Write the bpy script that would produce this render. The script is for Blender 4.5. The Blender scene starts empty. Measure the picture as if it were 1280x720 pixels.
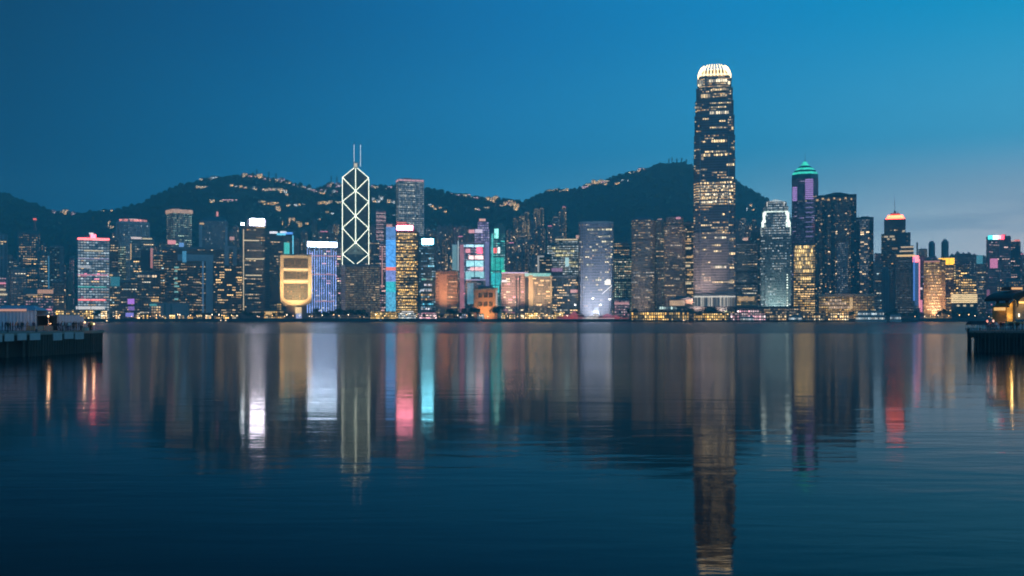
import bpy, bmesh, math, random
import numpy as np
from mathutils import Vector, Matrix
R = math.radians
random.seed(11)
S = bpy.context.scene
COL = S.collection
F = 1250.0      # focal length in photograph pixels (1280 wide)
HY = 396.0      # row of the horizon in the photograph
CH = 7.0        # height of the eye above the water, metres
GZ = 3.5        # height of the made ground behind the sea wall
SHORE = 1405.0  # distance of the far sea wall

# ------------------------------------------------------------------ camera
cam = bpy.data.cameras.new('camera')
cam.sensor_width = 36.0
cam.lens = F / 1280 * 36
cam.shift_y = (HY - 360) / 1280
cam.clip_start = 0.5
cam.clip_end = 30000
camo = bpy.data.objects.new('camera', cam)
camo.location = (0, 0, CH)
camo.rotation_euler = (R(90), 0, 0)
COL.objects.link(camo)
S.camera = camo

# ------------------------------------------------------------------ exposure and render
S.view_settings.view_transform = 'Standard'
S.view_settings.look = 'None'
S.view_settings.exposure = 0.0
S.view_settings.gamma = 1.0
S.view_settings.use_curve_mapping = False
S.render.engine = 'CYCLES'
S.render.filter_size = 1.9
S.cycles.filter_width = 1.9
cy = S.cycles
cy.use_denoising = True
cy.denoiser = 'OPENIMAGEDENOISE'
cy.denoising_input_passes = 'RGB_ALBEDO_NORMAL'
cy.max_bounces = 5
cy.diffuse_bounces = 2
cy.glossy_bounces = 3
cy.transmission_bounces = 2
cy.volume_bounces = 0
cy.transparent_max_bounces = 4
cy.caustics_reflective = True
cy.sample_clamp_indirect = 12.0
cy.sample_clamp_direct = 0.0
cy.use_light_tree = True

# ------------------------------------------------------------------ dusk sky
W = bpy.data.worlds.new('World')
S.world = W
W.use_nodes = True
nt = W.node_tree
nt.nodes.clear()
def N(t, typ, **kw):
    n = t.nodes.new(typ)
    for k, v in kw.items():
        setattr(n, k, v)
    return n
def math_n(t, op, a, b=None, c=None, clamp=False):
    n = N(t, 'ShaderNodeMath', operation=op)
    n.use_clamp = clamp
    for i, v in enumerate((a, b, c)):
        if v is None:
            continue
        if isinstance(v, (int, float)):
            n.inputs[i].default_value = v
        else:
            t.links.new(v, n.inputs[i])
    return n.outputs[0]
def srgb(r, g, b):
    f = lambda c: (c / 255) / 12.92 if c / 255 <= 0.04045 else ((c / 255 + 0.055) / 1.055) ** 2.4
    return (f(r), f(g), f(b), 1.0)
def ramp(t, fac, stops, interp='LINEAR'):
    n = N(t, 'ShaderNodeValToRGB')
    n.color_ramp.interpolation = interp
    e = n.color_ramp.elements
    while len(e) < len(stops):
        e.new(0.5)
    for el, (p, c) in zip(e, stops):
        el.position = p
        el.color = c
    t.links.new(fac, n.inputs[0])
    return n.outputs[0]
def mix(t, fac, a, b, mode='MIX'):
    n = N(t, 'ShaderNodeMix', data_type='RGBA', blend_type=mode)
    if isinstance(fac, (int, float)):
        n.inputs[0].default_value = fac
    else:
        t.links.new(fac, n.inputs[0])
    for i, v in ((6, a), (7, b)):
        if isinstance(v, (tuple, list)):
            n.inputs[i].default_value = v if len(v) == 4 else (*v, 1)
        else:
            t.links.new(v, n.inputs[i])
    return n.outputs[2]
tc = N(nt, 'ShaderNodeTexCoord')
sp = N(nt, 'ShaderNodeSeparateXYZ')
nt.links.new(tc.outputs['Generated'], sp.inputs[0])
xx, yy, zz = sp.outputs
hyp = math_n(nt, 'SQRT', math_n(nt, 'ADD', math_n(nt, 'MULTIPLY', xx, xx), math_n(nt, 'ADD', math_n(nt, 'MULTIPLY', yy, yy), 1e-5)))
az = math_n(nt, 'DIVIDE', xx, hyp)                       # -1 east .. +1 west (the last light)
azf = math_n(nt, 'MULTIPLY_ADD', az, 1.0, 0.5, clamp=True)
def sk(r, g, b, kr, kg, kb):
    c = srgb(r, g, b)
    return (c[0] * kr, c[1] * kg, c[2] * kb, 1.0)
SKY_HI = [(0.05, sk(8, 66, 112, .1, .8, .82)), (0.25, sk(13, 84, 140, .2, 1.1, 1.08)), (0.5, sk(18, 106, 166, .7, 1.4, 1.35)), (0.72, sk(22, 128, 186, .6, 1.4, 1.38)), (0.95, sk(28, 152, 206, .12, 1.25, 1.22))]
SKY_MID = [(0.05, sk(10, 74, 120, .1, .9, .95)), (0.25, sk(20, 98, 150, .4, 1.4, 1.35)), (0.5, sk(30, 116, 170, 1.5, 1.85, 1.7)), (0.72, sk(52, 136, 186, 1.2, 1.85, 1.7)), (0.95, sk(82, 156, 202, 1.2, 1.8, 1.65))]
SKY_LOW = [(0.05, sk(10, 80, 122, .1, 1.0, 1.1)), (0.25, sk(22, 100, 146, .9, 1.9, 1.85)), (0.5, sk(42, 124, 172, 4.0, 2.9, 2.4)), (0.72, sk(82, 144, 186, 4.4, 3.2, 2.4)), (0.95, sk(128, 150, 176, 4.9, 3.8, 2.95))]
hi = ramp(nt, azf, SKY_HI)
mid = ramp(nt, azf, SKY_MID)
low = ramp(nt, azf, SKY_LOW)
def sstep(t, v, a, b):
    n = N(t, 'ShaderNodeMapRange', interpolation_type='SMOOTHSTEP')
    n.inputs['From Min'].default_value = a
    n.inputs['From Max'].default_value = b
    t.links.new(v, n.inputs['Value'])
    return n.outputs[0]
c1 = mix(nt, sstep(nt, zz, 0.06, 0.17), low, mid)
c2 = mix(nt, sstep(nt, zz, 0.14, 0.30), c1, hi)
c3 = mix(nt, sstep(nt, zz, 0.45, 0.95), c2, srgb(16, 84, 142))
# thin dark bars of cloud low over the last light
mp = N(nt, 'ShaderNodeMapping')
mp.inputs['Scale'].default_value = (4.0, 4.0, 52.0)
mp.inputs['Rotation'].default_value = (0.0, R(7), 0.0)
nt.links.new(tc.outputs['Generated'], mp.inputs[0])
nz = N(nt, 'ShaderNodeTexNoise')
nz.inputs['Scale'].default_value = 1.0
nz.inputs['Detail'].default_value = 3.0
nt.links.new(mp.outputs[0], nz.inputs[0])
cm = math_n(nt, 'MULTIPLY', sstep(nt, nz.outputs[0], 0.42, 0.60), math_n(nt, 'MULTIPLY', sstep(nt, az, 0.24, 0.40), math_n(nt, 'MULTIPLY', sstep(nt, zz, 0.03, 0.075), math_n(nt, 'SUBTRACT', 1.0, sstep(nt, zz, 0.085, 0.13)))))
c4 = mix(nt, math_n(nt, 'MULTIPLY', cm, 0.5), c3, sk(88, 124, 160, 3.2, 3.0, 2.5))
SUN_EL, SUN_AZ = R(-2.5), R(72)    # the sun has set to the right of the picture
sky = N(nt, 'ShaderNodeTexSky', sky_type='NISHITA', sun_disc=False)
sky.sun_elevation = SUN_EL
sky.sun_rotation = SUN_AZ
bg1 = N(nt, 'ShaderNodeBackground')
nt.links.new(c4, bg1.inputs[0])
bg1.inputs[1].default_value = 1.03
bg2 = N(nt, 'ShaderNodeBackground')
nt.links.new(sky.outputs[0], bg2.inputs[0])
bg2.inputs[1].default_value = 0.008
add = N(nt, 'ShaderNodeAddShader')
nt.links.new(bg1.outputs[0], add.inputs[0])
nt.links.new(bg2.outputs[0], add.inputs[1])
out = N(nt, 'ShaderNodeOutputWorld')
nt.links.new(add.outputs[0], out.inputs[0])
W.cycles.sampling_method = 'MANUAL'
W.cycles.sample_map_resolution = 512

# afterglow of the set sun: very weak, very soft
sl = bpy.data.lights.new('sun', 'SUN')
sl.energy = 0.03
sl.angle = R(40)
sl.color = (1.0, 0.72, 0.62)
so = bpy.data.objects.new('sun', sl)
so.rotation_euler = (R(82), 0, R(180 - 72))
COL.objects.link(so)

# ------------------------------------------------------------------ helpers
def ax(px, D):
    return (px - 640.0) / F * D
def hz(py, D):
    return CH + (HY - py) / F * D

class MB:
    """collects shapes into one mesh; wall faces carry u = bays, v = storeys"""
    def __init__(s):
        s.v, s.f, s.uv, s.mi = [], [], [], []
        s.u0 = random.randint(0, 400)
    def face(s, pts, uvs=None, mi=0):
        b = len(s.v)
        s.v += [tuple(p) for p in pts]
        s.f.append(tuple(range(b, b + len(pts))))
        s.uv += (uvs if uvs else [(0.0, 0.0)] * len(pts))
        s.mi.append(mi)
    def wall(s, a, b, z0, z1, a2=None, b2=None, bay=3.2, fl=3.8, mi=0):
        a2, b2 = a2 or a, b2 or b
        L = math.hypot(b[0] - a[0], b[1] - a[1])
        n = max(1, round(L / bay))
        v0, v1 = z0 / fl, z1 / fl
        s.face([(*a, z0), (*b, z0), (*b2, z1), (*a2, z1)], [(s.u0, v0), (s.u0 + n, v0), (s.u0 + n, v1), (s.u0, v1)], mi)
        s.u0 += n + 3
    def prism(s, poly, z0, z1, top=None, bay=3.2, fl=3.8, mi=0, cap=1, bottom=False):
        top = top or poly
        n = len(poly)
        for i in range(n):
            j = (i + 1) % n
            s.wall(poly[i], poly[j], z0, z1, top[i], top[j], bay, fl, mi)
        if cap:
            s.face([(*p, z1) for p in top], None, mi)
        if bottom:
            s.face([(*p, z0) for p in reversed(poly)], None, mi)
    def box(s, x0, x1, y0, y1, z0, z1, bay=3.2, fl=3.8, mi=0):
        s.prism([(x0, y0), (x1, y0), (x1, y1), (x0, y1)], z0, z1, None, bay, fl, mi, 1, True)
    def tube(s, p, q, r, r2=None, n=6, mi=0):
        p, q = Vector(p), Vector(q)
        r2 = r if r2 is None else r2
        d = (q - p).normalized()
        a = d.orthogonal().normalized()
        b = d.cross(a)
        c = [[o + (a * math.cos(t) + b * math.sin(t)) * rr for t in [2 * math.pi * k / n for k in range(n)]] for o, rr in ((p, r), (q, r2))]
        for k in range(n):
            j = (k + 1) % n
            s.face([c[0][k], c[0][j], c[1][j], c[1][k]], None, mi)
        s.face(list(reversed(c[0])), None, mi)
        s.face(c[1], None, mi)
    def mesh(s, name, mats):
        me = bpy.data.meshes.new(name)
        me.from_pydata(s.v, [], s.f)
        ul = me.uv_layers.new(name='UVMap')
        ul.data.foreach_set('uv', np.array(s.uv, dtype=np.float32).ravel())
        for m in (mats if isinstance(mats, (list, tuple)) else [mats]):
            me.materials.append(m)
        if any(s.mi):
            me.polygons.foreach_set('material_index', s.mi)
        me.update()
        return me
    def build(s, name, mats, parent=None):
        return link(name, s.mesh(name, mats), parent)
def link(name, me, parent=None):
    o = bpy.data.objects.new(name, me)
    COL.objects.link(o)
    if parent:
        o.parent = parent
    return o
def tag(o, label=None, cat=None, group=None, kind=None):
    for k, v in (('label', label), ('category', cat), ('group', group), ('kind', kind)):
        if v:
            o[k] = v
    return o
def empty(name, loc, label, cat, group=None, rz=0.0):
    o = bpy.data.objects.new(name, None)
    o.empty_display_size = 1.0
    o.location = loc
    o.rotation_euler = (0, 0, rz)
    COL.objects.link(o)
    return tag(o, label, cat, group)
KIDS = {}
def copy_tree(o, parent=None):
    c = o.copy()
    COL.objects.link(c)
    if parent:
        c.parent = parent
    for ch in list(o.children):
        copy_tree(ch, c)
    return c
def spin(poly, a):
    c, s_ = math.cos(a), math.sin(a)
    return [(x * c - y * s_, x * s_ + y * c) for x, y in poly]
def rect(w, d):
    return [(-w / 2, -d / 2), (w / 2, -d / 2), (w / 2, d / 2), (-w / 2, d / 2)]
def chamfer(w, d, c):
    return [(-w/2+c, -d/2), (w/2-c, -d/2), (w/2, -d/2+c), (w/2, d/2-c), (w/2-c, d/2), (-w/2+c, d/2), (-w/2, d/2-c), (-w/2, -d/2+c)]
def rounded(w, d, n=24, e=4.0):
    out_ = []
    for k in range(n):
        t = 2 * math.pi * (k + 0.5) / n - math.pi / 2
        c, s_ = math.cos(t), math.sin(t)
        out_.append((w / 2 * math.copysign(abs(c) ** (2 / e), c), d / 2 * math.copysign(abs(s_) ** (2 / e), s_)))
    return out_

# ------------------------------------------------------------------ materials
MATS = {}
def plain(key, col, rough=0.6, metal=0.0, var=0.15, scale=0.3, spec=0.5):
    if key in MATS:
        return MATS[key]
    m = bpy.data.materials.new(key)
    m.use_nodes = True
    t = m.node_tree
    b = t.nodes['Principled BSDF']
    g = N(t, 'ShaderNodeNewGeometry')
    n = N(t, 'ShaderNodeTexNoise')
    n.inputs['Scale'].default_value = scale
    n.inputs['Detail'].default_value = 4
    t.links.new(g.outputs['Position'], n.inputs['Vector'])
    c = mix(t, n.outputs[0], tuple(x * (1 - var) for x in col), tuple(min(1, x * (1 + var)) for x in col))
    t.links.new(c, b.inputs['Base Color'])
    b.inputs['Roughness'].default_value = rough
    b.inputs['Metallic'].default_value = metal
    b.inputs['Specular IOR Level'].default_value = spec
    MATS[key] = m
    return m
def glow(key, col, s=1.0, sample=True, var=0.0, scale=0.3):
    if key in MATS:
        return MATS[key]
    m = bpy.data.materials.new(key)
    m.use_nodes = True
    t = m.node_tree
    b = t.nodes['Principled BSDF']
    b.inputs['Base Color'].default_value = (0.3, 0.3, 0.3, 1)
    b.inputs['Roughness'].default_value = 0.4
    b.inputs['Emission Color'].default_value = (*col, 1)
    b.inputs['Emission Strength'].default_value = s
    if var >= 0.35 and not sample:      # a lit storey: panes of unequal brightness between mullions
        u = N(t, 'ShaderNodeUVMap', uv_map='UVMap')
        x = N(t, 'ShaderNodeSeparateXYZ')
        t.links.new(u.outputs[0], x.inputs[0])
        wn = N(t, 'ShaderNodeTexWhiteNoise', noise_dimensions='1D')
        t.links.new(math_n(t, 'FLOOR', x.outputs[0]), wn.inputs['W'])
        fr = math_n(t, 'FRACT', x.outputs[0])
        inside = math_n(t, 'MULTIPLY', math_n(t, 'GREATER_THAN', fr, 0.14), math_n(t, 'LESS_THAN', fr, 0.86))
        st = math_n(t, 'MULTIPLY_ADD', math_n(t, 'POWER', wn.outputs['Value'], 1.4), 2.1 * s, 0.12 * s)
        t.links.new(math_n(t, 'MULTIPLY', inside, st), b.inputs['Emission Strength'])
    elif var:
        g = N(t, 'ShaderNodeNewGeometry')
        n = N(t, 'ShaderNodeTexNoise')
        n.inputs['Scale'].default_value = scale
        n.inputs['Detail'].default_value = 2
        t.links.new(g.outputs['Position'], n.inputs['Vector'])
        r_ = N(t, 'ShaderNodeMapRange')
        r_.inputs['From Min'].default_value = 0.3
        r_.inputs['From Max'].default_value = 0.7
        r_.inputs['To Min'].default_value = s * (1 - var)
        r_.inputs['To Max'].default_value = s * (1 + var)
        t.links.new(n.outputs[0], r_.inputs['Value'])
        t.links.new(r_.outputs[0], b.inputs['Emission Strength'])
    if not sample:
        m.cycles.emission_sampling = 'NONE'
    MATS[key] = m
    return m

# one node group does the window grid of every curtain wall
gr = bpy.data.node_groups.new('window_grid', 'ShaderNodeTree')
for nm, dv in (('Seed', 0.0), ('Share', 0.2), ('Rows', 0.3), ('Run', 6.0), ('Mullion', 0.12), ('Spandrel', 0.35)):
    gr.interface.new_socket(nm, in_out='INPUT', socket_type='NodeSocketFloat').default_value = dv
for nm in ('Window', 'Lit', 'RandA', 'RandB'):
    gr.interface.new_socket(nm, in_out='OUTPUT', socket_type='NodeSocketFloat')
gi, go = N(gr, 'NodeGroupInput'), N(gr, 'NodeGroupOutput')
uvn = N(gr, 'ShaderNodeUVMap', uv_map='UVMap')
us = N(gr, 'ShaderNodeSeparateXYZ')
gr.links.new(uvn.outputs[0], us.inputs[0])
fu, fv = math_n(gr, 'FLOOR', us.outputs[0]), math_n(gr, 'FLOOR', us.outputs[1])
ru, rv = math_n(gr, 'FRACT', us.outputs[0]), math_n(gr, 'FRACT', us.outputs[1])
def comb(a, b, c):
    n = N(gr, 'ShaderNodeCombineXYZ')
    for i, v in enumerate((a, b, c)):
        if isinstance(v, (int, float)):
            n.inputs[i].default_value = v
        else:
            gr.links.new(v, n.inputs[i])
    return n.outputs[0]
w1 = N(gr, 'ShaderNodeTexWhiteNoise', noise_dimensions='3D')
gr.links.new(comb(fu, fv, gi.outputs['Seed']), w1.inputs['Vector'])
w2 = N(gr, 'ShaderNodeTexWhiteNoise', noise_dimensions='3D')
chunk = math_n(gr, 'FLOOR', math_n(gr, 'DIVIDE', fu, gi.outputs['Run']))
gr.links.new(comb(chunk, fv, math_n(gr, 'ADD', gi.outputs['Seed'], 31.7)), w2.inputs['Vector'])
cl = N(gr, 'ShaderNodeTexNoise')
cl.inputs['Scale'].default_value = 1.0
cl.inputs['Detail'].default_value = 1.0
gr.links.new(comb(math_n(gr, 'MULTIPLY', fu, 0.13), math_n(gr, 'MULTIPLY', fv, 0.10), gi.outputs['Seed']), cl.inputs['Vector'])
clus = N(gr, 'ShaderNodeMapRange')
clus.inputs['From Min'].default_value = 0.34
clus.inputs['From Max'].default_value = 0.66
clus.inputs['To Min'].default_value = 0.25
clus.inputs['To Max'].default_value = 1.75
gr.links.new(cl.outputs[0], clus.inputs['Value'])
# rows first decide, then cells inside a lit row
pr = math_n(gr, 'MULTIPLY', gi.outputs['Share'], clus.outputs[0])
rowlit = math_n(gr, 'LESS_THAN', w2.outputs['Value'], pr)
celllit = math_n(gr, 'LESS_THAN', w1.outputs['Value'], pr)
usrow = math_n(gr, 'LESS_THAN', w1.outputs['Value'], 0.88)
sc = N(gr, 'ShaderNodeSeparateColor')
gr.links.new(w1.outputs['Color'], sc.inputs[0])
pick = math_n(gr, 'LESS_THAN', sc.outputs[1], gi.outputs['Rows'])
litv = math_n(gr, 'ADD', math_n(gr, 'MULTIPLY', math_n(gr, 'MULTIPLY', rowlit, usrow), pick), math_n(gr, 'MULTIPLY', celllit, math_n(gr, 'SUBTRACT', 1.0, pick)))
inu = math_n(gr, 'MULTIPLY', math_n(gr, 'GREATER_THAN', ru, gi.outputs['Mullion']), math_n(gr, 'LESS_THAN', ru, math_n(gr, 'SUBTRACT', 1.0, gi.outputs['Mullion'])))
inv = math_n(gr, 'MULTIPLY', math_n(gr, 'GREATER_THAN', rv, gi.outputs['Spandrel']), math_n(gr, 'LESS_THAN', rv, 0.94))
win = math_n(gr, 'MULTIPLY', inu, inv)
gr.links.new(win, go.inputs['Window'])
gr.links.new(math_n(gr, 'MULTIPLY', litv, win), go.inputs['Lit'])
gr.links.new(sc.outputs[0], go.inputs['RandA'])
gr.links.new(sc.outputs[2], go.inputs['RandB'])

PAL = {
 'warm':  [(1.0, 0.50, 0.15), (1.0, 0.64, 0.27), (1.0, 0.80, 0.48)],
 'gold':  [(1.0, 0.50, 0.08), (1.0, 0.60, 0.17), (1.0, 0.70, 0.28)],
 'white': [(1.0, 0.88, 0.68), (0.92, 0.96, 0.92), (0.72, 0.92, 1.0)],
 'mix':   [(1.0, 0.68, 0.34), (1.0, 0.88, 0.66), (0.62, 0.92, 0.95)],
 'green': [(0.62, 1.0, 0.78), (0.9, 1.0, 0.7), (1.0, 0.85, 0.5)],
 'teal':  [(0.12, 0.75, 0.80), (0.30, 0.90, 0.85), (0.75, 1.0, 0.95)],
 'cyan':  [(0.25, 0.62, 1.0), (0.40, 0.80, 1.0), (0.75, 0.95, 1.0)],
 'pink':  [(1.0, 0.42, 0.48), (1.0, 0.60, 0.62), (1.0, 0.82, 0.78)],
 'neon':  [(1.0, 0.35, 0.55), (0.45, 0.85, 0.95), (0.85, 0.75, 1.0)],
 'violet': [(0.55, 0.38, 0.95), (0.72, 0.55, 1.0), (0.85, 0.75, 1.0)],
 'grey':  [(0.62, 0.72, 0.82), (0.85, 0.85, 0.82), (1.0, 0.88, 0.70)],
}
SEED = [1.0]
def fac(key, frame=(0.10, 0.11, 0.13), glass=(0.03, 0.05, 0.07), p=0.2, rows=0.3, run=6, pal='warm', s=0.8, mu=0.12, spn=0.35, amb=0.0, rough=0.15, metal=0.25):
    if key in MATS:
        return MATS[key]
    m = bpy.data.materials.new(key)
    m.use_nodes = True
    t = m.node_tree
    b = t.nodes['Principled BSDF']
    g = N(t, 'ShaderNodeGroup')
    g.node_tree = gr
    SEED[0] += 17.31
    for nm, v in (('Seed', SEED[0]), ('Share', min(0.95, p * 1.4)), ('Rows', rows), ('Run', run), ('Mullion', mu + 0.05), ('Spandrel', spn + 0.12)):
        g.inputs[nm].default_value = v
    ge = N(t, 'ShaderNodeNewGeometry')
    nn = N(t, 'ShaderNodeTexNoise')
    nn.inputs['Scale'].default_value = 0.05
    nn.inputs['Detail'].default_value = 4
    t.links.new(ge.outputs['Position'], nn.inputs['Vector'])
    fr = mix(t, nn.outputs[0], tuple(x * 0.8 for x in frame), tuple(x * 1.2 for x in frame))
    gl = mix(t, g.outputs['RandA'], tuple(x * 0.55 for x in glass), tuple(x * 1.45 for x in glass))
    t.links.new(mix(t, g.outputs['Window'], fr, gl), b.inputs['Base Color'])
    t.links.new(math_n(t, 'MULTIPLY_ADD', g.outputs['Window'], rough - 0.65, 0.65), b.inputs['Roughness'])
    t.links.new(math_n(t, 'MULTIPLY', g.outputs['Window'], metal), b.inputs['Metallic'])
    pl = PAL[pal]
    col = ramp(t, g.outputs['RandB'], [(0.0, (*pl[0], 1)), (0.45, (*pl[1], 1)), (1.0, (*pl[2], 1))])
    t.links.new(col, b.inputs['Emission Color'])
    var = math_n(t, 'MULTIPLY_ADD', math_n(t, 'POWER', g.outputs['RandA'], 1.6), 1.8 * s, 0.28 * s)
    em = math_n(t, 'MULTIPLY', g.outputs['Lit'], var)
    if amb:   # weak glow added over all windows to lighten the facade
        em = math_n(t, 'ADD', em, math_n(t, 'MULTIPLY', math_n(t, 'MULTIPLY', g.outputs['Window'], g.outputs['RandB']), amb * 3.8))
    t.links.new(em, b.inputs['Emission Strength'])
    m.cycles.emission_sampling = 'NONE'
    MATS[key] = m
    return m

C_CONC = plain('weathered_concrete', (0.24, 0.24, 0.24), 0.8)
C_DARK = plain('dark_metal', (0.05, 0.055, 0.065), 0.45, 0.4)
C_GREY = plain('grey_cladding', (0.17, 0.18, 0.20), 0.5)
C_PALE = plain('pale_cladding', (0.45, 0.46, 0.48), 0.5)
C_ROOF = plain('roof_felt', (0.07, 0.075, 0.08), 0.85)
C_STEEL = plain('steel', (0.35, 0.37, 0.40), 0.35, 0.8)
C_BROWN = plain('brown_stone', (0.16, 0.11, 0.085), 0.6)
C_BEIGE = plain('beige_stone', (0.42, 0.34, 0.25), 0.7)
C_TEAL = plain('teal_cladding', (0.05, 0.16, 0.18), 0.4)
G_WARM = glow('lamp_warm', (1.0, 0.60, 0.22), 0.8, False)
G_GOLD = glow('lamp_gold', (1.0, 0.58, 0.16), 0.9, False)
G_WHITE = glow('lamp_white', (0.95, 0.95, 1.0), 1.3, False)
G_CREAM = glow('lamp_cream', (1.0, 0.80, 0.46), 0.85, False)
G_DIM = glow('lamp_dim', (1.0, 0.64, 0.28), 0.32, False)
G_PINK = glow('lamp_pink', (1.0, 0.30, 0.42), 1.0, False)
G_RED = glow('lamp_red', (1.0, 0.14, 0.08), 1.3, False)
G_ORANGE = glow('lamp_orange', (1.0, 0.30, 0.08), 1.6, False)
G_CYAN = glow('lamp_cyan', (0.16, 0.75, 1.0), 1.1, False)
G_TEAL = glow('lamp_teal', (0.08, 0.75, 0.62), 0.7, False)
G_BLUE = glow('lamp_blue', (0.10, 0.35, 1.0), 0.9, False)
G_VIOLET = glow('lamp_violet', (0.50, 0.25, 1.0), 0.7, False)
G_LILAC = glow('lamp_lilac', (0.75, 0.62, 1.0), 0.55, False)

# ------------------------------------------------------------------ water and ground
def water_mat():
    m = bpy.data.materials.new('harbour_water')
    m.use_nodes = True
    t = m.node_tree
    b = t.nodes['Principled BSDF']
    b.inputs['Base Color'].default_value = (0.0008, 0.006, 0.009, 1)
    b.inputs['IOR'].default_value = 1.11
    ge = N(t, 'ShaderNodeNewGeometry')
    sx = N(t, 'ShaderNodeSeparateXYZ')
    t.links.new(ge.outputs['Position'], sx.inputs[0])
    y = sx.outputs[1]
    # edge of the wind-ruffled water about 480 m out
    nz = N(t, 'ShaderNodeTexNoise')
    nz.inputs['Scale'].default_value = 0.012
    nz.inputs['Detail'].default_value = 3
    t.links.new(ge.outputs['Position'], nz.inputs['Vector'])
    edge = math_n(t, 'MULTIPLY_ADD', nz.outputs[0], 60.0, y)
    wind = sstep(t, edge, 425, 470)
    streak = N(t, 'ShaderNodeTexNoise')
    mp_ = N(t, 'ShaderNodeMapping')
    mp_.inputs['Scale'].default_value = (0.002, 0.02, 1)
    t.links.new(ge.outputs['Position'], mp_.inputs[0])
    t.links.new(mp_.outputs[0], streak.inputs['Vector'])
    streak.inputs['Scale'].default_value = 1.0
    streak.inputs['Detail'].default_value = 2
    calm = N(t, 'ShaderNodeMapRange')
    calm.inputs['From Min'].default_value = 30
    calm.inputs['From Max'].default_value = 170
    calm.inputs['To Min'].default_value = 0.048
    calm.inputs['To Max'].default_value = 0.145
    t.links.new(y, calm.inputs['Value'])
    rough = math_n(t, 'ADD', calm.outputs[0], math_n(t, 'MULTIPLY', wind, math_n(t, 'MULTIPLY_ADD', streak.outputs[0], 0.07, 0.06)))
    t.links.new(rough, b.inputs['Roughness'])
    # small ripples, longer across than along the view
    def rip(sx_, sy_, rot, det=2):
        mm = N(t, 'ShaderNodeMapping')
        mm.inputs['Scale'].default_value = (sx_, sy_, 1)
        mm.inputs['Rotation'].default_value = (0, 0, R(rot))
        t.links.new(ge.outputs['Position'], mm.inputs[0])
        n = N(t, 'ShaderNodeTexNoise')
        n.inputs['Scale'].default_value = 1.0
        n.inputs['Detail'].default_value = det
        n.inputs['Distortion'].default_value = 0.4
        t.links.new(mm.outputs[0], n.inputs['Vector'])
        return n.outputs[0]
    patch = N(t, 'ShaderNodeTexNoise')                # slicks and gusts: ripples come and go over tens of metres
    pm_ = N(t, 'ShaderNodeMapping')
    pm_.inputs['Scale'].default_value = (0.012, 0.03, 1)
    pm_.inputs['Rotation'].default_value = (0, 0, R(12))
    t.links.new(ge.outputs['Position'], pm_.inputs[0])
    t.links.new(pm_.outputs[0], patch.inputs['Vector'])
    patch.inputs['Scale'].default_value = 1.0
    patch.inputs['Detail'].default_value = 3
    gust = math_n(t, 'MULTIPLY_ADD', sstep(t, patch.outputs[0], 0.35, 0.65), 0.9, 0.35)
    hgt = math_n(t, 'MULTIPLY', gust, math_n(t, 'ADD', math_n(t, 'MULTIPLY', rip(0.09, 0.34, 8), 1.0), math_n(t, 'ADD', math_n(t, 'MULTIPLY', rip(0.28, 0.8, -11, 3), 0.42), math_n(t, 'MULTIPLY', rip(0.8, 1.9, 17), 0.10))))
    bp = N(t, 'ShaderNodeBump')
    bp.inputs['Strength'].default_value = 1.0
    bp.inputs['Distance'].default_value = 0.036
    t.links.new(hgt, bp.inputs['Height'])
    t.links.new(bp.outputs[0], b.inputs['Normal'])
    return m
mb = MB()
mb.face([(-5500, -100, 0), (5500, -100, 0), (5500, 4330, 0), (-5500, 4330, 0)])
tag(mb.build('water', water_mat()), 'dark blue harbour water with long coloured reflections', kind='structure')
mb = MB()
mb.box(-5400, 5400, SHORE + 0.6, 4320, 0.5, GZ)
tag(mb.build('ground', plain('ground_paving', (0.09, 0.09, 0.09), 0.9)), kind='structure')

# ------------------------------------------------------------------ hills
def interp(x, pts):
    xs, ys = zip(*pts)
    return np.interp(x, xs, ys)
EAST = [(-700, 260), (-300, 236), (-100, 228), (-30, 236), (0, 241), (12, 243), (22, 249), (45, 256), (62, 264), (100, 268), (130, 263), (152, 261), (178, 254), (190, 247), (215, 236), (235, 229), (262, 223), (290, 219.5), (315, 219), (340, 223), (362, 228), (380, 233), (394, 236), (410, 231), (430, 230), (462, 233), (490, 233), (522, 235), (540, 236), (556, 241), (585, 245), (606, 248), (625, 249), (650, 252), (668, 254), (700, 268), (760, 300), (840, 340), (1000, 370), (1400, 380)]
PEAK = [(400, 380), (560, 330), (610, 285), (640, 262), (658, 252), (668, 245), (684, 239), (705, 238), (722, 236), (736, 230), (752, 226), (774, 219), (798, 213), (820, 207), (838, 204), (852, 203), (868, 207), (890, 214), (920, 227), (940, 237), (956, 247), (975, 260), (1000, 283), (1030, 305), (1080, 325), (1150, 338), (1300, 345), (1700, 352)]
def gauss_sum(px, t, seed):
    r_ = np.random.RandomState(seed)
    z = np.zeros_like(px)
    for k in range(14):
        fx, ft, ph = r_.uniform(0.015, 0.12), r_.uniform(3, 16), r_.uniform(0, 6.28)
        z = z + np.sin(px * fx + t * ft + ph) / (1 + fx * 30)
    return z
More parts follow.
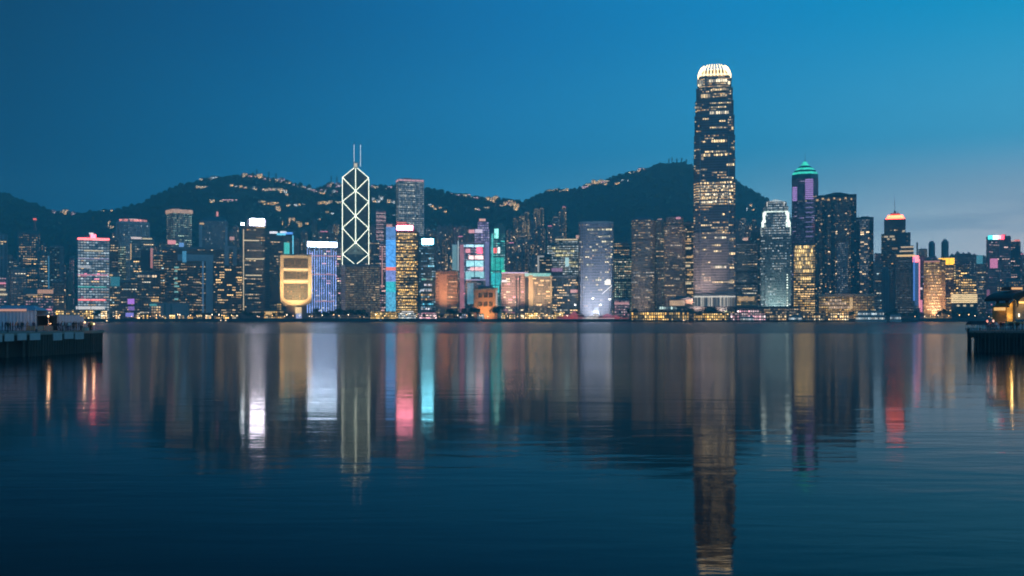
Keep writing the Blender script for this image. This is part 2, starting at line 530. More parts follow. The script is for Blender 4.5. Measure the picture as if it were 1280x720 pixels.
class Hill:
    def __init__(s, prof, D0, D1, seed):
        s.prof, s.D0, s.D1, s.seed = prof, D0, D1, seed     # foot and ridge distance
    def z(s, px, Y):
        px, Y = np.asarray(px, float), np.asarray(Y, float)
        zr = CH + (HY - interp(px, s.prof)) / F * s.D1 - 5.0
        t = np.clip((Y - s.D0) / (s.D1 - s.D0), 0, 1)
        g = t ** 0.85 * (1 - 0.12 * np.sin(t * math.pi))
        back = np.clip((Y - s.D1) / 900, 0, 1)
        zz_ = zr * g * (1 - 0.7 * back ** 1.5)
        n = gauss_sum(px, t * 3, s.seed) * 11.0 * np.clip(1 - np.abs(2 * t - 1), 0, 1)
        return GZ + np.maximum(zz_ + n * np.clip(zr / 200, 0, 1), 0)
    def mesh(s, name, mat):
        pxs = np.arange(-900, 2200, 8.0)
        Ys = np.concatenate([np.linspace(s.D0, s.D1, 46), np.linspace(s.D1 + 40, s.D1 + 900, 12)])
        PX, YY = np.meshgrid(pxs, Ys)
        Z = s.z(PX, YY)
        X = (PX - 640) / F * YY
        v = np.stack([X, YY, Z], -1).reshape(-1, 3)
        nx, ny = len(pxs), len(Ys)
        f = [(j * nx + i, j * nx + i + 1, (j + 1) * nx + i + 1, (j + 1) * nx + i) for j in range(ny - 1) for i in range(nx - 1)]
        me = bpy.data.meshes.new(name)
        me.from_pydata(v.tolist(), [], f)
        me.materials.append(mat)
        me.polygons.foreach_set('use_smooth', [True] * len(f))
        me.update()
        return link(name, me)
    def hit(s, px, py):
        """where the sight line through a point meets the slope"""
        Ys = np.linspace(s.D0, s.D1, 300)
        ray = CH + (HY - py) / F * Ys
        ok = np.nonzero(s.z(np.full_like(Ys, px), Ys) >= ray)[0]
        Y = Ys[ok[0]] if len(ok) else s.D1 - 10
        return (px - 640) / F * Y, Y, float(s.z(px, Y))
SOIL = plain('hill_soil', (0.030, 0.042, 0.024), 0.95, 0, 0.4, 0.02)
hillE = Hill(EAST, 2050, 2900, 3)
hillP = Hill(PEAK, 2150, 3300, 8)
tag(hillE.mesh('hill', SOIL), kind='structure')
tag(hillP.mesh('hill', SOIL), kind='structure')

# the woods on the slopes read as one mass: leafy clumps, one object for each hill
def woods(h, n, seed, pxr):
    r_ = np.random.RandomState(seed)
    bm = bmesh.new()
    bmesh.ops.create_icosphere(bm, subdivisions=1, radius=1.0)
    base = np.array([v.co[:] for v in bm.verts])
    fc = np.array([[v.index for v in f.verts] for f in bm.faces])
    bm.free()
    px = r_.uniform(pxr[0], pxr[1], n)
    t = r_.uniform(0.12, 1.04, n)
    k = n // 4                                         # more of them along the crest
    t[:k] = r_.uniform(0.95, 1.03, k)
    Y = h.D0 + t * (h.D1 - h.D0)
    X = (px - 640) / F * Y
    Z = h.z(px, Y)
    keep = Z > 16
    X, Y, Z, t = X[keep], Y[keep], Z[keep], t[keep]
    n = len(X)
    rad = (2.5 + 7.5 * r_.uniform(0, 1, n) ** 2.2) * r_.uniform(0.7, 1.2, n)
    rad[t > 0.95] *= 0.72
    jit = r_.uniform(0.72, 1.28, (n, len(base), 1))
    V = base[None] * jit * rad[:, None, None]
    V[:, :, 2] *= r_.uniform(0.8, 1.3, (n, 1))
    V += np.stack([X, Y, Z + rad * 0.35], -1)[:, None]
    Fx = (fc[None] + (np.arange(n) * len(base))[:, None, None]).reshape(-1, 3)
    me = bpy.data.meshes.new('woodland')
    me.vertices.add(n * len(base))
    me.vertices.foreach_set('co', V.astype(np.float32).ravel())
    me.loops.add(Fx.size)
    me.loops.foreach_set('vertex_index', Fx.astype(np.int32).ravel())
    me.polygons.add(len(Fx))
    me.polygons.foreach_set('loop_start', np.arange(0, Fx.size, 3, dtype=np.int32))
    me.update(calc_edges=True)
    me.materials.append(plain('hill_foliage', (0.045, 0.075, 0.035), 0.9, 0, 0.55, 0.06))
    return tag(link('woodland', me), kind='stuff')
tag(woods(hillE, 7000, 5, (-120, 720)), 'dark woodland covering the long left hill')
tag(woods(hillP, 6500, 6, (600, 1290)), 'dark woodland covering the higher hill behind the tallest tower')

# lit houses scattered over the slopes
HF = [fac('hill_house_%s' % k, (0.30, 0.28, 0.25), (0.05, 0.06, 0.07), p, 0.2, 4, pal, s * 3.2, 0.16, 0.30) for k, p, pal, s in (('amber', 0.8, 'warm', 1.1), ('rose', 0.75, 'pink', 0.8), ('white', 0.7, 'white', 0.8), ('gold', 0.8, 'gold', 0.9))]
HOUSES = {}
def house_mesh(kind, mat):
    key = (kind, mat.name)
    if key not in HOUSES:
        m, r_ = MB(), MB()
        if kind == 'wide':
            m.box(-13, 13, 0, 11, -6, 8, 3.2, 3.4)
            r_.box(-13.5, 13.5, -0.6, 11.5, 8, 8.9)
            r_.box(-4, 3, 3, 8, 8.9, 11)
        elif kind == 'block':
            m.box(-8, 8, 0, 11, -6, 15, 3.2, 3.2)
            r_.box(-8.4, 8.4, -0.4, 11.4, 15, 15.8)
            r_.box(-2, 4, 3, 7, 15.8, 18.5)
        else:
            m.box(-5.5, 5.5, 0, 9, -5, 7, 2.8, 3.3)
            r_.prism([(-6.2, -0.7), (6.2, -0.7), (6.2, 9.7), (-6.2, 9.7)], 7, 10, [(-3, 3), (3, 3), (3, 6), (-3, 6)])
        HOUSES[key] = (m.mesh('wall', mat), r_.mesh('roof', C_ROOF))
    return HOUSES[key]
def house(h, px, py, kind, mat, name, label, cat, group):
    X, Y, Z = h.hit(px, py)
    a = -math.atan2(X, Y) + random.uniform(-0.35, 0.35)
    o = empty(name, (X, Y, Z), label, cat, group, a)
    w_, r_ = house_mesh(kind, mat)
    link('wall', w_, o)
    link('roof', r_, o)
    sc_ = random.uniform(0.5, 0.85)
    o.scale = (sc_, sc_, sc_)
    return o
def row(h, pts, n, jx, jy, kinds, mats, name, label, cat, group):
    """n houses along a line of the slope"""
    for i in range(n):
        t = (i + 0.5) / n * (len(pts) - 1)
        k = min(int(t), len(pts) - 2)
        u = t - k
        px = pts[k][0] * (1 - u) + pts[k + 1][0] * u + random.uniform(-jx, jx)
        py = pts[k][1] * (1 - u) + pts[k + 1][1] * u + random.uniform(-jy, jy)
        house(h, px, py, random.choice(kinds), HF[random.choice(mats)], name, label, cat, group)
row(hillE, [(304, 222), (318, 222), (342, 227), (364, 231)], 13, 1.0, 0.8, ['wide', 'block', 'small'], [0, 1, 0], 'ridge_house', 'lit house in the row along the summit of the long left hill', 'house', 'houses on the left summit')
row(hillE, [(365, 232), (380, 235), (393, 239)], 6, 1.0, 1.0, ['wide', 'small'], [0, 1, 2], 'ridge_house', 'lit house stepping down the ridge right of the left summit', 'house', 'houses below the left summit')
row(hillE, [(248, 226), (262, 224), (272, 222)], 3, 1.0, 1.0, ['wide', 'small'], [0, 2], 'hill_house', 'lit house on the rising left shoulder of the long hill', 'house', 'houses on the left shoulder')
row(hillE, [(247, 235), (258, 236)], 3, 1.0, 1.5, ['wide'], [0], 'hill_house', 'wide lit house on the slope below the left shoulder', 'house', 'houses under the left shoulder')
row(hillE, [(288, 233), (312, 236), (330, 239), (358, 240)], 18, 1.2, 1.2, ['small', 'wide'], [0, 1, 2], 'hill_house', 'small lit house strung along the road under the left summit', 'house', 'houses along the upper hill road')
row(hillE, [(344, 241), (362, 245)], 4, 2, 2, ['small', 'block'], [0, 2], 'hill_house', 'lit house below the hill road above the gold lit block', 'house', 'houses above the gold block')
row(hillE, [(265, 253), (282, 253), (296, 252)], 5, 1.5, 0.8, ['small', 'wide'], [0, 1], 'hill_house', 'lit house low on the slope above the round topped grey tower', 'house', 'houses above the round topped tower')
row(hillE, [(326, 254), (335, 257), (345, 255)], 5, 1, 1, ['small', 'wide'], [0, 3], 'hill_house', 'lit house on the slope straight above the bright white rooftop sign', 'house', 'houses above the white sign')
row(hillE, [(346, 262), (350, 266)], 2, 1, 1, ['block'], [0, 1], 'hill_apartment', 'lit apartment house alone right of the bright white rooftop sign', 'apartment house', 'blocks right of the white sign')
row(hillE, [(356, 258), (370, 258), (382, 257)], 5, 1, 1.5, ['small'], [0, 2], 'hill_house', 'small dim lit house mid slope between sign tower and triangular braced tower', 'house', 'houses mid slope')
row(hillE, [(352, 283), (362, 281), (380, 281), (404, 272), (416, 268)], 12, 2, 3, ['small', 'block'], [0, 2, 3], 'hill_house', 'lit house low behind the tower crowned by a white light band', 'house', 'houses behind the white banded tower')
row(hillE, [(410, 232), (418, 233), (428, 234)], 5, 1, 1.5, ['wide', 'block'], [1, 0], 'ridge_house', 'rosy lit house on the ridge just left of the braced tower', 'house', 'houses on the ridge left of the braced tower')
row(hillE, [(392, 239), (404, 240), (414, 245), (424, 240)], 13, 2, 3, ['wide', 'block', 'small'], [0, 1, 2], 'hill_apartment', 'lit hillside block under the ridge left of the braced tower', 'apartment house', 'blocks left of the braced tower')
row(hillE, [(400, 254.5), (413, 254.5), (426, 254)], 6, 0.6, 0.5, ['wide'], [3, 0], 'hill_apartment', 'golden lit long apartment block on the slope left of braced tower', 'apartment house', 'golden blocks left of the braced tower')
row(hillE, [(464, 234), (476, 235), (490, 236)], 6, 1, 1, ['wide', 'small'], [0, 1], 'ridge_house', 'lit house on the ridge between braced tower and square tower', 'house', 'houses on the ridge between the towers')
row(hillE, [(464, 250), (472, 252), (490, 256), (494, 270)], 8, 2, 4, ['small', 'block'], [0, 2], 'hill_house', 'lit house on the slope left of the square white gridded tower', 'house', 'houses left of the square tower')
row(hillE, [(533, 258), (548, 262), (562, 266)], 6, 2, 3, ['small'], [0, 2], 'hill_house', 'small lit house on the dark slope right of the square tower', 'house', 'houses right of the square tower')
row(hillE, [(562, 243), (573, 244), (584, 246), (598, 246)], 10, 0.8, 0.6, ['wide', 'small'], [1, 0], 'ridge_house', 'rosy lit house along the middle ridge', 'house', 'houses along the middle ridge')
row(hillE, [(610, 248), (622, 254), (636, 252), (640, 260), (646, 255)], 17, 2.5, 5, ['block', 'block', 'wide'], [1, 0, 0], 'saddle_apartment', 'bright lit apartment block in the saddle between the two hills', 'apartment house', 'blocks in the saddle')
row(hillE, [(596, 262), (612, 261)], 4, 2, 2, ['wide'], [1, 0], 'hill_apartment', 'rosy lit block just under the saddle left end', 'apartment house', 'blocks under the saddle')
row(hillE, [(62, 265), (78, 262), (84, 265), (95, 264)], 5, 0.8, 0.6, ['block'], [0, 1], 'ridge_apartment', 'amber lit block on the low left ridge over the red topped tower', 'apartment house', 'blocks on the low left ridge')
row(hillE, [(127, 263), (142, 262)], 3, 1, 0.6, ['block', 'small'], [0], 'ridge_apartment', 'amber lit block on the low ridge over the red crowned tower', 'apartment house', 'blocks over the red crowned tower')
row(hillE, [(137, 278), (139, 283), (141, 288)], 4, 1.5, 2, ['block'], [2, 0], 'hill_apartment', 'white lit block on the slope left of the red crowned tower', 'apartment house', 'blocks beside the red crowned tower')
row(hillP, [(685, 240), (696, 239), (712, 239)], 6, 1, 0.6, ['wide', 'block'], [0, 3], 'ridge_house', 'amber lit house where the higher hill starts to climb', 'house', 'houses at the foot of the peak ridge')
row(hillP, [(730, 235), (742, 230), (752, 229), (760, 228)], 8, 1, 1.2, ['wide', 'block'], [1, 0], 'ridge_house', 'lit house part way up the higher hill ridge', 'house', 'houses up the peak ridge')
row(hillP, [(756, 233), (772, 231), (790, 226)], 6, 3, 3, ['small'], [0, 2], 'hill_house', 'small lit house under the climbing ridge of the higher hill', 'house', 'houses under the peak ridge')
row(hillP, [(788, 216), (800, 214), (816, 212)], 6, 1, 0.8, ['small', 'wide'], [0, 1], 'ridge_house', 'lit house near the top of the higher hill', 'house', 'houses near the peak')
row(hillP, [(925, 252), (938, 262), (946, 268)], 5, 2, 5, ['small'], [0, 2], 'hill_house', 'small lit house on the slope right of the tallest tower', 'house', 'houses right of the tallest tower')

# masts on the two summits
def mast(h, px, base, top, label, group=None):
    X, Y, Z = h.hit(px, base)
    Z = float(h.z(px, h.D1)) - 1
    Y = h.D1
    X = ax(px, Y)
    H_ = (hz(top, Y) - Z)
    o = empty('radio_mast', (X, Y, Z), label, 'mast', group)
    m = MB()
    m.tube((0, 0, 0), (0, 0, H_), 1.3, 0.35)
    m.build('pole', C_DARK, o)
    m = MB()
    for z in (0.45, 0.62, 0.8):
        m.box(-2.2, 2.2, -0.6, 0.6, H_ * z, H_ * z + 2.5)
    m.build('antenna', C_DARK, o)
for px, t in ((321, 211), (336, 214), (345, 216)):
    mast(hillE, px, 222, t, 'thin dark radio mast on the summit of the left hill', 'masts on the left summit')
for px, t in ((414, 219), (421, 220)):
    mast(hillE, px, 232, t, 'dark radio mast on the ridge left of the braced tower', 'masts beside the braced tower')
for px, t in ((836, 198), (840, 196), (846, 198), (852, 197), (858, 199)):
    mast(hillP, px, 205, t, 'radio mast in the cluster on the highest summit', 'masts on the highest summit')

# ------------------------------------------------------------------ towers
UNIT = {}
def unit_panel(mat):
    if mat.name not in UNIT:
        m = MB()
        m.box(-0.5, 0.5, -0.5, 0.5, 0, 1)
        v = mat.copy()                       # every window of its own brightness, with a mullion grid
        v.name = mat.name + '_room'
        t = v.node_tree
        b = t.nodes['Principled BSDF']
        s0 = b.inputs['Emission Strength'].default_value
        oi = N(t, 'ShaderNodeObjectInfo')
        u = N(t, 'ShaderNodeUVMap', uv_map='UVMap')
        x = N(t, 'ShaderNodeSeparateXYZ')
        t.links.new(u.outputs[0], x.inputs[0])
        fr = math_n(t, 'FRACT', math_n(t, 'MULTIPLY', x.outputs[0], 3.0))
        k = math_n(t, 'MULTIPLY', math_n(t, 'GREATER_THAN', fr, 0.12), math_n(t, 'LESS_THAN', fr, 0.88))
        t.links.new(math_n(t, 'MULTIPLY', k, math_n(t, 'MULTIPLY_ADD', math_n(t, 'POWER', oi.outputs['Random'], 1.5), 3.6 * s0, 0.5 * s0)), b.inputs['Emission Strength'])
        UNIT[mat.name] = m.mesh('lit_window', v)
    return UNIT[mat.name]
class Tower:
    def __init__(T, name, label, x0, x1, yt, D, rot=0.0, dr=0.8, cat='skyscraper', group=None, base=GZ, plan='box', c=0.15):
        T.x0, T.x1, T.yt, T.D = x0, x1, yt, D
        xc = (x0 + x1) / 2
        a = math.atan2(xc - 640, F)
        T.a = a
        Wm = (x1 - x0) / F * D * math.cos(a)
        r = R(rot)
        T.r = r
        sn, cs = abs(math.sin(r)), math.cos(r)
        T.w = Wm / (cs + dr * sn)
        T.d = dr * T.w
        off = (T.d / 2 * cs + T.w / 2 * sn)
        k = (D + off * math.cos(a)) / D
        T.cx, T.cy = ax(xc, D) * k, D * k
        T.Wm, T.off = Wm, off
        T.z0 = base
        T.h = hz(yt, D) - base
        T.rz = r - a
        T.root = empty(name, (T.cx, T.cy, base), label, cat, group, T.rz)
        w, d = T.w, T.d
        T.plan = {'box': rect(w, d), 'chamfer': chamfer(w, d, c * w), 'round': rounded(w, d, 24, 5), 'oval': rounded(w, d, 24, 2.2)}[plan]
        T.kind = plan
    def z(T, py):
        return hz(py, T.D) - T.z0
    def px(T, px):
        """photograph column -> local x on the front face"""
        xl = (px - (T.x0 + T.x1) / 2) / F * T.D * math.cos(T.a)
        return (xl - T.d / 2 * math.sin(T.r)) / math.cos(T.r)
    def part(T, name, mat, *boxes, bay=3.2, fl=3.8, parent=None):
        m = MB()
        for b in boxes:
            m.box(*b, bay=bay, fl=fl)
        return m.build(name, mat, parent or T.root)
    def front(T, name, mat, xa, xb, ya, yb, proud=0.6, deep=0.4, bay=3.2, fl=3.8, parent=None):
        """a box on the front face between two columns and two rows"""
        return T.part(name, mat, (T.px(xa), T.px(xb), -T.d / 2 - proud, -T.d / 2 + deep, T.z(yb), T.z(ya)), bay=bay, fl=fl, parent=parent)
    def body(T, mat, z0=0, z1=None, name='curtain_wall', s0=1.0, s1=None, bay=3.2, fl=3.8):
        m = MB()
        z1 = T.h if z1 is None else z1
        p0 = [(x * s0, y * s0) for x, y in T.plan]
        p1 = [(x * (s1 or s0), y * (s1 or s0)) for x, y in T.plan]
        m.prism(p0, z0, z1, p1, bay, fl)
        return m.build(name, mat, T.root)
    def roof(T, mat=None, parapet=1.6, plant=True, z=None, s=1.0):
        mat = mat or C_GREY
        z = T.h if z is None else z
        m = MB()
        po = [(x * (s + 0.012), y * (s + 0.012)) for x, y in T.plan]
        pi = [(x * (s - 0.03), y * (s - 0.03)) for x, y in T.plan]
        n = len(po)
        zz_ = z - 0.6
        for i in range(n):
            j = (i + 1) % n
            m.face([(*po[i], zz_), (*po[j], zz_), (*po[j], z + parapet), (*po[i], z + parapet)])
            m.face([(*pi[j], zz_), (*pi[i], zz_), (*pi[i], z + parapet), (*pi[j], z + parapet)])
            m.face([(*po[i], z + parapet), (*po[j], z + parapet), (*pi[j], z + parapet), (*pi[i], z + parapet)])
        par = m.build('parapet', mat, T.root)
        if plant:
            m = MB()
            w, d = T.w * s, T.d * s
            m.box(-w * random.uniform(.2, .33), w * random.uniform(.05, .3), -d * .25, d * .25, z, z + random.uniform(2.5, 5))
            m.box(w * .1, w * .36, -d * .3, d * .1, z, z + random.uniform(1.8, 3))
            m.build('plant_room', C_GREY, par)
            for k in range(random.choice((1, 2, 3))):
                m = MB()
                x, y = random.uniform(-w * .4, w * .4), random.uniform(-d * .4, d * .1)
                if random.random() < .45:
                    m.tube((x, y, z), (x, y, z + random.uniform(6, 14)), .28, .1)
                    m.build('antenna', C_DARK, par)
                else:
                    m.prism([(x + px_, y + py_) for px_, py_ in rounded(3.4, 3.4, 10, 2)], z, z + 3.2)
                    m.build('water_tank', C_PALE, par)
    def fins(T, mat, n=4, prd=0.5, wd=0.9, z0=0, z1=None, name='fin', at=None):
        z1 = T.h if z1 is None else z1
        xs = at or [(-T.w / 2 + T.w * i / (n - 1)) for i in range(n)]
        for x in xs:
            T.part(name, mat, (x - wd / 2, x + wd / 2, -T.d / 2 - prd, -T.d / 2 + 0.3, z0, z1))
    def bands(T, mat, rows_, th=1.2, prd=0.35, name='floor_band', s=1.0):
        for py in rows_:
            z = T.z(py)
            m = MB()
            p = [(x * s + math.copysign(prd, x), y * s + math.copysign(prd, y)) for x, y in T.plan]
            m.prism(p, z - th / 2, z + th / 2, bottom=True)
            m.build(name, mat, T.root)
    def windows(T, n, mat, zr=(0.08, 0.95), run=(1, 5), bay=3.2, fl=3.8, hgt=1.35, xr=(-0.44, 0.44), name='lit_window', cells=None):
        me = unit_panel(mat)
        mats_ = mat
        nb = max(2, int(T.w / bay))
        used = set()
        for k in range(n):
            for _ in range(8):
                f = random.randint(int(zr[0] * T.h / fl), max(int(zr[0] * T.h / fl) + 1, int(zr[1] * T.h / fl) - 1))
                b = random.randint(0, nb - 1)
                if not any((f, b + q) in used for q in range(-1, 3)):
                    break
            L = random.randint(*run)
            x = -T.w / 2 + (b + L / 2) * T.w / nb
            x = max(-T.w * 0.5 + L * bay / 2 + 0.6, min(T.w * 0.5 - L * bay / 2 - 0.6, x))
            if L * bay > T.w - 1.5:
                L = max(1, int((T.w - 1.5) / bay))
                x = 0
            x = max(T.w * xr[0], min(T.w * xr[1], x))
            for q in range(L):
                used.add((f, b + q))
            o = link(name, me, T.root)
            o.location = (x, -T.d / 2 - 0.02, f * fl + fl * 0.36)
            o.scale = (L * bay * 0.92, 0.18, hgt)
        return T
    def mast(T, px, top, r=0.6, base=None, mat=None, name='mast', y=0.0, parent=None):
        m = MB()
        x = (px - (T.x0 + T.x1) / 2) / F * T.D
        b = T.h if base is None else base
        m.tube((x, y, b - 1), (x, y, T.z(top)), r, r * 0.35)
        return m.build(name, mat or C_STEEL, parent or T.root)
    def podium(T, mat, h=14, grow=1.12, front_=4, name='podium'):
        w, d = T.w * grow, T.d
        return T.part(name, mat, (-w / 2, w / 2, -d / 2 - front_, d / 2, 0, h))
    def flood(T, power, col, dist=22, spread=80, px=None, up=0.5, z=2.0, size=4.0, blend=0.9):
        """floodlight on the ground before the front face"""
        l = bpy.data.lights.new('floodlight', 'SPOT')
        l.energy = power
        l.color = col
        l.spot_size = R(spread)
        l.spot_blend = blend
        l.shadow_soft_size = size
        o = bpy.data.objects.new('floodlight', l)
        x = T.px(px) if px else 0.0
        p = Vector((x, -T.d / 2 - dist, z))
        q = Vector((x, -T.d / 2, T.h * up))
        o.parent = T.root
        o.location = p
        o.rotation_euler = (q - p).to_track_quat('-Z', 'Y').to_euler()
        COL.objects.link(o)
        return o

# ------------------------------------------------------------------ the skyline
def tw(label, x0, x1, yt, D, mat, rot=0.0, dr=0.8, plan='box', name='office_tower', cat='skyscraper', win=10, wm=None, fins=0, fm=None,
       bands=(), bm_=None, cap=True, pod=0, pm=None, bay=3.2, fl=3.8, group=None, c=0.15, parapet=1.6, pmat=None, run=(1, 4), zr=(0.08, 0.95)):
    T = Tower(name, label, x0, x1, yt, D, rot, dr, cat, group, plan=plan, c=c)
    T.body(mat, bay=bay, fl=fl)
    if cap:
        T.roof(pmat or C_GREY, parapet)
    if fins or (plan == 'box' and T.w > 14):
        T.fins(fm or C_GREY, fins or random.choice((4, 5, 6)), 0.5 if fins else 0.35, 0.9 if fins else 0.55)
    if bands:
        T.bands(bm_ or C_GREY, bands)
    if pod:
        T.podium(pm or C_CONC, pod)
    if win:
        T.windows(win, wm or G_WARM, bay=bay, fl=fl, run=run, zr=zr)
        for k in range(random.randint(1, 4) if T.w > 12 else 0):       # whole storeys left lit
            f_ = random.randint(int(.1 * T.h / fl), int(.93 * T.h / fl))
            a_ = random.uniform(-.46, .1) * T.w
            b_ = min(a_ + random.uniform(.3, .9) * T.w, T.w * .46)
            T.part('lit_floor', random.choice(STOREY), (a_, b_, -T.d / 2 - .22, -T.d / 2 + .3, f_ * fl + fl * .4, f_ * fl + fl * .8), bay=bay)
        if T.h > 90:
            for q in random.sample((.34, .48, .62, .76), 2):
                z_ = int(q * T.h / fl) * fl
                m = MB()
                m.prism([(x + math.copysign(.25, x), y + math.copysign(.25, y)) for x, y in T.plan], z_, z_ + fl * .9, bottom=True)
                m.build('louvre_band', C_DARK, T.root)
    return T

STOREY = [glow('storey_%d' % i, c_, s_, False, .5, .3) for i, (c_, s_) in enumerate((((1.0, .58, .20), 1.0), ((1.0, .70, .34), 1.1), ((1.0, .86, .60), .9), ((.7, .95, .95), .8)))]
GLASS = (0.020, 0.050, 0.065)
DKGL = (0.012, 0.028, 0.040)
f_teal = fac('curtain_teal', (0.08, 0.13, 0.14), GLASS, 0.18, 0.5, 5, 'mix', 0.8, 0.10, 0.30, 0.03)
f_dark = fac('curtain_dark', (0.05, 0.065, 0.075), DKGL, 0.16, 0.6, 5, 'warm', 0.8, 0.10, 0.38, 0.02)
f_dark2 = fac('curtain_dark_rows', (0.055, 0.068, 0.078), DKGL, 0.24, 0.9, 7, 'warm', 0.9, 0.08, 0.45, 0.02)
f_grey = fac('curtain_grey', (0.16, 0.17, 0.19), (0.04, 0.06, 0.075), 0.12, 0.4, 4, 'mix', 0.8, 0.16, 0.40, 0.03)
f_hotel = fac('hotel_grid', (0.22, 0.23, 0.25), (0.03, 0.05, 0.06), 0.16, 0.05, 3, 'warm', 0.6, 0.2, 0.42, 0.05)
f_res = fac('apartment_warm', (0.10, 0.105, 0.12), (0.03, 0.04, 0.05), 0.22, 0.05, 3, 'warm', 0.95, 0.22, 0.36, 0.03)
f_res2 = fac('apartment_grey', (0.13, 0.14, 0.16), (0.03, 0.04, 0.055), 0.20, 0.05, 3, 'grey', 0.8, 0.22, 0.40, 0.03)
f_res3 = fac('apartment_rose', (0.16, 0.13, 0.13), (0.03, 0.04, 0.05), 0.26, 0.05, 3, 'pink', 0.7, 0.22, 0.36, 0.03)
f_white = fac('office_white', (0.14, 0.16, 0.17), GLASS, 0.30, 0.5, 6, 'white', 0.7, 0.12, 0.40, 0.05)
f_gold = fac('office_gold', (0.10, 0.09, 0.07), (0.05, 0.045, 0.03), 0.55, 0.6, 8, 'gold', 0.9, 0.08, 0.36, 0.06)
f_green = fac('office_green', (0.05, 0.09, 0.09), GLASS, 0.34, 0.5, 4, 'green', 0.6, 0.12, 0.36, 0.05)

# --- far left
T = tw('pale blue tower with stepped arched top cut by the left picture edge', -22, 9, 293, 1640, fac('tower_arched', (0.26, 0.29, 0.33), GLASS, 0.05, 0.2, 4, 'mix', 0.5, 0.22, 0.1), 10, 0.7, win=4, fins=7, fm=C_PALE)
m = MB(); m.prism([(x * 0.72, y * 0.72) for x, y in rounded(T.w, T.d, 20, 3)], 0, 8, [(x * 0.35, y * 0.35) for x, y in rounded(T.w, T.d, 20, 3)])
o = m.build('arched_crown', C_PALE, T.root); o.location.z = T.h
T.part('side_wing', f_grey, (T.w / 2, T.w / 2 + 9, -T.d / 2, T.d / 2, 0, T.z(318)))
tw('low grey block between the arched tower and the red tipped chimney tower', 9, 22, 325, 1700, f_grey, 0, 0.8, win=5, name='office_block', cat='office block')
T = tw('teal office tower carrying a tall chimney with a red tip', 23, 50, 291, 1620, fac('tower_chimney', (0.10, 0.15, 0.17), GLASS, 0.30, 0.3, 4, 'warm', 0.75, 0.16, 0.42, 0.02), -8, 0.7, win=16, run=(1, 3), zr=(0.3, 0.85), parapet=4, pmat=C_TEAL)
ch_ = T.mast(43, 273.5, 4.0, mat=plain('chimney_pink', (0.30, 0.20, 0.20)), name='chimney')
T.part('chimney_light', G_RED, ((43 - 36.5) / F * T.D - 2.2, (43 - 36.5) / F * T.D + 2.2, -2.2, 2.2, T.z(274), T.z(272)), parent=ch_)
T.fins(C_TEAL, 2, 0.8, 2.4)
T = tw('dark tower with one bright blue lit edge beside the chimney tower', 50, 65, 318, 1560, f_teal, 0, 0.9, win=6)
T.front('lit_edge', glow('edge_blue', (0.10, 0.42, 0.70), 0.42, False), 60, 65, 320, 362, 0.5, 1.0)
T = tw('dark slab tower with grey right pier, fourth tower from the left edge', 62, 80, 309, 1520, fac('tower_slab_green', (0.08, 0.10, 0.11), DKGL, 0.22, 0.2, 3, 'green', 0.45, 0.2, 0.4), 0, 0.8, win=6, wm=G_DIM)
T.front('pier', C_GREY, 74.5, 79.5, 311, 396, 1.0)
T = tw('slim rounded dark teal tower left of the red topped glass tower', 82.5, 92, 341, 1500, fac('tower_slim_teal', (0.05, 0.12, 0.14), GLASS, 0.10, 0.1, 2, 'teal', 0.4, 0.3, 0.08), 0, 0.9, 'round', win=3, wm=G_DIM)
tw('narrow rose lit apartment tower behind the slim rounded teal tower', 86.5, 93, 322, 1900, f_res3, 0, 0.8, win=3, name='apartment_tower')
tw('white gridded hotel block low behind the left pier tent', 12, 33, 336, 1490, f_hotel, 6, 0.8, win=10, wm=G_DIM, name='hotel_block', cat='hotel', bay=3.6, fl=3.3, run=(1, 2))
T = tw('low cream block with glowing balconies at the left picture edge', -14, 8, 347, 1470, fac('block_balcony', (0.38, 0.30, 0.27), (0.06, 0.06, 0.06), 0.4, 0.7, 6, 'pink', 0.8, 0.08, 0.5), 0, 0.8, win=0, name='office_block', cat='office block')
for py in (353, 361, 367):
    T.front('balcony', G_CREAM if py > 355 else G_PINK, -8, 7 if py < 366 else 9, py, py + 2.0, 2.5)
T = tw('low hall with an orange lit roof slab behind the left pier', 32, 67, 364, 1450, fac('hall_mixed', (0.12, 0.13, 0.15), (0.04, 0.05, 0.06), 0.30, 0.3, 5, 'pink', 0.7, 0.12, 0.4), 0, 0.6, win=8, wm=G_DIM, name='waterfront_hall', cat='hall', cap=False)
T.front('roof_slab', C_CONC, 30.5, 67.5, 361, 368, 5, 40)
T.front('lit_fascia', glow('fascia_orange', (1.0, 0.50, 0.26), 0.55, False), 47, 66.5, 362, 367, 5.4, 0.2)
T.front('lit_soffit', G_DIM, 33, 47, 368, 370, 5.2, 0.2)
T.front('red_light_string', G_PINK, 58, 65, 386, 388, 1.5, 0.2)
tw('tall dark slab behind the orange roofed hall', 65, 80, 352, 1480, f_dark, 0, 0.8, win=3, wm=G_DIM, name='office_block', cat='office block')

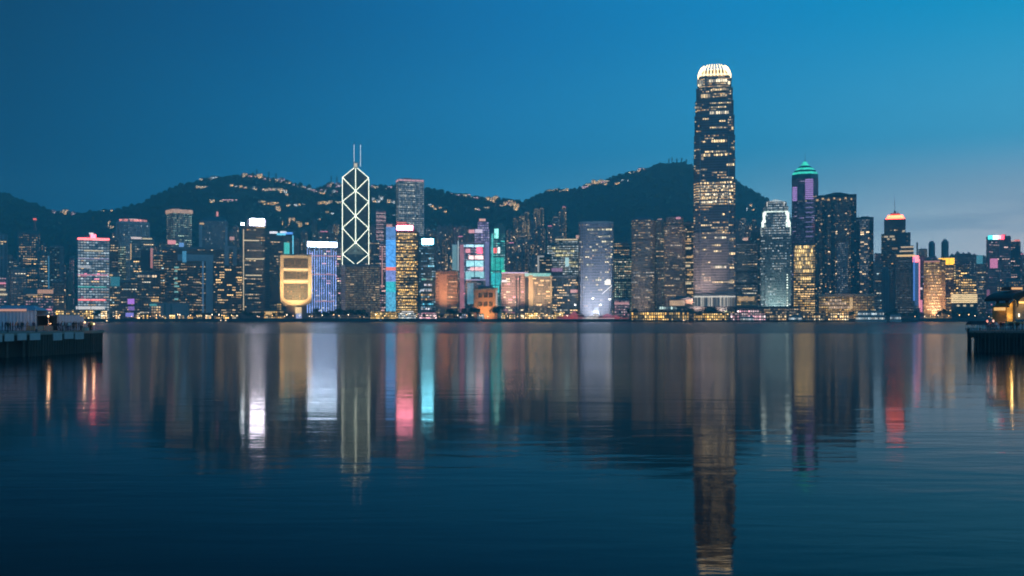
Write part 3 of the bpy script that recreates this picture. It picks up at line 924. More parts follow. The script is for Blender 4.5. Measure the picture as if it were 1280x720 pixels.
# --- glass tower with red top and bands
T = Tower('office_tower', 'blue glass tower banded with red and white light, red sign on its roof', 97, 137, 299, 1470, 0, 0.7)
T.body(fac('glass_banded', (0.16, 0.25, 0.30), (0.09, 0.19, 0.24), 0.18, 0.6, 5, 'white', 0.5, 0.06, 0.22, 0.16), bay=4.0)
T.roof(C_GREY)
T.front('roof_light_band', glow('band_red', (1.0, 0.14, 0.14), 4.0, False), 97, 137, 297.5, 300, 0.8)
sg_ = T.front('rooftop_sign', glow('sign_red', (1.0, 0.08, 0.12), 9.0), 113, 120, 293, 298, 0, 1.0)
T.front('sign_top', glow('sign_white', (1.0, 0.85, 0.85), 1.2), 111.5, 117, 291, 293, 0, 1.0, parent=sg_)
for py, mt, h_, xa, xb in ((312.8, G_CREAM, 1.3, 105, 129), (323, G_LILAC, 0.9, 97, 137), (332, glow('band_white', (0.9, 0.92, 0.95), 0.5, False), 3.2, 97, 114), (343.2, G_PINK, 1.1, 97, 135), (358, G_TEAL, 1.2, 97, 133), (374, glow('band_rose', (1.0, 0.20, 0.20), 2.0, False), 1.8, 97.5, 132.5), (383, glow('band_base', (0.95, 0.9, 0.85), 0.9), 3.6, 95, 131)):
    T.front('light_band', mt, xa, xb, py, py + h_, 0.7)
for x in (97.5, 113.5, 131.5, 136.5):
    T.front('steel_fin', C_STEEL, x - 0.3, x + 0.3, 300, 390, 1.0)
T.windows(14, G_WARM, zr=(0.15, 0.85), run=(1, 3), bay=4.0)
T.windows(8, G_PINK, zr=(0.15, 0.6), run=(1, 2), bay=4.0)
tw('dark narrow tower wedged right of the red banded glass tower', 136, 148, 300, 1640, f_dark, 0, 0.8, win=8, wm=G_DIM)
T = tw('low dark teal glow block right of the red banded tower', 137, 152, 343, 1520, f_teal, 0, 0.8, win=4, name='office_block', cat='office block')
T.front('lit_panel', glow('panel_teal', (0.03, 0.35, 0.45), 0.45, False), 138, 150, 346, 358, 0.5)
T.front('lit_sign', G_WARM, 134, 141, 343, 345, 0.5)

# --- tower with red and white crown
T = Tower('office_tower', 'pale ribbed tower with a glowing red and white crown', 145.5, 187, 279, 1700, 0, 0.7, plan='round')
T.body(fac('tower_ribbed', (0.24, 0.29, 0.32), (0.06, 0.10, 0.12), 0.10, 0.5, 4, 'white', 0.6, 0.22, 0.32, 0.06))
T.roof(C_PALE, 3)
m = MB(); p = rounded(T.w * 0.86, T.d * 0.86, 24, 4); m.prism(p, T.h, T.h + 7); m.build('lit_crown', glow('crown_red', (1.0, 0.32, 0.26), 0.95, False, 0.6, 0.12), T.root)
T.front('crown_sign', glow('crown_sign', (1.0, 0.9, 0.86), 1.5), 161, 172, 273.5, 278, -3, 4.5)
T.fins(C_PALE, 6, 0.5, 1.2)
T.part('left_wing', f_green, (-T.w / 2 - 3, -T.w / 2 + 15, -T.d / 2 - 8, -T.d / 2 - 0.1, 0, T.z(309)))
T.windows(10, G_CREAM)
T = tw('teal fronted tower with a dark square panel and bright roof lights', 163, 193, 300, 1560, fac('tower_teal_panel', (0.06, 0.16, 0.18), GLASS, 0.12, 0.4, 4, 'mix', 0.6, 0.08, 0.3, 0.03), 0, 0.7, win=8)
T.front('dark_panel', C_DARK, 176, 189.5, 312, 338, 0.5)
T.front('roof_lights', glow('rooflights', (1.0, 0.80, 0.72), 0.9, False), 164, 177, 296.5, 299, 0.6)
T.front('roof_lights', G_CREAM, 178, 190, 297.5, 299, 0.6)
T.front('side_light', G_WARM, 163, 164.2, 305, 325, 0.6)
T.front('rose_strip', glow('strip_rose', (1.0, 0.38, 0.32), 0.5, False), 188, 191, 310, 335, 0.6)
tw('plain dark block with a dotted line of lights along its roof', 171, 200, 343, 1500, f_dark, 0, 0.7, win=3, wm=G_DIM, name='office_block', cat='office block').front('roof_lights', glow('rooflights_dots', (1.0, 0.72, 0.42), 0.9, False, 0.6, 0.5), 172, 196, 344, 346.5, 0.5)
T = tw('dark waterfront block with tall violet screen', 150, 172, 352, 1480, f_dark, 0, 0.6, win=4, wm=G_DIM, name='office_block', cat='office block')
T.front('violet_screen', glow('screen_violet', (0.62, 0.22, 0.95), 0.9), 159.5, 168, 373.5, 380, 0.6)
T.front('violet_screen', glow('screen_violet_dim', (0.45, 0.22, 0.85), 0.5), 160, 168, 383, 388, 0.6)
T.front('entrance_light', glow('lamp_violet_blue', (0.35, 0.30, 1.0), 0.8), 157, 167, 391, 396, 0.6)
tw('dark office block with scattered lit rooms beside the violet screen block', 192, 212, 318, 1540, f_dark2, 0, 0.7, win=8, wm=G_DIM, name='office_block', cat='office block')

# --- tower with lit flat cap, rounded tower
T = Tower('office_tower', 'tall tower with glowing flat cap and green lit left face', 208, 240, 266, 1760, 22, 0.9)
T.body(fac('tower_cap', (0.20, 0.22, 0.24), (0.05, 0.07, 0.08), 0.42, 0.4, 3, 'green', 0.6, 0.16, 0.4, 0.05))
m = MB(); m.box(-T.w * .54, T.w * .54, -T.d * .54, T.d * .54, T.h, T.h + 6.5); m.build('lit_cap', glow('cap_amber', (1.0, 0.58, 0.36), 0.55, False, 0.3, 0.2), T.root)
T.part('plant_room', C_CONC, (-T.w * .2, -T.w * .02, -4, 4, T.h + 6.5, T.h + 10))
T.part('side_wall', C_PALE, (T.w / 2, T.w / 2 + 0.6, -T.d / 2, T.d / 2, 0, T.h))
T.windows(16, glow('win_green', (0.75, 1.0, 0.72), 0.65, False))
T.fins(C_GREY, 5, 0.4, 0.8)
T = Tower('office_tower', 'grey blue tower with arched top and a red lit turret', 248.5, 285, 276, 1800, 0, 0.7, plan='round')
T.body(fac('tower_arch_grey', (0.16, 0.20, 0.23), (0.05, 0.08, 0.10), 0.07, 0.3, 3, 'grey', 0.5, 0.24, 0.2, 0.03))
m = MB(); m.prism(T.plan, 0, 5, [(x * .8, y * .8) for x, y in T.plan], cap=0); m.prism([(x * .8, y * .8) for x, y in T.plan], 5, 8, [(x * .35, y * .6) for x, y in T.plan])
o = m.build('arched_roof', C_TEAL, T.root); o.location.z = T.h
tu_ = T.part('turret', plain('turret_rose', (0.4, 0.2, 0.18)), (4.5, 10, -4, 4, T.h + 6, T.h + 13))
T.part('turret_light', glow('turret_red', (1.0, 0.35, 0.30), 1.0, False), (5, 8.5, -4.3, -4, T.h + 10, T.h + 18), parent=tu_)
T.front('corner_pier', C_PALE, 249, 253, 280, 330, 0.8)
T.front('corner_pier', C_PALE, 281.5, 284.5, 284, 330, 0.8)
T.front('corner_light', G_WARM, 249.5, 255, 279, 281, 1.0)
T.windows(6, G_DIM)
tw('shadowy narrow block between arched grey tower and sign tower', 286, 302, 312, 1750, f_dark2, 0, 0.7, win=6, wm=G_DIM, name='office_block', cat='office block').front('lit_sign', glow('sign_salmon', (1.0, 0.5, 0.4), 0.6, False), 287, 293, 294 + 2, 300, 0.6, 3)

# --- government offices: open gate shape with dark offices inside it
T = Tower('gate_building', 'grey building shaped like an open gate with one wide right leg', 213, 267, 318, 1500, 0, 0.35, cat='government building')
T.front('beam', C_PALE, 222, 267, 318, 326, 0.5, T.d)
T.front('leg', C_PALE, 257.5, 266.5, 326, 391, 0.5, T.d)
T.front('office_wing', fac('gate_offices', (0.03, 0.045, 0.055), DKGL, 0.20, 0.6, 4, 'warm', 0.65, 0.10, 0.42, 0.02), 206, 221.8, 318, 400, 0, T.d)
T.front('office_wing', MATS['gate_offices'], 226, 250, 329, 400, -3, T.d - 1)
T.front('edge_light', glow('edge_blue_dim', (0.15, 0.35, 0.65), 0.25, False), 252.5, 255, 326, 391, -2, 4)
T.windows(14, G_DIM, xr=(-0.42, 0.15), zr=(0.2, 0.8))
for py in (333.5, 338, 347, 353, 357, 364, 373):
    T.front('stair_light', glow('stair_teal', (0.35, 0.85, 0.75), 0.55, False), 218, 224 - (py % 3), py, py + 2.0, 0.7)
T.front('stair_light', glow('stair_blue', (0.12, 0.50, 0.85), 0.5, False), 228, 233, 314, 328, 0.8)
T = tw('wide low roofed block with small rooftop sign lamps behind the gate building', 203, 300, 311.5, 1580, f_dark2, 0, 0.4, win=12, wm=G_DIM, name='office_block', cat='office block', bay=4)
T.front('red_screen', glow('screen_salmon', (1.0, 0.35, 0.35), 1.0), 210, 220, 301, 306, 0, 2)
T.front('blue_screen', glow('screen_blue', (0.20, 0.45, 0.95), 0.8), 224, 230, 304, 309, 0, 2)
T = Tower('office_block', 'dark office block with a pale square ring on top and rows of lit rooms', 267, 304, 331, 1510, 0, 0.6, cat='office block')
T.body(fac('ring_offices', (0.03, 0.045, 0.055), DKGL, 0.34, 0.75, 4, 'warm', 0.7, 0.12, 0.45, 0.02), bay=2.6)
T.front('ring_leg', C_PALE, 280.5, 286, 309, 332, 0.5, 14)
T.front('ring_leg', C_PALE, 291, 296, 309, 332, 0.5, 14)
T.front('ring_top', C_PALE, 280.5, 296, 307.5, 310, 0.6, 14)
T.windows(26, G_WARM, bay=2.6, run=(1, 4), zr=(0.35, 0.98), hgt=1.6)
T.windows(8, G_DIM, bay=2.6, run=(1, 3), zr=(0.05, 0.4), hgt=1.6)
T = Tower('assembly_hall', 'low pale grey hall with rounded end on the waterfront by the gate building', 186, 237, 379, 1450, 0, 0.5, cat='hall', plan='round')
T.body(plain('hall_grey', (0.30, 0.31, 0.32), 0.7), z1=T.h)
T.roof(C_CONC, 1, False)
T.front('glazed_front', fac('hall_glass', (0.1, 0.1, 0.1), (0.05, 0.06, 0.07), 0.5, 0.2, 3, 'warm', 0.8, 0.1, 0.2), 189, 201, 383, 394, 1.2)
T.front('glass_panel', C_TEAL, 205, 207, 380, 396, 1.0)
T.front('glass_panel', C_TEAL, 213, 215, 380, 396, 1.0)
T.front('lit_canopy', glow('canopy_teal', (0.15, 0.65, 0.6), 0.5, False), 187, 196, 380, 382.5, 1.5)
T.front('orange_sign', G_GOLD, 189, 198, 374, 377, -4, 6)

# --- tower with the bright white sign
T = Tower('office_tower', 'dark brown tower crowned by a glaring white rooftop sign', 302.5, 337, 283, 1480, 0, 0.75)
T.plan = rect(T.w * 0.9, T.d)
m = MB(); w, d = T.w, T.d
m.box(-w / 2, w * 0.34, -d / 2, d / 2, 0, T.h); m.build('curtain_wall', fac('tower_brown', (0.095, 0.085, 0.09), (0.05, 0.05, 0.055), 0.10, 0.95, 9, 'warm', 0.9, 0.05, 0.48, 0.015), T.root)
T.part('side_wing', fac('tower_brown_side', (0.10, 0.09, 0.095), (0.05, 0.05, 0.055), 0.05, 0.5, 3, 'warm', 0.8, 0.05, 0.48), (w * 0.34, w * 0.5, -d / 2 + 6, d / 2, 0, T.z(288)))
T.front('rooftop_sign', glow('sign_glare', (0.90, 0.84, 1.0), 32.0), 312.5, 330.5, 273.3, 281.5, -1, 2.5)
T.part('sign_frame', C_DARK, (T.px(308), T.px(333), -d / 2 + 4, -d / 2 + 10, T.h, T.z(274)))
T.front('corner_lamp', glow('lamp_glare', (0.8, 0.92, 1.0), 45.0), 301.5, 305, 279, 281.5, 0.2, 2)
T.front('light_strip', G_CREAM, 304, 305, 287, 388, 0.3)
for py, xa, xb in ((300, 305, 324), (312.5, 309, 331), (323, 307, 330), (330.5, 306, 314), (336, 320, 329), (343.5, 307, 327), (348, 308, 328), (367.5, 306, 327), (372, 310, 324), (377.5, 318, 326), (389.5, 312, 327)):
    T.front('lit_floor', G_CREAM if py in (300, 323, 343.5) else glow('floor_gold', (1.0, 0.68, 0.34), 0.62, False, 0.5, 0.4), xa, xb, py, py + 1.3, 0.15)
T = Tower('office_tower', 'dark tower with blue white rooftop lights and a teal glowing screen', 337, 367, 294, 1560, 0, 0.7)
T.body(fac('tower_dark_blue', (0.03, 0.055, 0.07), DKGL, 0.06, 0.7, 5, 'warm', 0.6, 0.1, 0.4, 0.02)); T.roof(C_DARK)
for xa, xb, py, mt in ((337, 347, 289.5, G_WHITE), (346, 357, 291.5, G_CYAN), (353, 366, 290, G_BLUE), (350, 358, 289, G_WHITE)):
    T.front('roof_light', glow('roof_' + mt.name, tuple(mt.node_tree.nodes['Principled BSDF'].inputs['Emission Color'].default_value)[:3], 1.2), xa, xb, py, py + 2.6, 0.8, 2)
T.front('teal_screen', glow('screen_teal', (0.10, 0.85, 0.72), 0.75, True), 355, 362, 303, 318, 0.6)
T.front('edge_strip', G_CYAN, 365.5, 367, 294, 318, 0.5)
T.windows(9, G_DIM)

# --- the golden block on a narrow stem
T = Tower('headquarters_building', 'golden floodlit block with rounded lower edge raised on a narrow stem', 349, 390, 319, 1440, 0, 0.7, cat='office building')
Z = T.z
w, d = T.w, T.d
GOLDST = plain('golden_stone', (0.60, 0.47, 0.28), 0.6)
def u_shape(x0, x1, zt, zb, rad, n=9):
    pts = [(x0, zt)]
    for k in range(n + 1):
        t = math.pi + k / n * math.pi / 2
        pts.append((x0 + rad + rad * math.cos(t), zb + rad * 0.62 + rad * 0.62 * math.sin(t)))
    for k in range(n + 1):
        t = 1.5 * math.pi + k / n * math.pi / 2
        pts.append((x1 - rad + rad * math.cos(t), zb + rad * 0.62 + rad * 0.62 * math.sin(t)))
    pts.append((x1, zt))
    return pts
def plate(name, pts, y0, y1, mat):
    m = MB()
    m.face([(x, y0, z) for x, z in pts])
    m.face([(x, y1, z) for x, z in reversed(pts)])
    n = len(pts)
    for i in range(n):
        a, b = pts[i], pts[(i + 1) % n]
        m.face([(a[0], y1, a[1]), (b[0], y1, b[1]), (b[0], y0, b[1]), (a[0], y0, a[1])])
    return m.build(name, mat, T.root)
plate('frame', u_shape(-w / 2 + 1.5, w / 2, Z(319), Z(381.5), 12), -d / 2, d / 2, GOLDST)
T.part('left_side', GOLDST, (-w / 2, -w / 2 + 1.5, -d / 2 + 3, d / 2, Z(372), Z(320)))
INR = fac('gold_windows', (0.10, 0.08, 0.055), (0.014, 0.013, 0.013), 0.40, 0.2, 3, 'gold', 0.34, 0.2, 0.3, 0.02)
for ya, yb in ((323, 334.5), (339.5, 349)):
    T.front('window_panel', INR, 354.5, 385, ya, yb, 0.25, 0.3, bay=2.4, fl=3.4)
m = MB()
pts = u_shape(T.px(354.5), T.px(385), Z(354.5), Z(375.5), 9)
for k in range(1, len(pts) - 1):
    q = [pts[0], pts[k], pts[k + 1]]
    m.face([(x, -d / 2 - 0.25, z) for x, z in q], [(x / 2.4, z / 3.4) for x, z in q])
m.build('window_panel', INR, T.root)
for py in (336.8, 351.5):
    T.front('light_shelf', glow('shelf_gold', (1.0, 0.60, 0.20), 1.3), 354.5, 385, py - 1.2, py + 1.2, 0.8)
T.front('stem', C_BROWN, 358, 383, 381, 400, -6, d - 8)
T.front('lobby_glass', glow('lobby_warm', (1.0, 0.70, 0.34), 0.8), 369, 377, 384, 392, -5.5)
T.front('lobby_door', glow('lobby_blue', (0.55, 0.62, 1.0), 0.7), 370, 377, 392, 398, -5.5)
T.front('rooftop', C_BEIGE, 353, 388, 317.5, 319, -3, d - 6)
T.flood(900000, (1.0, 0.68, 0.34), 44, 75, up=0.62, z=10)
T.flood(26000, (1.0, 0.60, 0.22), 9, 120, up=0.3, z=8)
T = Tower('low_wing', 'low golden lit wing left of the golden block', 330, 358, 388, 1430, 0, 0.6, cat='building')
T.body(fac('wing_gold', (0.30, 0.22, 0.12), (0.06, 0.05, 0.03), 0.6, 0.2, 3, 'gold', 0.8, 0.15, 0.3, 0.05)); T.roof(C_BROWN, 1, False)
T.front('tower_bay', MATS['wing_gold'], 346, 352, 380, 388, 0, 12)
T.front('lit_front', G_GOLD, 332, 340, 390, 393, 0.5)

# --- white banded tower with vertical light lines
T = Tower('office_tower', 'tower with white glowing crown band and vertical blue white light lines', 383, 427, 302, 1540, 10, 0.4)
T.body(fac('tower_led_lines', (0.06, 0.07, 0.11), (0.04, 0.05, 0.085), 0.35, 0.3, 4, 'grey', 0.35, 0.2, 0.3, 0.05)); T.roof(C_GREY, 0.5)
T.front('crown_band', glow('band_glare', (0.60, 0.78, 1.0), 22.0), 384.5, 421, 302.5, 308.5, 0.8)
LED = glow('led_line', (0.28, 0.45, 1.0), 2.4, True, 0.5, 0.12)
for i in range(13):
    x = 384.4 + i * 2.95
    T.front('led_line', LED, x - 0.26, x + 0.26, 310.5 + (i * 37 % 5), 391, 0.5, 0.2)
for py, xa, xb in ((319, 388, 421), (342.5, 387, 419), (376, 394, 418)):
    T.front('pink_line', glow('line_pink', (1.0, 0.42, 0.5), 0.55, False), xa, xb, py, py + 1.1, 0.7)
T.windows(24, glow('win_rose', (1.0, 0.45, 0.48), 0.7, False), run=(1, 2), zr=(0.3, 0.95))
T.windows(16, G_CREAM, run=(1, 2), zr=(0.1, 0.95))

# --- braced prism tower
T = Tower('braced_tower', 'dark prism tower outlined by white triangular light bracing and twin masts', 428, 461, 222, 1850, 0, 1.0, cat='skyscraper')
w = T.w / 2
GL = fac('prism_glass', (0.03, 0.055, 0.07), (0.02, 0.055, 0.075), 0.03, 0.3, 3, 'mix', 0.5, 0.05, 0.1, 0.015, 0.08, 0.35)
LINE = glow('brace_light', (0.95, 1.0, 0.76), 4.6, True)
z1, z2, z3 = T.z(222), T.z(206), T.z(304)
z4 = T.z(318)
FL_, FR_, BL_, BR_, CC = (-w, -w), (w, -w), (-w, w), (w, w), (0, 0)
def tri_prism(name, a, b, zo, zi, z0=0):
    """a quarter of the square: outer edge a-b at height zo, ridge at the centre at height zi"""
    m = MB()
    m.wall(a, b, z0, zo)
    for p, q in ((b, CC), (CC, a)):
        L = math.dist(p, q) / 3.2
        zp, zq = (zi if p == CC else zo), (zi if q == CC else zo)
        m.face([(*p, z0), (*q, z0), (*q, zq), (*p, zp)], [(0, z0 / 3.8), (L, z0 / 3.8), (L, zq / 3.8), (0, zp / 3.8)])
    m.face([(*a, zo), (*b, zo), (*CC, zi)], [(0.5, 0.5)] * 3)
    return m.build(name, GL, T.root)
tri_prism('glass_shaft', FL_, FR_, z4, z3)
tri_prism('glass_shaft', FR_, BR_, z1, z2)
tri_prism('glass_shaft', BL_, FL_, z1, z2)
tri_prism('glass_shaft', BR_, BL_, z1 + 4, z2)
def brace(p, q, r=0.37, name='light_brace'):
    m = MB(); m.tube(p, q, r); m.build(name, LINE, T.root)
e = 0.5
for x, y in ((-w, -w), (w, -w)):
    brace((x, y - e, T.z(334)), (x, y - e, z1))
    brace((x, y - e, z1), (0, -e, z2))
brace((0, -1.0, z3), (0, -1.0, z2))
# bracing lies on the two inner faces above the cut and on the front face below it
zs = [T.z(p) for p in (222, 236.5, 252, 268.5, 285, 302)]
for s_ in (-1, 1):
    out_ = (s_ * w, -w - 0.4)
    mid_ = (0, -1.2)
    seq = [(out_, zs[0]), (mid_, zs[1]), (out_, zs[2]), (mid_, zs[3]), (out_, zs[4]), (mid_, zs[5])]
    for (p, za), (q, zb) in zip(seq, seq[1:]):
        brace((*p, za), (*q, zb))
    brace((0, -w - 0.4, T.z(302.5)) if False else (0, -1.2, zs[5]), (s_ * w, -w - 0.4, z4))
    brace((s_ * w, -w - 0.6, z4), (0, -w - 0.6, T.z(331)))
ln_ = T.part('lantern', plain('lantern_pale', (0.5, 0.5, 0.45)), (-4.2, 4.2, -3.5, 3.5, z2 - 3, z2 + 8))
T.part('lantern_light', glow('lantern_light', (1.0, 0.86, 0.6), 0.8, False), (-3.0, 3.0, -3.9, -3.6, z2 - 1, z2 + 6), parent=ln_)
for px_, top in ((442.6, 173.5), (450.6, 175)):
    m = MB(); x = (px_ - 444.5) / F * T.D
    m.tube((x * 0.55, 0, z2 + 2), (x, 0, T.z(199)), 1.0); m.tube((x, 0, T.z(199)), (x, 0, T.z(top)), 0.75, 0.4)
    ms_ = m.build('mast', C_STEEL if px_ > 445 else C_DARK, T.root)
    m = MB(); m.tube((x, -0.9, T.z(206)), (x, -0.9, T.z(178)), 0.45); m.build('mast_light', glow('mast_white', (0.8, 0.9, 0.95), 1.5, False), ms_)
T.part('stone_base', C_CONC, (-w - 2, w + 2, -w - 2, w + 2, 0, 22))
T.windows(7, G_DIM, zr=(0.1, 0.4))

# --- between the braced tower and the gold banded tower
T = tw('brown gridded office block standing before the braced tower', 426, 475, 332, 1480, fac('block_brown_grid', (0.13, 0.105, 0.10), (0.05, 0.045, 0.045), 0.62, 0.15, 3, 'warm', 0.22, 0.14, 0.34, 0.05), 14, 0.55, win=0, name='office_block', cat='office block', bay=2.2, fl=3.2)
T.windows(10, G_DIM, run=(1, 2), hgt=1.6)
T.part('side_wall', C_BROWN, (T.w / 2, T.w / 2 + 0.5, -T.d / 2, T.d / 2, 0, T.h))
T = tw('slim tower striped with pink and white floor lights', 470, 482.5, 264, 1800, fac('tower_pink_rows', (0.20, 0.17, 0.19), (0.08, 0.07, 0.08), 0.85, 0.95, 12, 'pink', 0.55, 0.04, 0.5, 0.04), 0, 0.8, win=0)
for k in range(12):
    T.front('floor_light', glow('floor_rose', (1.0, 0.62, 0.58), 0.55, False), 470.5, 482, 266 + k * 4.7, 266.9 + k * 4.7, 0.4)
tw('salmon lit block low behind the blue edged gold tower', 480, 494, 276 + 4, 1760, f_res3, 0, 0.8, win=6, wm=glow('win_salmon', (1.0, 0.5, 0.42), 0.7, False))
tw('dark block half hidden between the brown grid block and the blue edge', 464, 477, 303, 1700, f_dark2, 0, 0.8, win=8, wm=G_WARM)
T = tw('narrow salmon lit strip of offices right of the brown grid block', 474, 482.5, 305, 1560, fac('strip_salmon', (0.22, 0.13, 0.11), (0.06, 0.05, 0.05), 0.5, 0.6, 3, 'pink', 0.6, 0.1, 0.4), 0, 1.0, win=6, wm=MATS['win_salmon'])
T.front('edge_light', glow('edge_salmon', (1.0, 0.42, 0.28), 0.5, False), 477, 478.5, 308, 360, 0.5)
T = Tower('office_tower', 'square white gridded tower with a rosy lit roof edge', 495, 530, 224, 1800, 12, 0.5)
T.body(fac('tower_white_grid', (0.22, 0.25, 0.27), (0.10, 0.13, 0.14), 0.9, 0.7, 6, 'grey', 0.40, 0.12, 0.46, 0.10), bay=3.6)
T.roof(C_PALE, 1.0)
m = MB(); m.box(-T.w * .51, T.w * .51, -T.d * .51, T.d * .51, T.h - 3, T.h); m.build('roof_light_edge', glow('edge_rose', (1.0, 0.50, 0.52), 0.8, False), T.root)
T.fins(plain('bright_steel', (0.5, 0.52, 0.54), 0.4, 0.5), 7, 0.5, 0.9)
for k in range(9):
    T.front('lit_floor', glow('floor_cream', (1.0, 0.92, 0.72), 0.62, False, 0.4, 0.3), 496 + (k * 7 % 4), 523 - (k * 5 % 6), 230 + k * 7.0, 231.3 + k * 7.0, 0.25)

# --- gold banded tower with a blue LED edge
T = Tower('office_tower', 'gold banded tower with curved red lit roof and blue LED left edge', 482, 523, 290, 1500, 0, 0.6)
w, d = T.w, T.d
m = MB(); m.box(T.px(495), T.px(523), -d / 2, d / 2, 0, T.h, 2.8, 3.8)
m.build('curtain_wall', fac('tower_gold_bands', (0.06, 0.05, 0.04), (0.04, 0.035, 0.03), 0.68, 0.96, 14, 'gold', 1.05, 0.05, 0.40, 0.06), T.root)
m = MB(); pr = [(T.px(495), T.z(277)), (T.px(502), T.z(276.5)), (T.px(509), T.z(278.5)), (T.px(515), T.z(282)), (T.px(520), T.z(287)), (T.px(523), T.z(290.5)), (T.px(495), T.z(290.5))]
m.face([(x, -d / 2, z) for x, z in reversed(pr)]); m.face([(x, d / 2, z) for x, z in pr])
for a, b in zip(pr, pr[1:] + pr[:1]):
    m.face([(a[0], -d / 2, a[1]), (b[0], -d / 2, b[1]), (b[0], d / 2, b[1]), (a[0], d / 2, a[1])])
m.build('curved_roof', plain('roof_rose', (0.32, 0.16, 0.14), 0.4), T.root)
T.front('roof_sign', glow('sign_rosewhite', (1.0, 0.24, 0.36), 24.0, True, 0.25, 0.2), 496, 516, 282, 287.5, 0.8)
T.front('roof_edge_light', glow('edge_redlight', (1.0, 0.22, 0.14), 0.9, False), 496, 508, 277.5, 279.5, 0.6)
for k in range(22):
    if k in (7, 13, 14): continue
    T.front('lit_floor', glow('floor_gold_a', (1.0, 0.56, 0.12), 1.3, False, 0.45, 0.35) if k % 3 else glow('floor_gold_b', (1.0, 0.66, 0.24), 1.3, False, 0.5, 0.3), 496 + (k * 5 % 3), 521 - (k * 7 % 4), 292 + k * 4.35, 293.6 + k * 4.35, 0.2)
T.part('steel_pier', C_DARK, (T.px(522), T.px(524), -d / 2 - 0.8, -d / 2 + 1, 0, T.z(291)))
def led_edge(T, name, xa, xb, stops):
    for ya, yb, mt in stops:
        T.front(name, mt, xa, xb, ya, yb, 1.4, d)
B1 = glow('led_blue', (0.10, 0.40, 0.95), 1.27, True, 0.35, 0.25)
led_edge(T, 'led_panel', 482.5, 494.5, [(284, 300, glow('led_blue_dim', (0.16, 0.36, 0.80), 0.77, True, 0.4, 0.25)), (300.1, 334, B1), (334.1, 338, glow('led_red', (1.0, 0.20, 0.12), 1.36)), (338.1, 352, glow('led_indigo', (0.28, 0.36, 0.85), 0.94, True, 0.4, 0.3)), (352.1, 365, glow('led_teal', (0.05, 0.62, 0.72), 1.02, True, 0.4, 0.3)), (365.1, 389, glow('led_sky', (0.12, 0.55, 0.85), 0.94, True, 0.5, 0.3))])
T.front('led_cap', glow('cap_salmon', (1.0, 0.45, 0.36), 0.6, False), 483, 490, 280.5, 283.8, 0.5, 10)
T.front('shop_front', glow('shop_white', (1.0, 0.92, 0.85), 0.9), 502, 517, 389, 397, 1.5)
T = Tower('office_tower', 'dark glass tower with cyan sign and cyan white floor bands', 523.5, 545, 297, 1490, 0, 0.8)
T.body(fac('tower_cyan', (0.035, 0.06, 0.075), DKGL, 0.20, 0.8, 5, 'cyan', 0.6, 0.1, 0.42, 0.03)); T.roof(C_DARK)
T.front('rooftop_sign', glow('sign_cyan', (0.22, 0.80, 1.0), 28.0), 527.5, 541.5, 298.5, 305.5, 0.8)
for py, xa, xb, mt in ((322, 533, 542, G_CYAN), (331.5, 529, 543, G_CYAN), (348, 527, 541, G_TEAL), (355, 530, 540, G_WHITE), (362, 525, 540, G_WHITE), (367.5, 526, 542, G_GOLD), (373, 526, 542, G_GOLD), (379, 528, 542, G_CYAN), (385, 526, 540, G_WHITE)):
    T.front('lit_floor', glow('fl_' + mt.name, tuple(mt.node_tree.nodes['Principled BSDF'].inputs['Emission Color'].default_value)[:3], 0.75, False, 0.35, 0.3), xa, xb, py, py + 2.2, 0.3)
T.fins(C_DARK, 3, 0.8, 1.2)
T.front('pink_shop', G_PINK, 527, 544, 391, 396, 1.0)

# --- brown gold hotel block, pale slab, coloured bank
T = tw('copper floodlit office block with blank left half', 544.5, 575, 340, 1470, fac('block_copper', (0.36, 0.22, 0.15), (0.06, 0.05, 0.04), 0.22, 0.5, 5, 'gold', 0.5, 0.10, 0.42), -10, 0.6, win=8, wm=G_DIM, name='office_block', cat='office block', parapet=2, pmat=C_BROWN)
for k in range(9):
    T.front('balcony_row', C_BROWN, 560, 574, 345 + k * 4.6, 346.8 + k * 4.6, 1.2)
T.front('blank_wall', plain('copper_stone', (0.42, 0.25, 0.16)), 549, 559, 343, 392, 0.4)
T.flood(420000, (1.0, 0.50, 0.26), 56, 62, up=0.75, z=10)
T = tw('pale cyan slab tower standing behind the copper block', 565, 573.5, 305, 1600, plain('pale_slab', (0.35, 0.52, 0.56)), 0, 0.9, win=0)
T.front('lit_face', glow('slab_cyan', (0.35, 0.72, 0.80), 0.42, False), 565.4, 571, 306, 340, 0.4)
T.front('lit_edge', glow('slab_edge', (0.7, 0.9, 0.95), 0.6, False), 572, 573.5, 301, 340, 0.8)
T = Tower('bank_tower', 'stepped bank tower glowing pink, teal and violet with stacked screens', 574, 612, 303, 1570, 0, 0.6)
w, d = T.w, T.d
NE = fac('bank_neon', (0.34, 0.22, 0.26), (0.10, 0.10, 0.12), 0.75, 0.5, 4, 'neon', 0.55, 0.12, 0.35, 0.12)
T.body(NE, bay=3.6)
T.front('upper_stage', fac('bank_lilac', (0.32, 0.30, 0.42), (0.12, 0.11, 0.16), 0.6, 0.8, 6, 'violet', 0.4, 0.1, 0.35, 0.12), 593, 612, 286.5, 303, 0, d * 0.8)
T.front('top_stage', MATS['bank_lilac'], 597, 611, 277, 286.5, -2, d * 0.6)
T.front('mast_lamp', glow('lamp_salmon', (1.0, 0.5, 0.4), 0.9, False), 599, 607, 273, 276, -4, 5)
T.front('step_light', glow('step_rose', (1.0, 0.42, 0.45), 0.9, False), 586, 593, 287, 291, -0.2, 6)
T.front('step_light', glow('step_white', (0.95, 0.80, 1.0), 0.9, False), 594, 603, 286.5, 291, 0.8)
T.front('pink_pier', glow('pier_rose', (0.95, 0.32, 0.40), 0.45, True, 0.3, 0.1), 575, 580, 306, 390, 1.4)
T.front('side_pier', glow('pier_violet', (0.42, 0.42, 0.90), 0.35, True, 0.3, 0.1), 606, 611.5, 303, 380, 1.6)
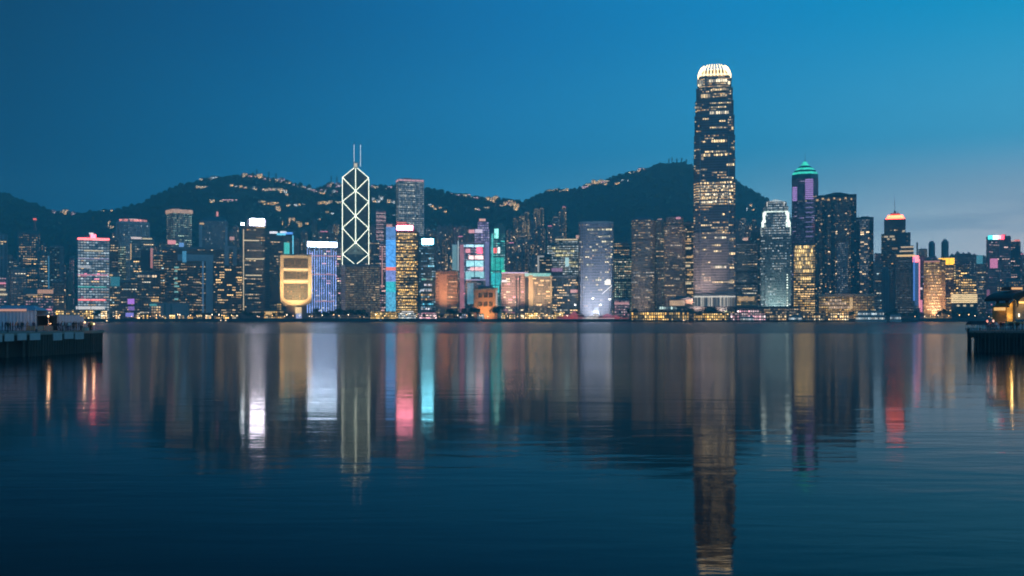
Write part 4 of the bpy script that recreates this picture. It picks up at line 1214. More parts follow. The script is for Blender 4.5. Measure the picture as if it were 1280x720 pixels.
for ya, yb, xa, xb, c_, s_ in ((306, 308.5, 576, 605, (0.55, 0.85, 0.95), 0.7), (309, 317, 596, 603, (1.0, 0.18, 0.30), 0.8), (311, 316, 581, 588, (0.95, 0.45, 0.50), 0.45), (319.5, 324, 586, 604, (1.0, 0.70, 0.66), 0.85), (326, 333, 583, 604, (0.45, 0.80, 0.85), 0.6), (334, 338, 588, 604, (1.0, 0.62, 0.62), 0.6), (339.5, 349, 582, 606, (0.40, 0.72, 0.76), 0.45)):
    T.front('screen', glow('screen_%d_%d' % (ya, xa), tuple(x ** 1.35 for x in c_), s_ * 2.8, True, 0.4, 0.25), xa, xb, ya, yb, 0.8)
T.windows(22, glow('win_lilac', (0.9, 0.8, 1.0), 0.7, False), run=(1, 3))
T.windows(14, G_PINK, run=(1, 2))
for x in (581.5, 593, 605.2):
    T.front('steel_mast', C_STEEL, x - 0.5, x + 0.5, 303, 392, 1.9)
T = Tower('bank_annex', 'small pale framed block with a cyan glass bay before the neon bank', 582, 607, 350, 1480, 0, 0.6, cat='office block')
T.body(fac('annex_pale', (0.46, 0.36, 0.30), (0.08, 0.08, 0.09), 0.3, 0.2, 3, 'pink', 0.6, 0.15, 0.4)); T.roof(C_PALE, 1.2)
T.front('cyan_bay', glow('bay_cyan', (0.20, 0.55, 0.72), 0.5, False, 0.3, 0.2), 584, 592, 354, 380, 0.8)
T.front('roof_light', G_LILAC, 582, 607, 349, 350.5, 0.5)
T.windows(8, G_CREAM, xr=(0, 0.44))
T = Tower('city_hall', 'low orange floodlit stone hall with a large dark window bay', 592, 622, 361, 1450, 0, 0.6, cat='hall')
T.body(plain('orange_stone', (0.55, 0.30, 0.14), 0.7)); T.roof(plain('orange_stone', None), 1.4)
for xa in (598, 604.5, 611):
    for ya in (366, 377):
        f_ = T.front('window', fac('hall_window', (0.10, 0.06, 0.03), (0.04, 0.03, 0.02), 0.35, 0.1, 3, 'gold', 0.5), xa, xa + 5.0, ya, ya + 6, 0.3)
T.front('cornice', C_BEIGE, 591.5, 622.5, 361, 362.8, 1.0, 3)
T.front('side_light', glow('side_cyan', (0.45, 0.7, 0.8), 0.35, False), 619.5, 622, 363, 390, 0.5)
T.flood(130000, (1.0, 0.55, 0.22), 26, 100, up=0.4)
T = Tower('bank_tower', 'emerald lit tower with curved pointed top', 613, 631.5, 292, 1590, 0, 0.8)
w, d = T.w, T.d
m = MB()
m.box(-w / 2, w / 2, -d / 2, d / 2, 0, T.h, 3.0, 3.8)
m.build('curtain_wall', fac('tower_emerald', (0.04, 0.20, 0.20), (0.03, 0.16, 0.15), 0.6, 0.7, 4, 'teal', 0.32, 0.1, 0.3, 0.10), T.root)
m = MB()
pr = [(-w / 2, T.h), (w / 2, T.h), (w * 0.5, T.z(284)), (w * 0.2, T.z(278.5)), (-w * 0.05, T.z(279.5)), (-w * 0.33, T.z(285))]
m.face([(x, -d / 2, z) for x, z in pr]); m.face([(x, d / 2, z) for x, z in reversed(pr)])
for a, b in zip(pr, pr[1:] + pr[:1]):
    m.face([(a[0], d / 2, a[1]), (b[0], d / 2, b[1]), (b[0], -d / 2, b[1]), (a[0], -d / 2, a[1])])
m.build('curved_crown', C_TEAL, T.root)
for xa, xb, ya, yb, c_, s_ in ((618, 623, 286, 298, (0.35, 0.92, 0.80), 0.85), (617, 621, 310, 316.5, (1.0, 0.16, 0.12), 0.8), (622, 625, 309, 316.5, (0.85, 0.95, 0.92), 0.8), (614, 630, 322, 338, (0.03, 0.55, 0.45), 0.45), (614, 630, 341, 356, (0.05, 0.62, 0.62), 0.45), (616, 624, 357, 366, (0.10, 0.75, 0.70), 0.5), (627, 632, 338, 340, (0.10, 0.95, 0.35), 0.7), (614.5, 616.5, 292, 330, (0.10, 0.70, 0.65), 0.35)):
    T.front('lit_screen', glow('emerald_%d_%d' % (xa, ya), tuple(x ** 1.2 for x in c_), s_ * 2.4, True, 0.35, 0.2), xa, xb, ya, yb, 0.6)
T.fins(C_TEAL, 4, 0.9, 0.8)
T.windows(12, G_TEAL, run=(1, 2))

# --- rosy floodlit club blocks
T = Tower('hotel_block', 'wide rosy floodlit block with lilac roof line', 626.5, 655, 342, 1470, 0, 0.6, cat='hotel')
T.body(fac('block_rose', (0.42, 0.32, 0.30), (0.09, 0.08, 0.09), 0.16, 0.4, 3, 'white', 0.6, 0.24, 0.34), bay=2.6); T.roof(C_BEIGE, 1.4)
T.front('roof_light_line', glow('line_lilac', (0.80, 0.62, 1.0), 0.8, False), 627, 660, 340.3, 341.8, 0.6)
T.front('lit_sign', G_WHITE, 627.5, 634, 350, 352.5, 0.5)
for x in (645.5, 649.5):
    T.front('dark_recess', C_DARK, x - 1.0, x + 1.0, 345, 388, 0.3)
T.windows(16, G_CREAM, run=(1, 2)); T.windows(8, G_PINK, run=(1, 2))
T.flood(430000, (1.0, 0.58, 0.40), 56, 62, up=0.75, z=10)
T = Tower('hotel_block', 'beige block with teal roof line and two glowing stone pylons', 655, 690, 343.5, 1465, 0, 0.6, cat='hotel')
T.body(fac('block_beige', (0.34, 0.27, 0.22), (0.08, 0.07, 0.07), 0.35, 0.5, 4, 'warm', 0.55, 0.16, 0.44), bay=2.8, fl=3.2); T.roof(C_BEIGE, 1)
T.front('roof_light_line', glow('line_teal', (0.15, 0.85, 0.78), 0.7), 656, 688.5, 341.5, 345.5, 0.8)
PYL = plain('pylon_stone', (0.62, 0.50, 0.32))
T.front('pylon', PYL, 661, 666, 344, 392, 1.6)
T.front('pylon', PYL, 687.5, 690, 344, 392, 1.6)
T.front('recess', C_DARK, 656, 660.5, 347, 388, 0.3)
T.windows(26, G_WARM, run=(1, 3), bay=2.8, fl=3.2, hgt=1.6)
T.flood(380000, (1.0, 0.66, 0.36), 56, 62, up=0.75, z=10)
T = tw('dark office block with a magenta sign right of the beige pylons block', 690, 723, 346, 1520, f_dark2, 0, 0.7, win=16, name='office_block', cat='office block')
T.front('magenta_sign', glow('sign_magenta', (0.85, 0.25, 0.60), 0.28), 689.5, 703, 335, 339.5, 0, 3)
T.front('sign_post', C_DARK, 690, 703, 339.5, 346, -0.5, 2)
T.front('red_sign', glow('sign_tomato', (1.0, 0.35, 0.28), 0.7), 713, 722, 362, 366, 0.6)
T = Tower('office_tower', 'broad office tower wrapped in pale yellow lit floors', 684, 723, 306, 1660, 0, 0.7)
T.body(fac('tower_yellow', (0.12, 0.13, 0.12), (0.08, 0.09, 0.07), 0.62, 0.8, 6, 'white', 0.65, 0.08, 0.38, 0.08)); T.roof(C_GREY)
T.front('upper_stage', MATS['tower_yellow'], 694, 722, 299, 306, -2, T.d * 0.7)
T.front('roof_light_line', G_CREAM, 694, 722, 298.5, 300.2, -1.8, 3)
for py, xa, xb in ((309, 685, 699), (313, 690, 718), (318, 693, 716), (327, 705, 722), (331.5, 711, 722)):
    T.front('lit_floor', glow('floor_lemon', (1.0, 0.86, 0.40), 0.8, False, 0.5, 0.3), xa, xb, py, py + 2.2, 0.3)
T.front('bright_room', glow('room_cyan', (0.6, 0.95, 0.95), 0.9), 706.5, 711, 322, 333, 0.5)
T.front('roof_sign', glow('sign_peach', (1.0, 0.55, 0.40), 0.7, False), 720, 724, 294, 298, 0, 4)
T = Tower('office_block', 'dark block outlined by a pale open frame behind the beige hotel', 672, 690, 320, 1600, 0, 0.6, cat='office block')
T.body(f_dark2); T.roof(C_DARK)
T.front('frame', glow('frame_pale', (0.9, 0.85, 0.75), 0.45, False), 671.8, 674, 320, 342, 1.0)
T.front('frame', MATS['frame_pale'], 671.8, 680, 319.5, 321.5, 1.1)
T.windows(6, G_DIM)

# --- lavender tower with round windows
T = Tower('office_tower', 'pale lavender tower with rounded corners, floodlit white at its foot', 723, 767, 278, 1500, 0, 0.8, plan='round')
T.body(fac('tower_lavender', (0.36, 0.36, 0.45), (0.08, 0.09, 0.12), 0.17, 0.45, 4, 'warm', 0.8, 0.20, 0.34, 0.03), bay=3.0, fl=4.2)
T.roof(C_PALE, 1.4, False)
T.part('plant_room', C_PALE, (-T.w * .38, T.w * .3, -T.d * .35, T.d * .35, T.h, T.h + 2.6))
for i in range(15):
    T.part('rib', plain('lavender_rib', (0.42, 0.42, 0.50)), (-T.w * .43 + i * T.w * .86 / 14 - 0.35, -T.w * .43 + i * T.w * .86 / 14 + 0.35, -T.d / 2 - 0.5, -T.d / 2 + 1.5, 0, T.h - 2))
for py, xa, xb in ((286, 734, 765), (294.5, 752, 763), (301, 752, 764), (320, 756, 765), (330, 733, 742), (348.5, 730, 736), (349, 744, 752), (312, 740, 746)):
    T.windows(0, G_WARM)
    T.front('lit_floor', glow('floor_straw', (1.0, 0.86, 0.52), 0.75, False, 0.6, 0.5), xa, xb, py, py + 2.0, 0.7)
T.windows(26, glow('win_straw', (1.0, 0.80, 0.45), 0.75, False), run=(1, 2), zr=(0.3, 0.9))
T.front('bright_bay', glow('bay_white', (1.0, 0.92, 0.78), 1.3), 758, 763, 349, 352, 0.9)
T.flood(290000, (0.86, 0.92, 1.0), 58, 125, up=0.42, z=9)
T.flood(22000, (0.95, 0.92, 0.92), 14, 110, px=740, up=0.12)
# --- small ones between
T = tw('low salmon lit pavilion block right of the lavender tower', 768, 787, 375, 1450, fac('block_salmon', (0.5, 0.30, 0.28), (0.08, 0.07, 0.07), 0.6, 0.6, 5, 'pink', 0.7, 0.1, 0.4), 0, 0.6, win=0, name='pavilion', cat='pavilion')
T.front('roof_light', glow('roof_salmon', (1.0, 0.45, 0.42), 0.6, False), 768, 786, 378, 380.5, 0.6)
T = tw('dark old block with a small domed turret left of the twin rounded towers', 767, 787, 304, 1760, f_dark2, 0, 0.8, win=10, wm=G_DIM)
m = MB(); m.prism(rounded(9, 9, 14, 2), T.h, T.h + 7, [(x * .9, y * .9) for x, y in rounded(9, 9, 14, 2)], cap=0); m.prism([(x * .9, y * .9) for x, y in rounded(9, 9, 14, 2)], T.h + 7, T.h + 11, [(x * .2, y * .2) for x, y in rounded(9, 9, 14, 2)])
o = m.build('dome', C_TEAL, T.root); o.location.x = 8
tw('teal dotted dark block low between lavender tower and rounded tower', 768, 790, 322, 1640, f_green, 0, 0.8, win=10, wm=G_DIM, name='office_block', cat='office block')

# --- twin rounded towers
EX = fac('exchange_bands', (0.20, 0.17, 0.165), (0.05, 0.05, 0.055), 0.26, 0.75, 6, 'warm', 0.5, 0.05, 0.52, 0.03)
T = Tower('exchange_tower', 'brown banded tower with rounded shoulders, left of the twin towers', 789, 818.5, 275, 1530, 0, 0.8, plan='oval', cat='skyscraper')
T.body(EX)
m = MB(); m.prism(T.plan, 0, 3, [(x * .88, y * .88) for x, y in T.plan], cap=0); m.prism([(x * .88, y * .88) for x, y in T.plan], 3, 5, [(x * .55, y * .55) for x, y in T.plan])
o = m.build('domed_roof', C_GREY, T.root); o.location.z = T.h
for py, xa, xb in ((279.5, 806, 812), (293, 793, 806), (295, 811, 817), (310, 796, 812), (340, 791, 818), (344, 792, 817), (352, 789, 796), (371, 792, 812), (362, 800, 815)):
    T.front('lit_floor', glow('floor_sand', (1.0, 0.78, 0.50), 0.5, False, 0.5, 0.4), xa, xb, py, py + 1.4, -0.5, 3)
T.bands(C_BROWN, [300, 320, 335, 358, 380], 1.6)
T.flood(70000, (1.0, 0.72, 0.5), 30, 80, up=0.25)
T = Tower('exchange_tower', 'slim dark shaft with a lit tip between the twin rounded towers', 818.5, 831, 276, 1545, 0, 1.0, plan='round')
T.body(fac('exchange_shaft', (0.12, 0.12, 0.13), (0.04, 0.05, 0.055), 0.16, 0.7, 3, 'green', 0.4, 0.1, 0.5, 0.02)); T.roof(C_GREY, 2, False)
T.part('lit_tip', glow('tip_rose', (1.0, 0.62, 0.52), 0.6, False), (-3.5, 3.5, -3, 3, T.h + 0.1, T.h + 3.5))
T.fins(C_BROWN, 3, 0.6, 1.6); T.windows(7, G_DIM)
T = Tower('exchange_tower', 'brown banded tower with stepped flat top, right of the twin towers', 829.5, 857, 272, 1530, 0, 0.8, plan='round')
T.body(EX, z1=T.z(282)); T.body(EX, z0=T.z(282), z1=T.h, name='upper_stage', s0=0.78)
T.roof(C_GREY, 1.2, True, s=0.78)
T.part('top_light', glow('top_rose', (1.0, 0.40, 0.52), 0.7, False), (2, 9, -T.d * .4, -T.d * .39 + 1, T.h - 2, T.h + 1))
for py, xa, xb in ((284.5, 840, 844), (288, 832, 834), (306, 838, 853), (320, 845, 850), (348, 842, 850), (335, 833, 856)):
    T.front('lit_floor', MATS['floor_sand'], xa, xb, py, py + 1.5, 0.15)
T.bands(C_BROWN, [292, 312, 336, 360, 378], 1.6)
T.windows(10, G_DIM)
T.flood(50000, (1.0, 0.72, 0.5), 30, 80, up=0.25)
T = tw('narrow dark tower with bright stacked rooms left of the tallest tower', 856, 867, 280, 1600, f_dark2, 0, 1.0, win=0)
for k, (xa, xb) in enumerate(((859, 863), (857, 864), (858, 866), (857, 863), (859, 866), (857, 864), (859, 866), (857, 865))):
    T.front('lit_room', G_CREAM if k % 2 else G_WARM, xa, xb, 298 + k * 11, 300.5 + k * 11, 0.3)
T.front('roof_terrace', C_CONC, 854, 867, 278, 280, 1.5, 12)
T = tw('low orange lit podium block left of the tallest tower foot', 836, 866, 374, 1470, plain('podium_orange', (0.45, 0.30, 0.20)), 0, 0.6, win=0, name='podium_block', cat='building')
T.front('lit_front', glow('front_amber', (1.0, 0.62, 0.32), 0.55, False, 0.3, 0.1), 837, 856, 375.5, 382, 0.5)
T.front('lit_shops', glow('front_mint', (0.75, 1.0, 0.9), 0.7, False, 0.6, 0.15), 824, 858, 383.5, 386.5, 2.5)

# --- the tallest tower
T = Tower('supertall_tower', 'tallest tower, dark tapering shaft with clawed white glowing crown', 866, 920, 97, 1480, 0, 1.0, cat='skyscraper')
IF = fac('supertall_glass', (0.12, 0.16, 0.21), (0.020, 0.035, 0.05), 0.13, 0.93, 11, 'warm', 0.85, 0.07, 0.38, 0.01)
IFL = fac('supertall_glass_lit', (0.12, 0.16, 0.21), (0.020, 0.035, 0.05), 0.62, 0.6, 6, 'warm', 0.85, 0.07, 0.38, 0.03)
IFP = fac('supertall_glass_low', (0.28, 0.27, 0.29), (0.055, 0.06, 0.075), 0.13, 0.93, 10, 'warm', 0.8, 0.12, 0.40, 0.03)
def notched(w, n, i):
    """square with stepped corners"""
    h_ = w / 2
    return [(-h_ + n, -h_), (h_ - n, -h_), (h_ - n, -h_ + i), (h_ - i, -h_ + i), (h_ - i, -h_ + n), (h_, -h_ + n), (h_, h_ - n), (h_ - i, h_ - n), (h_ - i, h_ - i), (h_ - n, h_ - i), (h_ - n, h_), (-h_ + n, h_), (-h_ + n, h_ - i), (-h_ + i, h_ - i), (-h_ + i, h_ - n), (-h_, h_ - n), (-h_, -h_ + n), (-h_ + i, -h_ + n), (-h_ + i, -h_ + i), (-h_ + n, -h_ + i)]
W0 = T.w
stages = [(400, 371, 54.0, IFP), (371, 290, 54.0, IFP), (290, 256, 53.8, IF), (256, 226, 53.4, IFL), (226, 196, 53.0, IF), (196, 168, 52.4, IF), (168, 143, 51.0, IF), (143, 124, 49.0, IF), (124, 108, 46.8, IF), (108, 96, 43.6, IFL), (96, 92.5, 41.0, IF)]
for ya, yb, wp, mt in stages:
    w = wp / F * T.D * math.cos(T.a) * 0.985
    m = MB(); m.prism(notched(w, w * 0.17, w * 0.045), max(0, T.z(ya)), T.z(yb), None, 2.6, 3.9)
    m.build('lobby_glass' if ya == 400 else 'shaft_stage', glow('lobby_cream', (1.0, 0.88, 0.70), 0.42, False, 0.5, 0.12) if ya == 400 else mt, T.root)
    if yb > 93:
        m = MB(); m.prism(notched(w + 0.8, w * 0.17, w * 0.045), T.z(yb) - 0.7, T.z(yb) + 0.5, bottom=True); m.build('stage_ledge', C_GREY, T.root)
# claws of the crown, made to glow in place of floodlighting
wc = 41.0 / F * T.D * math.cos(T.a)
CLAW = glow('crown_claw', (1.0, 0.70, 0.32), 4.6, True, 0.2, 0.3)
m0 = MB()
for side in range(4):
    for i in range(9):
        t = (i / 8 - 0.5) * 0.86
        x = t * wc
        zt = T.z(76.8) + (0 if abs(t) < 0.3 else -(abs(t) - 0.3) * 26)
        pts = []
        for k, (iy, zf) in enumerate(((0.0, 0), (1.4, 0.42), (4.6, 0.76), (9.0, 1.0))):
            zb = T.z(92.7)
            pts.append((x * (1 - iy / (wc * .5)), -wc / 2 + iy, zb + (zt - zb) * zf))
        m = MB()
        for p, q in zip(pts, pts[1:]):
            m.tube([*spin([p[:2]], side * math.pi / 2)[0], p[2]], [*spin([q[:2]], side * math.pi / 2)[0], q[2]], 0.85, 0.75 if q is not pts[-1] else 0.35, 5)
        m.build('crown_claw', CLAW, T.root)
m = MB(); m.prism(notched(wc * 0.93, wc * .2, 1), T.z(93), T.z(84.5), notched(wc * 0.70, wc * .2, 1)); m.build('crown_wall', plain('crown_stone', (0.20, 0.17, 0.13)), T.root)
m = MB(); m.prism(notched(wc * 0.99, wc * .17, 1), T.z(92.6), T.z(90.2), bottom=True); m.build('crown_light_ring', glow('crown_ring', (1.0, 0.78, 0.45), 1.6, True), T.root)
IW = glow('supertall_floor', (1.0, 0.70, 0.32), 1.3, False, 0.55, 0.35)
IW2 = glow('supertall_floor_white', (1.0, 0.82, 0.52), 1.35, False, 0.5, 0.35)
for py, xa, xb, th, mt in ((99, 886, 909, 3.4, IW2), (99, 871, 879, 6.5, IW2), (104, 872, 877, 3, IW2), (102, 909.5, 913, 4, IW2), (111, 888, 911, 2, IW), (117, 876, 888, 4.5, IW), (118, 900, 909, 2.5, IW), (128, 887, 914, 1.3, IW), (132, 868, 874, 2.5, IW), (133, 886, 908, 1.5, IW), (139, 887, 911, 3.5, IW2), (147, 878, 886, 2, IW), (150.5, 899, 907, 1.6, IW), (158.5, 887, 903, 1.3, IW), (159, 914, 917, 3.5, IW), (174.8, 889, 909, 3.0, IW), (176, 878, 882, 1.6, IW), (188.5, 881, 908, 1.8, IW), (192, 876, 888, 3.2, IW), (192.5, 892, 909, 2.2, IW), (196, 876, 880, 3.5, IW), (205, 908, 918, 2.6, IW), (184, 913, 918, 2.0, IW), (210.5, 876, 884, 2.0, IW), (222, 912, 917, 2.0, IW), (252, 877, 886, 1.6, IW2), (267, 903, 906, 2, IW), (280.5, 876, 890, 1.7, IW), (289.5, 894, 909, 1.2, IW), (296, 877, 883, 1.5, IW), (296, 893, 908, 2.2, IW2), (298, 911, 917, 2.0, IW), (305.5, 890, 901, 2.0, IW), (313, 892, 902, 1.8, IW), (316, 911, 919, 2.6, IW), (332.5, 891, 908, 2.6, IW2), (334, 912, 918, 1.6, IW), (352, 890, 918, 1.4, IW), (311, 877, 884, 1.5, IW), (327, 882, 888, 1.5, IW), (342, 877, 881, 1.5, IW)):
    T.front('lit_floor', mt, xa, xb, py, py + th, 0.0 if py > 170 else -(54 - np.interp(py, [92, 100, 116, 133, 155, 180], [41, 43.6, 46.8, 49, 51, 52.4])) / 2 / F * T.D + 0.2, 1.2)
for k in range(30):
    py = 227 + (k % 6) * 4.7 + random.uniform(0, 1.2)
    xa = 872 + (k // 6) * 9 + random.uniform(0, 3)
    T.front('lit_floor', IW2 if k % 2 else IW, xa, min(xa + random.uniform(4, 8), 917), py, py + 2.1, 0.05, 1.0)
for x in (875.2, 910.8):
    T.front('corner_seam', C_STEEL, x - 0.35, x + 0.35, 170, 398, 0.5)
T.front('lobby_frame', glow('lobby_line', (1.0, 0.92, 0.78), 0.9, False), 867, 919, 370, 371.6, 1.0)
for i in range(11):
    T.front('lobby_column', C_PALE, 867 + i * 5.1, 868 + i * 5.1, 371.6, 386, 1.2)
T.flood(900000, (1.0, 0.66, 0.55), 45, 75, px=872, up=0.22, size=6)
T.flood(400000, (1.0, 0.72, 0.60), 40, 75, px=905, up=0.18, size=6)
T = Tower('shopping_mall', 'long low mall with planted roof under the tallest tower', 845, 1000, 384, 1448, 0, 0.16, cat='shopping mall')
T.body(fac('mall_glass', (0.10, 0.10, 0.10), (0.03, 0.04, 0.045), 0.20, 0.3, 4, 'warm', 0.6, 0.1, 0.4, 0.02)); T.roof(C_DARK, 1.2, False)
T.windows(20, G_DIM, zr=(0.1, 0.9), run=(1, 4))

# --- right of the tallest tower
T = tw('grey fine banded office block right of the tallest tower', 920.5, 947, 305, 1570, fac('block_fine_rows', (0.17, 0.17, 0.17), (0.05, 0.055, 0.06), 0.25, 0.8, 8, 'grey', 0.28, 0.05, 0.5, 0.03), 0, 0.8, win=6, wm=G_DIM, name='office_block', cat='office block', bay=2.5)
T.front('roof_lamp', glow('lamp_peach', (1.0, 0.6, 0.45), 0.8, False), 929, 935, 297, 300.5, -3, 5)
T.front('roof_house', C_GREY, 925, 938, 300.5, 305, -2, 10)
T = tw('amber lit low podium right of the tallest tower foot', 921, 946, 370, 1470, fac('podium_amber', (0.45, 0.30, 0.16), (0.1, 0.07, 0.04), 0.7, 0.7, 6, 'gold', 0.7, 0.1, 0.4, 0.05), 0, 0.6, win=0, name='podium_block', cat='building')
T.front('lit_front', glow('front_gold', (1.0, 0.60, 0.24), 0.6, False, 0.3, 0.1), 923, 943, 371.5, 376, 0.6)
tw('teal dotted dark tower behind the fine banded block', 938, 952, 290, 1700, fac('tower_teal_dots', (0.05, 0.09, 0.10), GLASS, 0.16, 0.1, 3, 'teal', 0.5, 0.2, 0.4), 0, 0.8, win=8, wm=G_DIM)
T = Tower('office_tower', 'white lit tower with stepped shoulders and comb like crown', 949.5, 990, 262, 1530, 0, 0.9)
w, d = T.w, T.d
WF = fac('tower_white_lit', (0.26, 0.32, 0.32), (0.05, 0.09, 0.10), 0.55, 0.85, 8, 'white', 0.6, 0.10, 0.40, 0.05)
WD = fac('tower_white_dim', (0.14, 0.18, 0.19), (0.03, 0.06, 0.07), 0.22, 0.7, 6, 'white', 0.6, 0.08, 0.40, 0.03)
for ya, yb, wp, mt in ((400, 340, 40.5, WD), (340, 294, 40, WD), (294, 284, 38.8, WF), (284, 274, 37.0, WF), (274, 265, 34.8, WF), (265, 257.5, 31.6, WF), (257.5, 251.5, 27.4, WF)):
    wl = wp / F * T.D * math.cos(T.a)
    m = MB(); m.prism(notched(wl, wl * .16, wl * .04), max(0, T.z(ya)), T.z(yb), None, 2.6, 3.9); m.build('shaft_stage', mt, T.root)
T.front('lit_front', glow('front_ice', (0.80, 0.95, 0.84), 0.5, False, 0.5, 0.12), 958.5, 985.5, 341, 392, 0.3)
for k in range(15):
    T.front('lit_floor', glow('floor_ice', (0.84, 1.0, 0.80), 2.2, False, 0.4, 0.25), 959 + (k * 3 % 4), 985 - (k * 5 % 5), 343 + k * 3.2, 344.3 + k * 3.2, 0.5)
ICE = glow('shoulder_ice', (0.86, 1.0, 0.86), 2.0, True, 0.35, 0.2)
for ya, yb, xa, xb in ((264, 268, 955, 985), (275, 278, 953, 987), (279.5, 284, 957, 984), (288, 291, 961, 983), (265, 276, 953.5, 956.5), (265, 276, 983.5, 986.5), (277, 294, 951.8, 955), (277, 294, 984.5, 988)):
    T.front('shoulder_light', ICE, xa, xb, ya, yb, -1.2, 4)
for i in range(11):
    x = 956.2 + i * 2.65
    T.front('crown_comb', glow('comb_light', (1.0, 0.95, 0.80), 1.1, True), x * .8 + 969.75 * .2 - 0.5, x * .8 + 969.75 * .2 + 0.5, 248.5 + abs(i - 5) * 0.6, 258, -6.5, 7.5)
T.windows(14, G_CREAM, zr=(0.42, 0.7), run=(2, 5))
T.flood(260000, (0.85, 1.0, 0.9), 30, 80, up=0.2)

T = Tower('office_tower', 'dark tower with green glowing domed top, violet panels and needle mast', 989.5, 1023, 222, 1760, 0, 0.9, plan='chamfer', c=0.26)
w, d = T.w, T.d
T.body(fac('tower_domed', (0.04, 0.06, 0.10), (0.015, 0.035, 0.06), 0.12, 0.7, 5, 'violet', 0.4, 0.08, 0.4, 0.03))
GRN = glow('dome_green', (0.05, 0.75, 0.52), 1.3, True, 0.3, 0.1)
cur = 1.0; z = T.h
for sc_, py, mt in ((0.98, 217, C_TEAL), (0.88, 214, GRN), (0.74, 211.3, C_TEAL), (0.56, 208.5, GRN), (0.34, 205.5, C_TEAL), (0.10, 200, GRN)):
    m = MB(); p = [(x * cur, y * cur) for x, y in T.plan]; q = [(x * sc_, y * sc_) for x, y in T.plan]
    m.prism(p, z, T.z(py), q); m.build('dome_stage', mt, T.root); cur, z = sc_, T.z(py)
ms_ = T.mast(1006.3, 198, 1.5, base=z, mat=C_PALE); T.mast(1006.3, 188, 0.5, base=T.z(199), name='needle', parent=ms_)
for xa, xb, ya, yb in ((990.5, 997.5, 233, 252), (1006.5, 1016.5, 224, 251)):
    for k in range(int((yb - ya) / 2.6)):
        T.front('violet_panel', glow('panel_violet', (0.66, 0.36, 0.95), 0.7, True), xa, xb, ya + k * 2.6, ya + k * 2.6 + 1.8, 0.35 if xa > 1000 else -2.5, 0.6 if xa > 1000 else 6)
for k in range(8):
    T.front('violet_line', glow('line_violet', (0.50, 0.42, 0.95), 0.35, False), 1007, 1016.5, 253 + k * 6, 254.2 + k * 6, 0.35)
T.windows(8, G_DIM)
T = Tower('office_tower', 'golden lit office tower standing between white crowned and gabled towers', 992, 1019, 306, 1600, 0, 0.8)
T.body(fac('tower_golden', (0.13, 0.11, 0.07), (0.06, 0.05, 0.03), 0.55, 0.75, 6, 'gold', 0.8, 0.08, 0.36, 0.05)); T.roof(C_BROWN)
for k, (xa, xb) in enumerate(((994, 1017), (993, 1016), (993, 1017), (996, 1017), (993, 1015), (994, 1016), (993, 1017))):
    T.front('lit_floor', glow('floor_yellow', (1.0, 0.66, 0.22), 1.3, False, 0.45, 0.25), xa, xb, 307 + k * 5.0, 310.4 + k * 5.0, 0.3)
T.front('lit_floor', MATS['floor_yellow'], 995, 1014, 347, 350, 0.3)
T.windows(18, G_WARM, zr=(0.1, 0.5))
RS = fac('gabled_apartments', (0.07, 0.085, 0.11), (0.03, 0.04, 0.055), 0.13, 0.08, 2, 'warm', 1.0, 0.20, 0.38, 0.03)
RSG = fac('gabled_apartments_grey', (0.16, 0.18, 0.23), (0.04, 0.05, 0.07), 0.20, 0.08, 2, 'grey', 0.7, 0.20, 0.34, 0.03)
T = Tower('apartment_tower', 'bulky dark residential tower with low gabled roof and scattered amber rooms', 1018.5, 1070.5, 247, 1600, 0, 0.6, cat='apartment tower')
w, d = T.w, T.d
T.body(RS, bay=2.8, fl=3.2)
m = MB(); zt = T.h
m.prism(rect(w, d), zt, T.z(243), [(-w * .44, -d * .4), (w * .5, -d * .4), (w * .5, d * .4), (-w * .44, d * .4)], cap=0); m.prism([(-w * .3, -d * .4), (w * .36, -d * .4), (w * .36, d * .4), (-w * .3, d * .4)], T.z(243.2), T.z(239.5), [(-w * .02, -d * .2), (w * .1, -d * .2), (w * .1, d * .2), (-w * .02, d * .2)])
m.build('gabled_roof', C_DARK, T.root)
for xa, xb in ((1019, 1024), (1028, 1033.5), (1039, 1044), (1063, 1070)):
    T.front('dark_bay', fac('bay_dark', (0.03, 0.05, 0.07), DKGL, 0.10, 0.1, 2, 'warm', 0.9, 0.2, 0.4), xa, xb, 252, 398, 1.6, 0.3)
T.front('pale_bay', RSG, 1046, 1060, 303, 392, 1.4, 0.3, bay=2.6, fl=3.2)
for k in range(7):
    T.front('penthouse_light', G_WARM, 1020 + k * 7.2, 1023 + k * 7.0, 248.5 - (k % 2) * 1.5, 250.5 - (k % 2) * 1.5, 1.9, 0.3)
T.windows(44, glow('win_amber', (1.0, 0.70, 0.38), 0.9, False), run=(1, 1), bay=2.8, fl=3.2, hgt=1.9)
T = Tower('apartment_tower', 'flat topped residential tower right of the bulky gabled one', 1070.5, 1092, 273, 1610, 0, 0.8, cat='apartment tower')
T.body(RSG, bay=2.8, fl=3.2); T.roof(C_DARK, 2)
T.front('dark_bay', MATS['bay_dark'], 1071, 1074.5, 276, 398, 1.2)
T.front('dark_bay', MATS['bay_dark'], 1086.5, 1091.5, 276, 398, 1.2)
T.windows(36, MATS['win_amber'], run=(1, 2), bay=2.8, fl=3.2, hgt=1.9)
T = Tower('terrace_building', 'low wide terrace building with amber lit colonnade and flat roof', 1023, 1093, 371, 1470, 0, 0.4, cat='building')
T.front('roof_slab', C_BEIGE, 1022, 1093, 367.5, 371, 3, T.d)
T.front('rear_wall', fac('terrace_glass', (0.30, 0.22, 0.13), (0.1, 0.07, 0.04), 0.6, 0.4, 4, 'gold', 0.6, 0.1, 0.3, 0.05), 1023, 1093, 371, 400, -8, T.d)
for i in range(15):
    x = 1068 + i * 1.7
    T.front('column', C_BEIGE, x - 0.35, x + 0.35, 371, 386, 1.0)
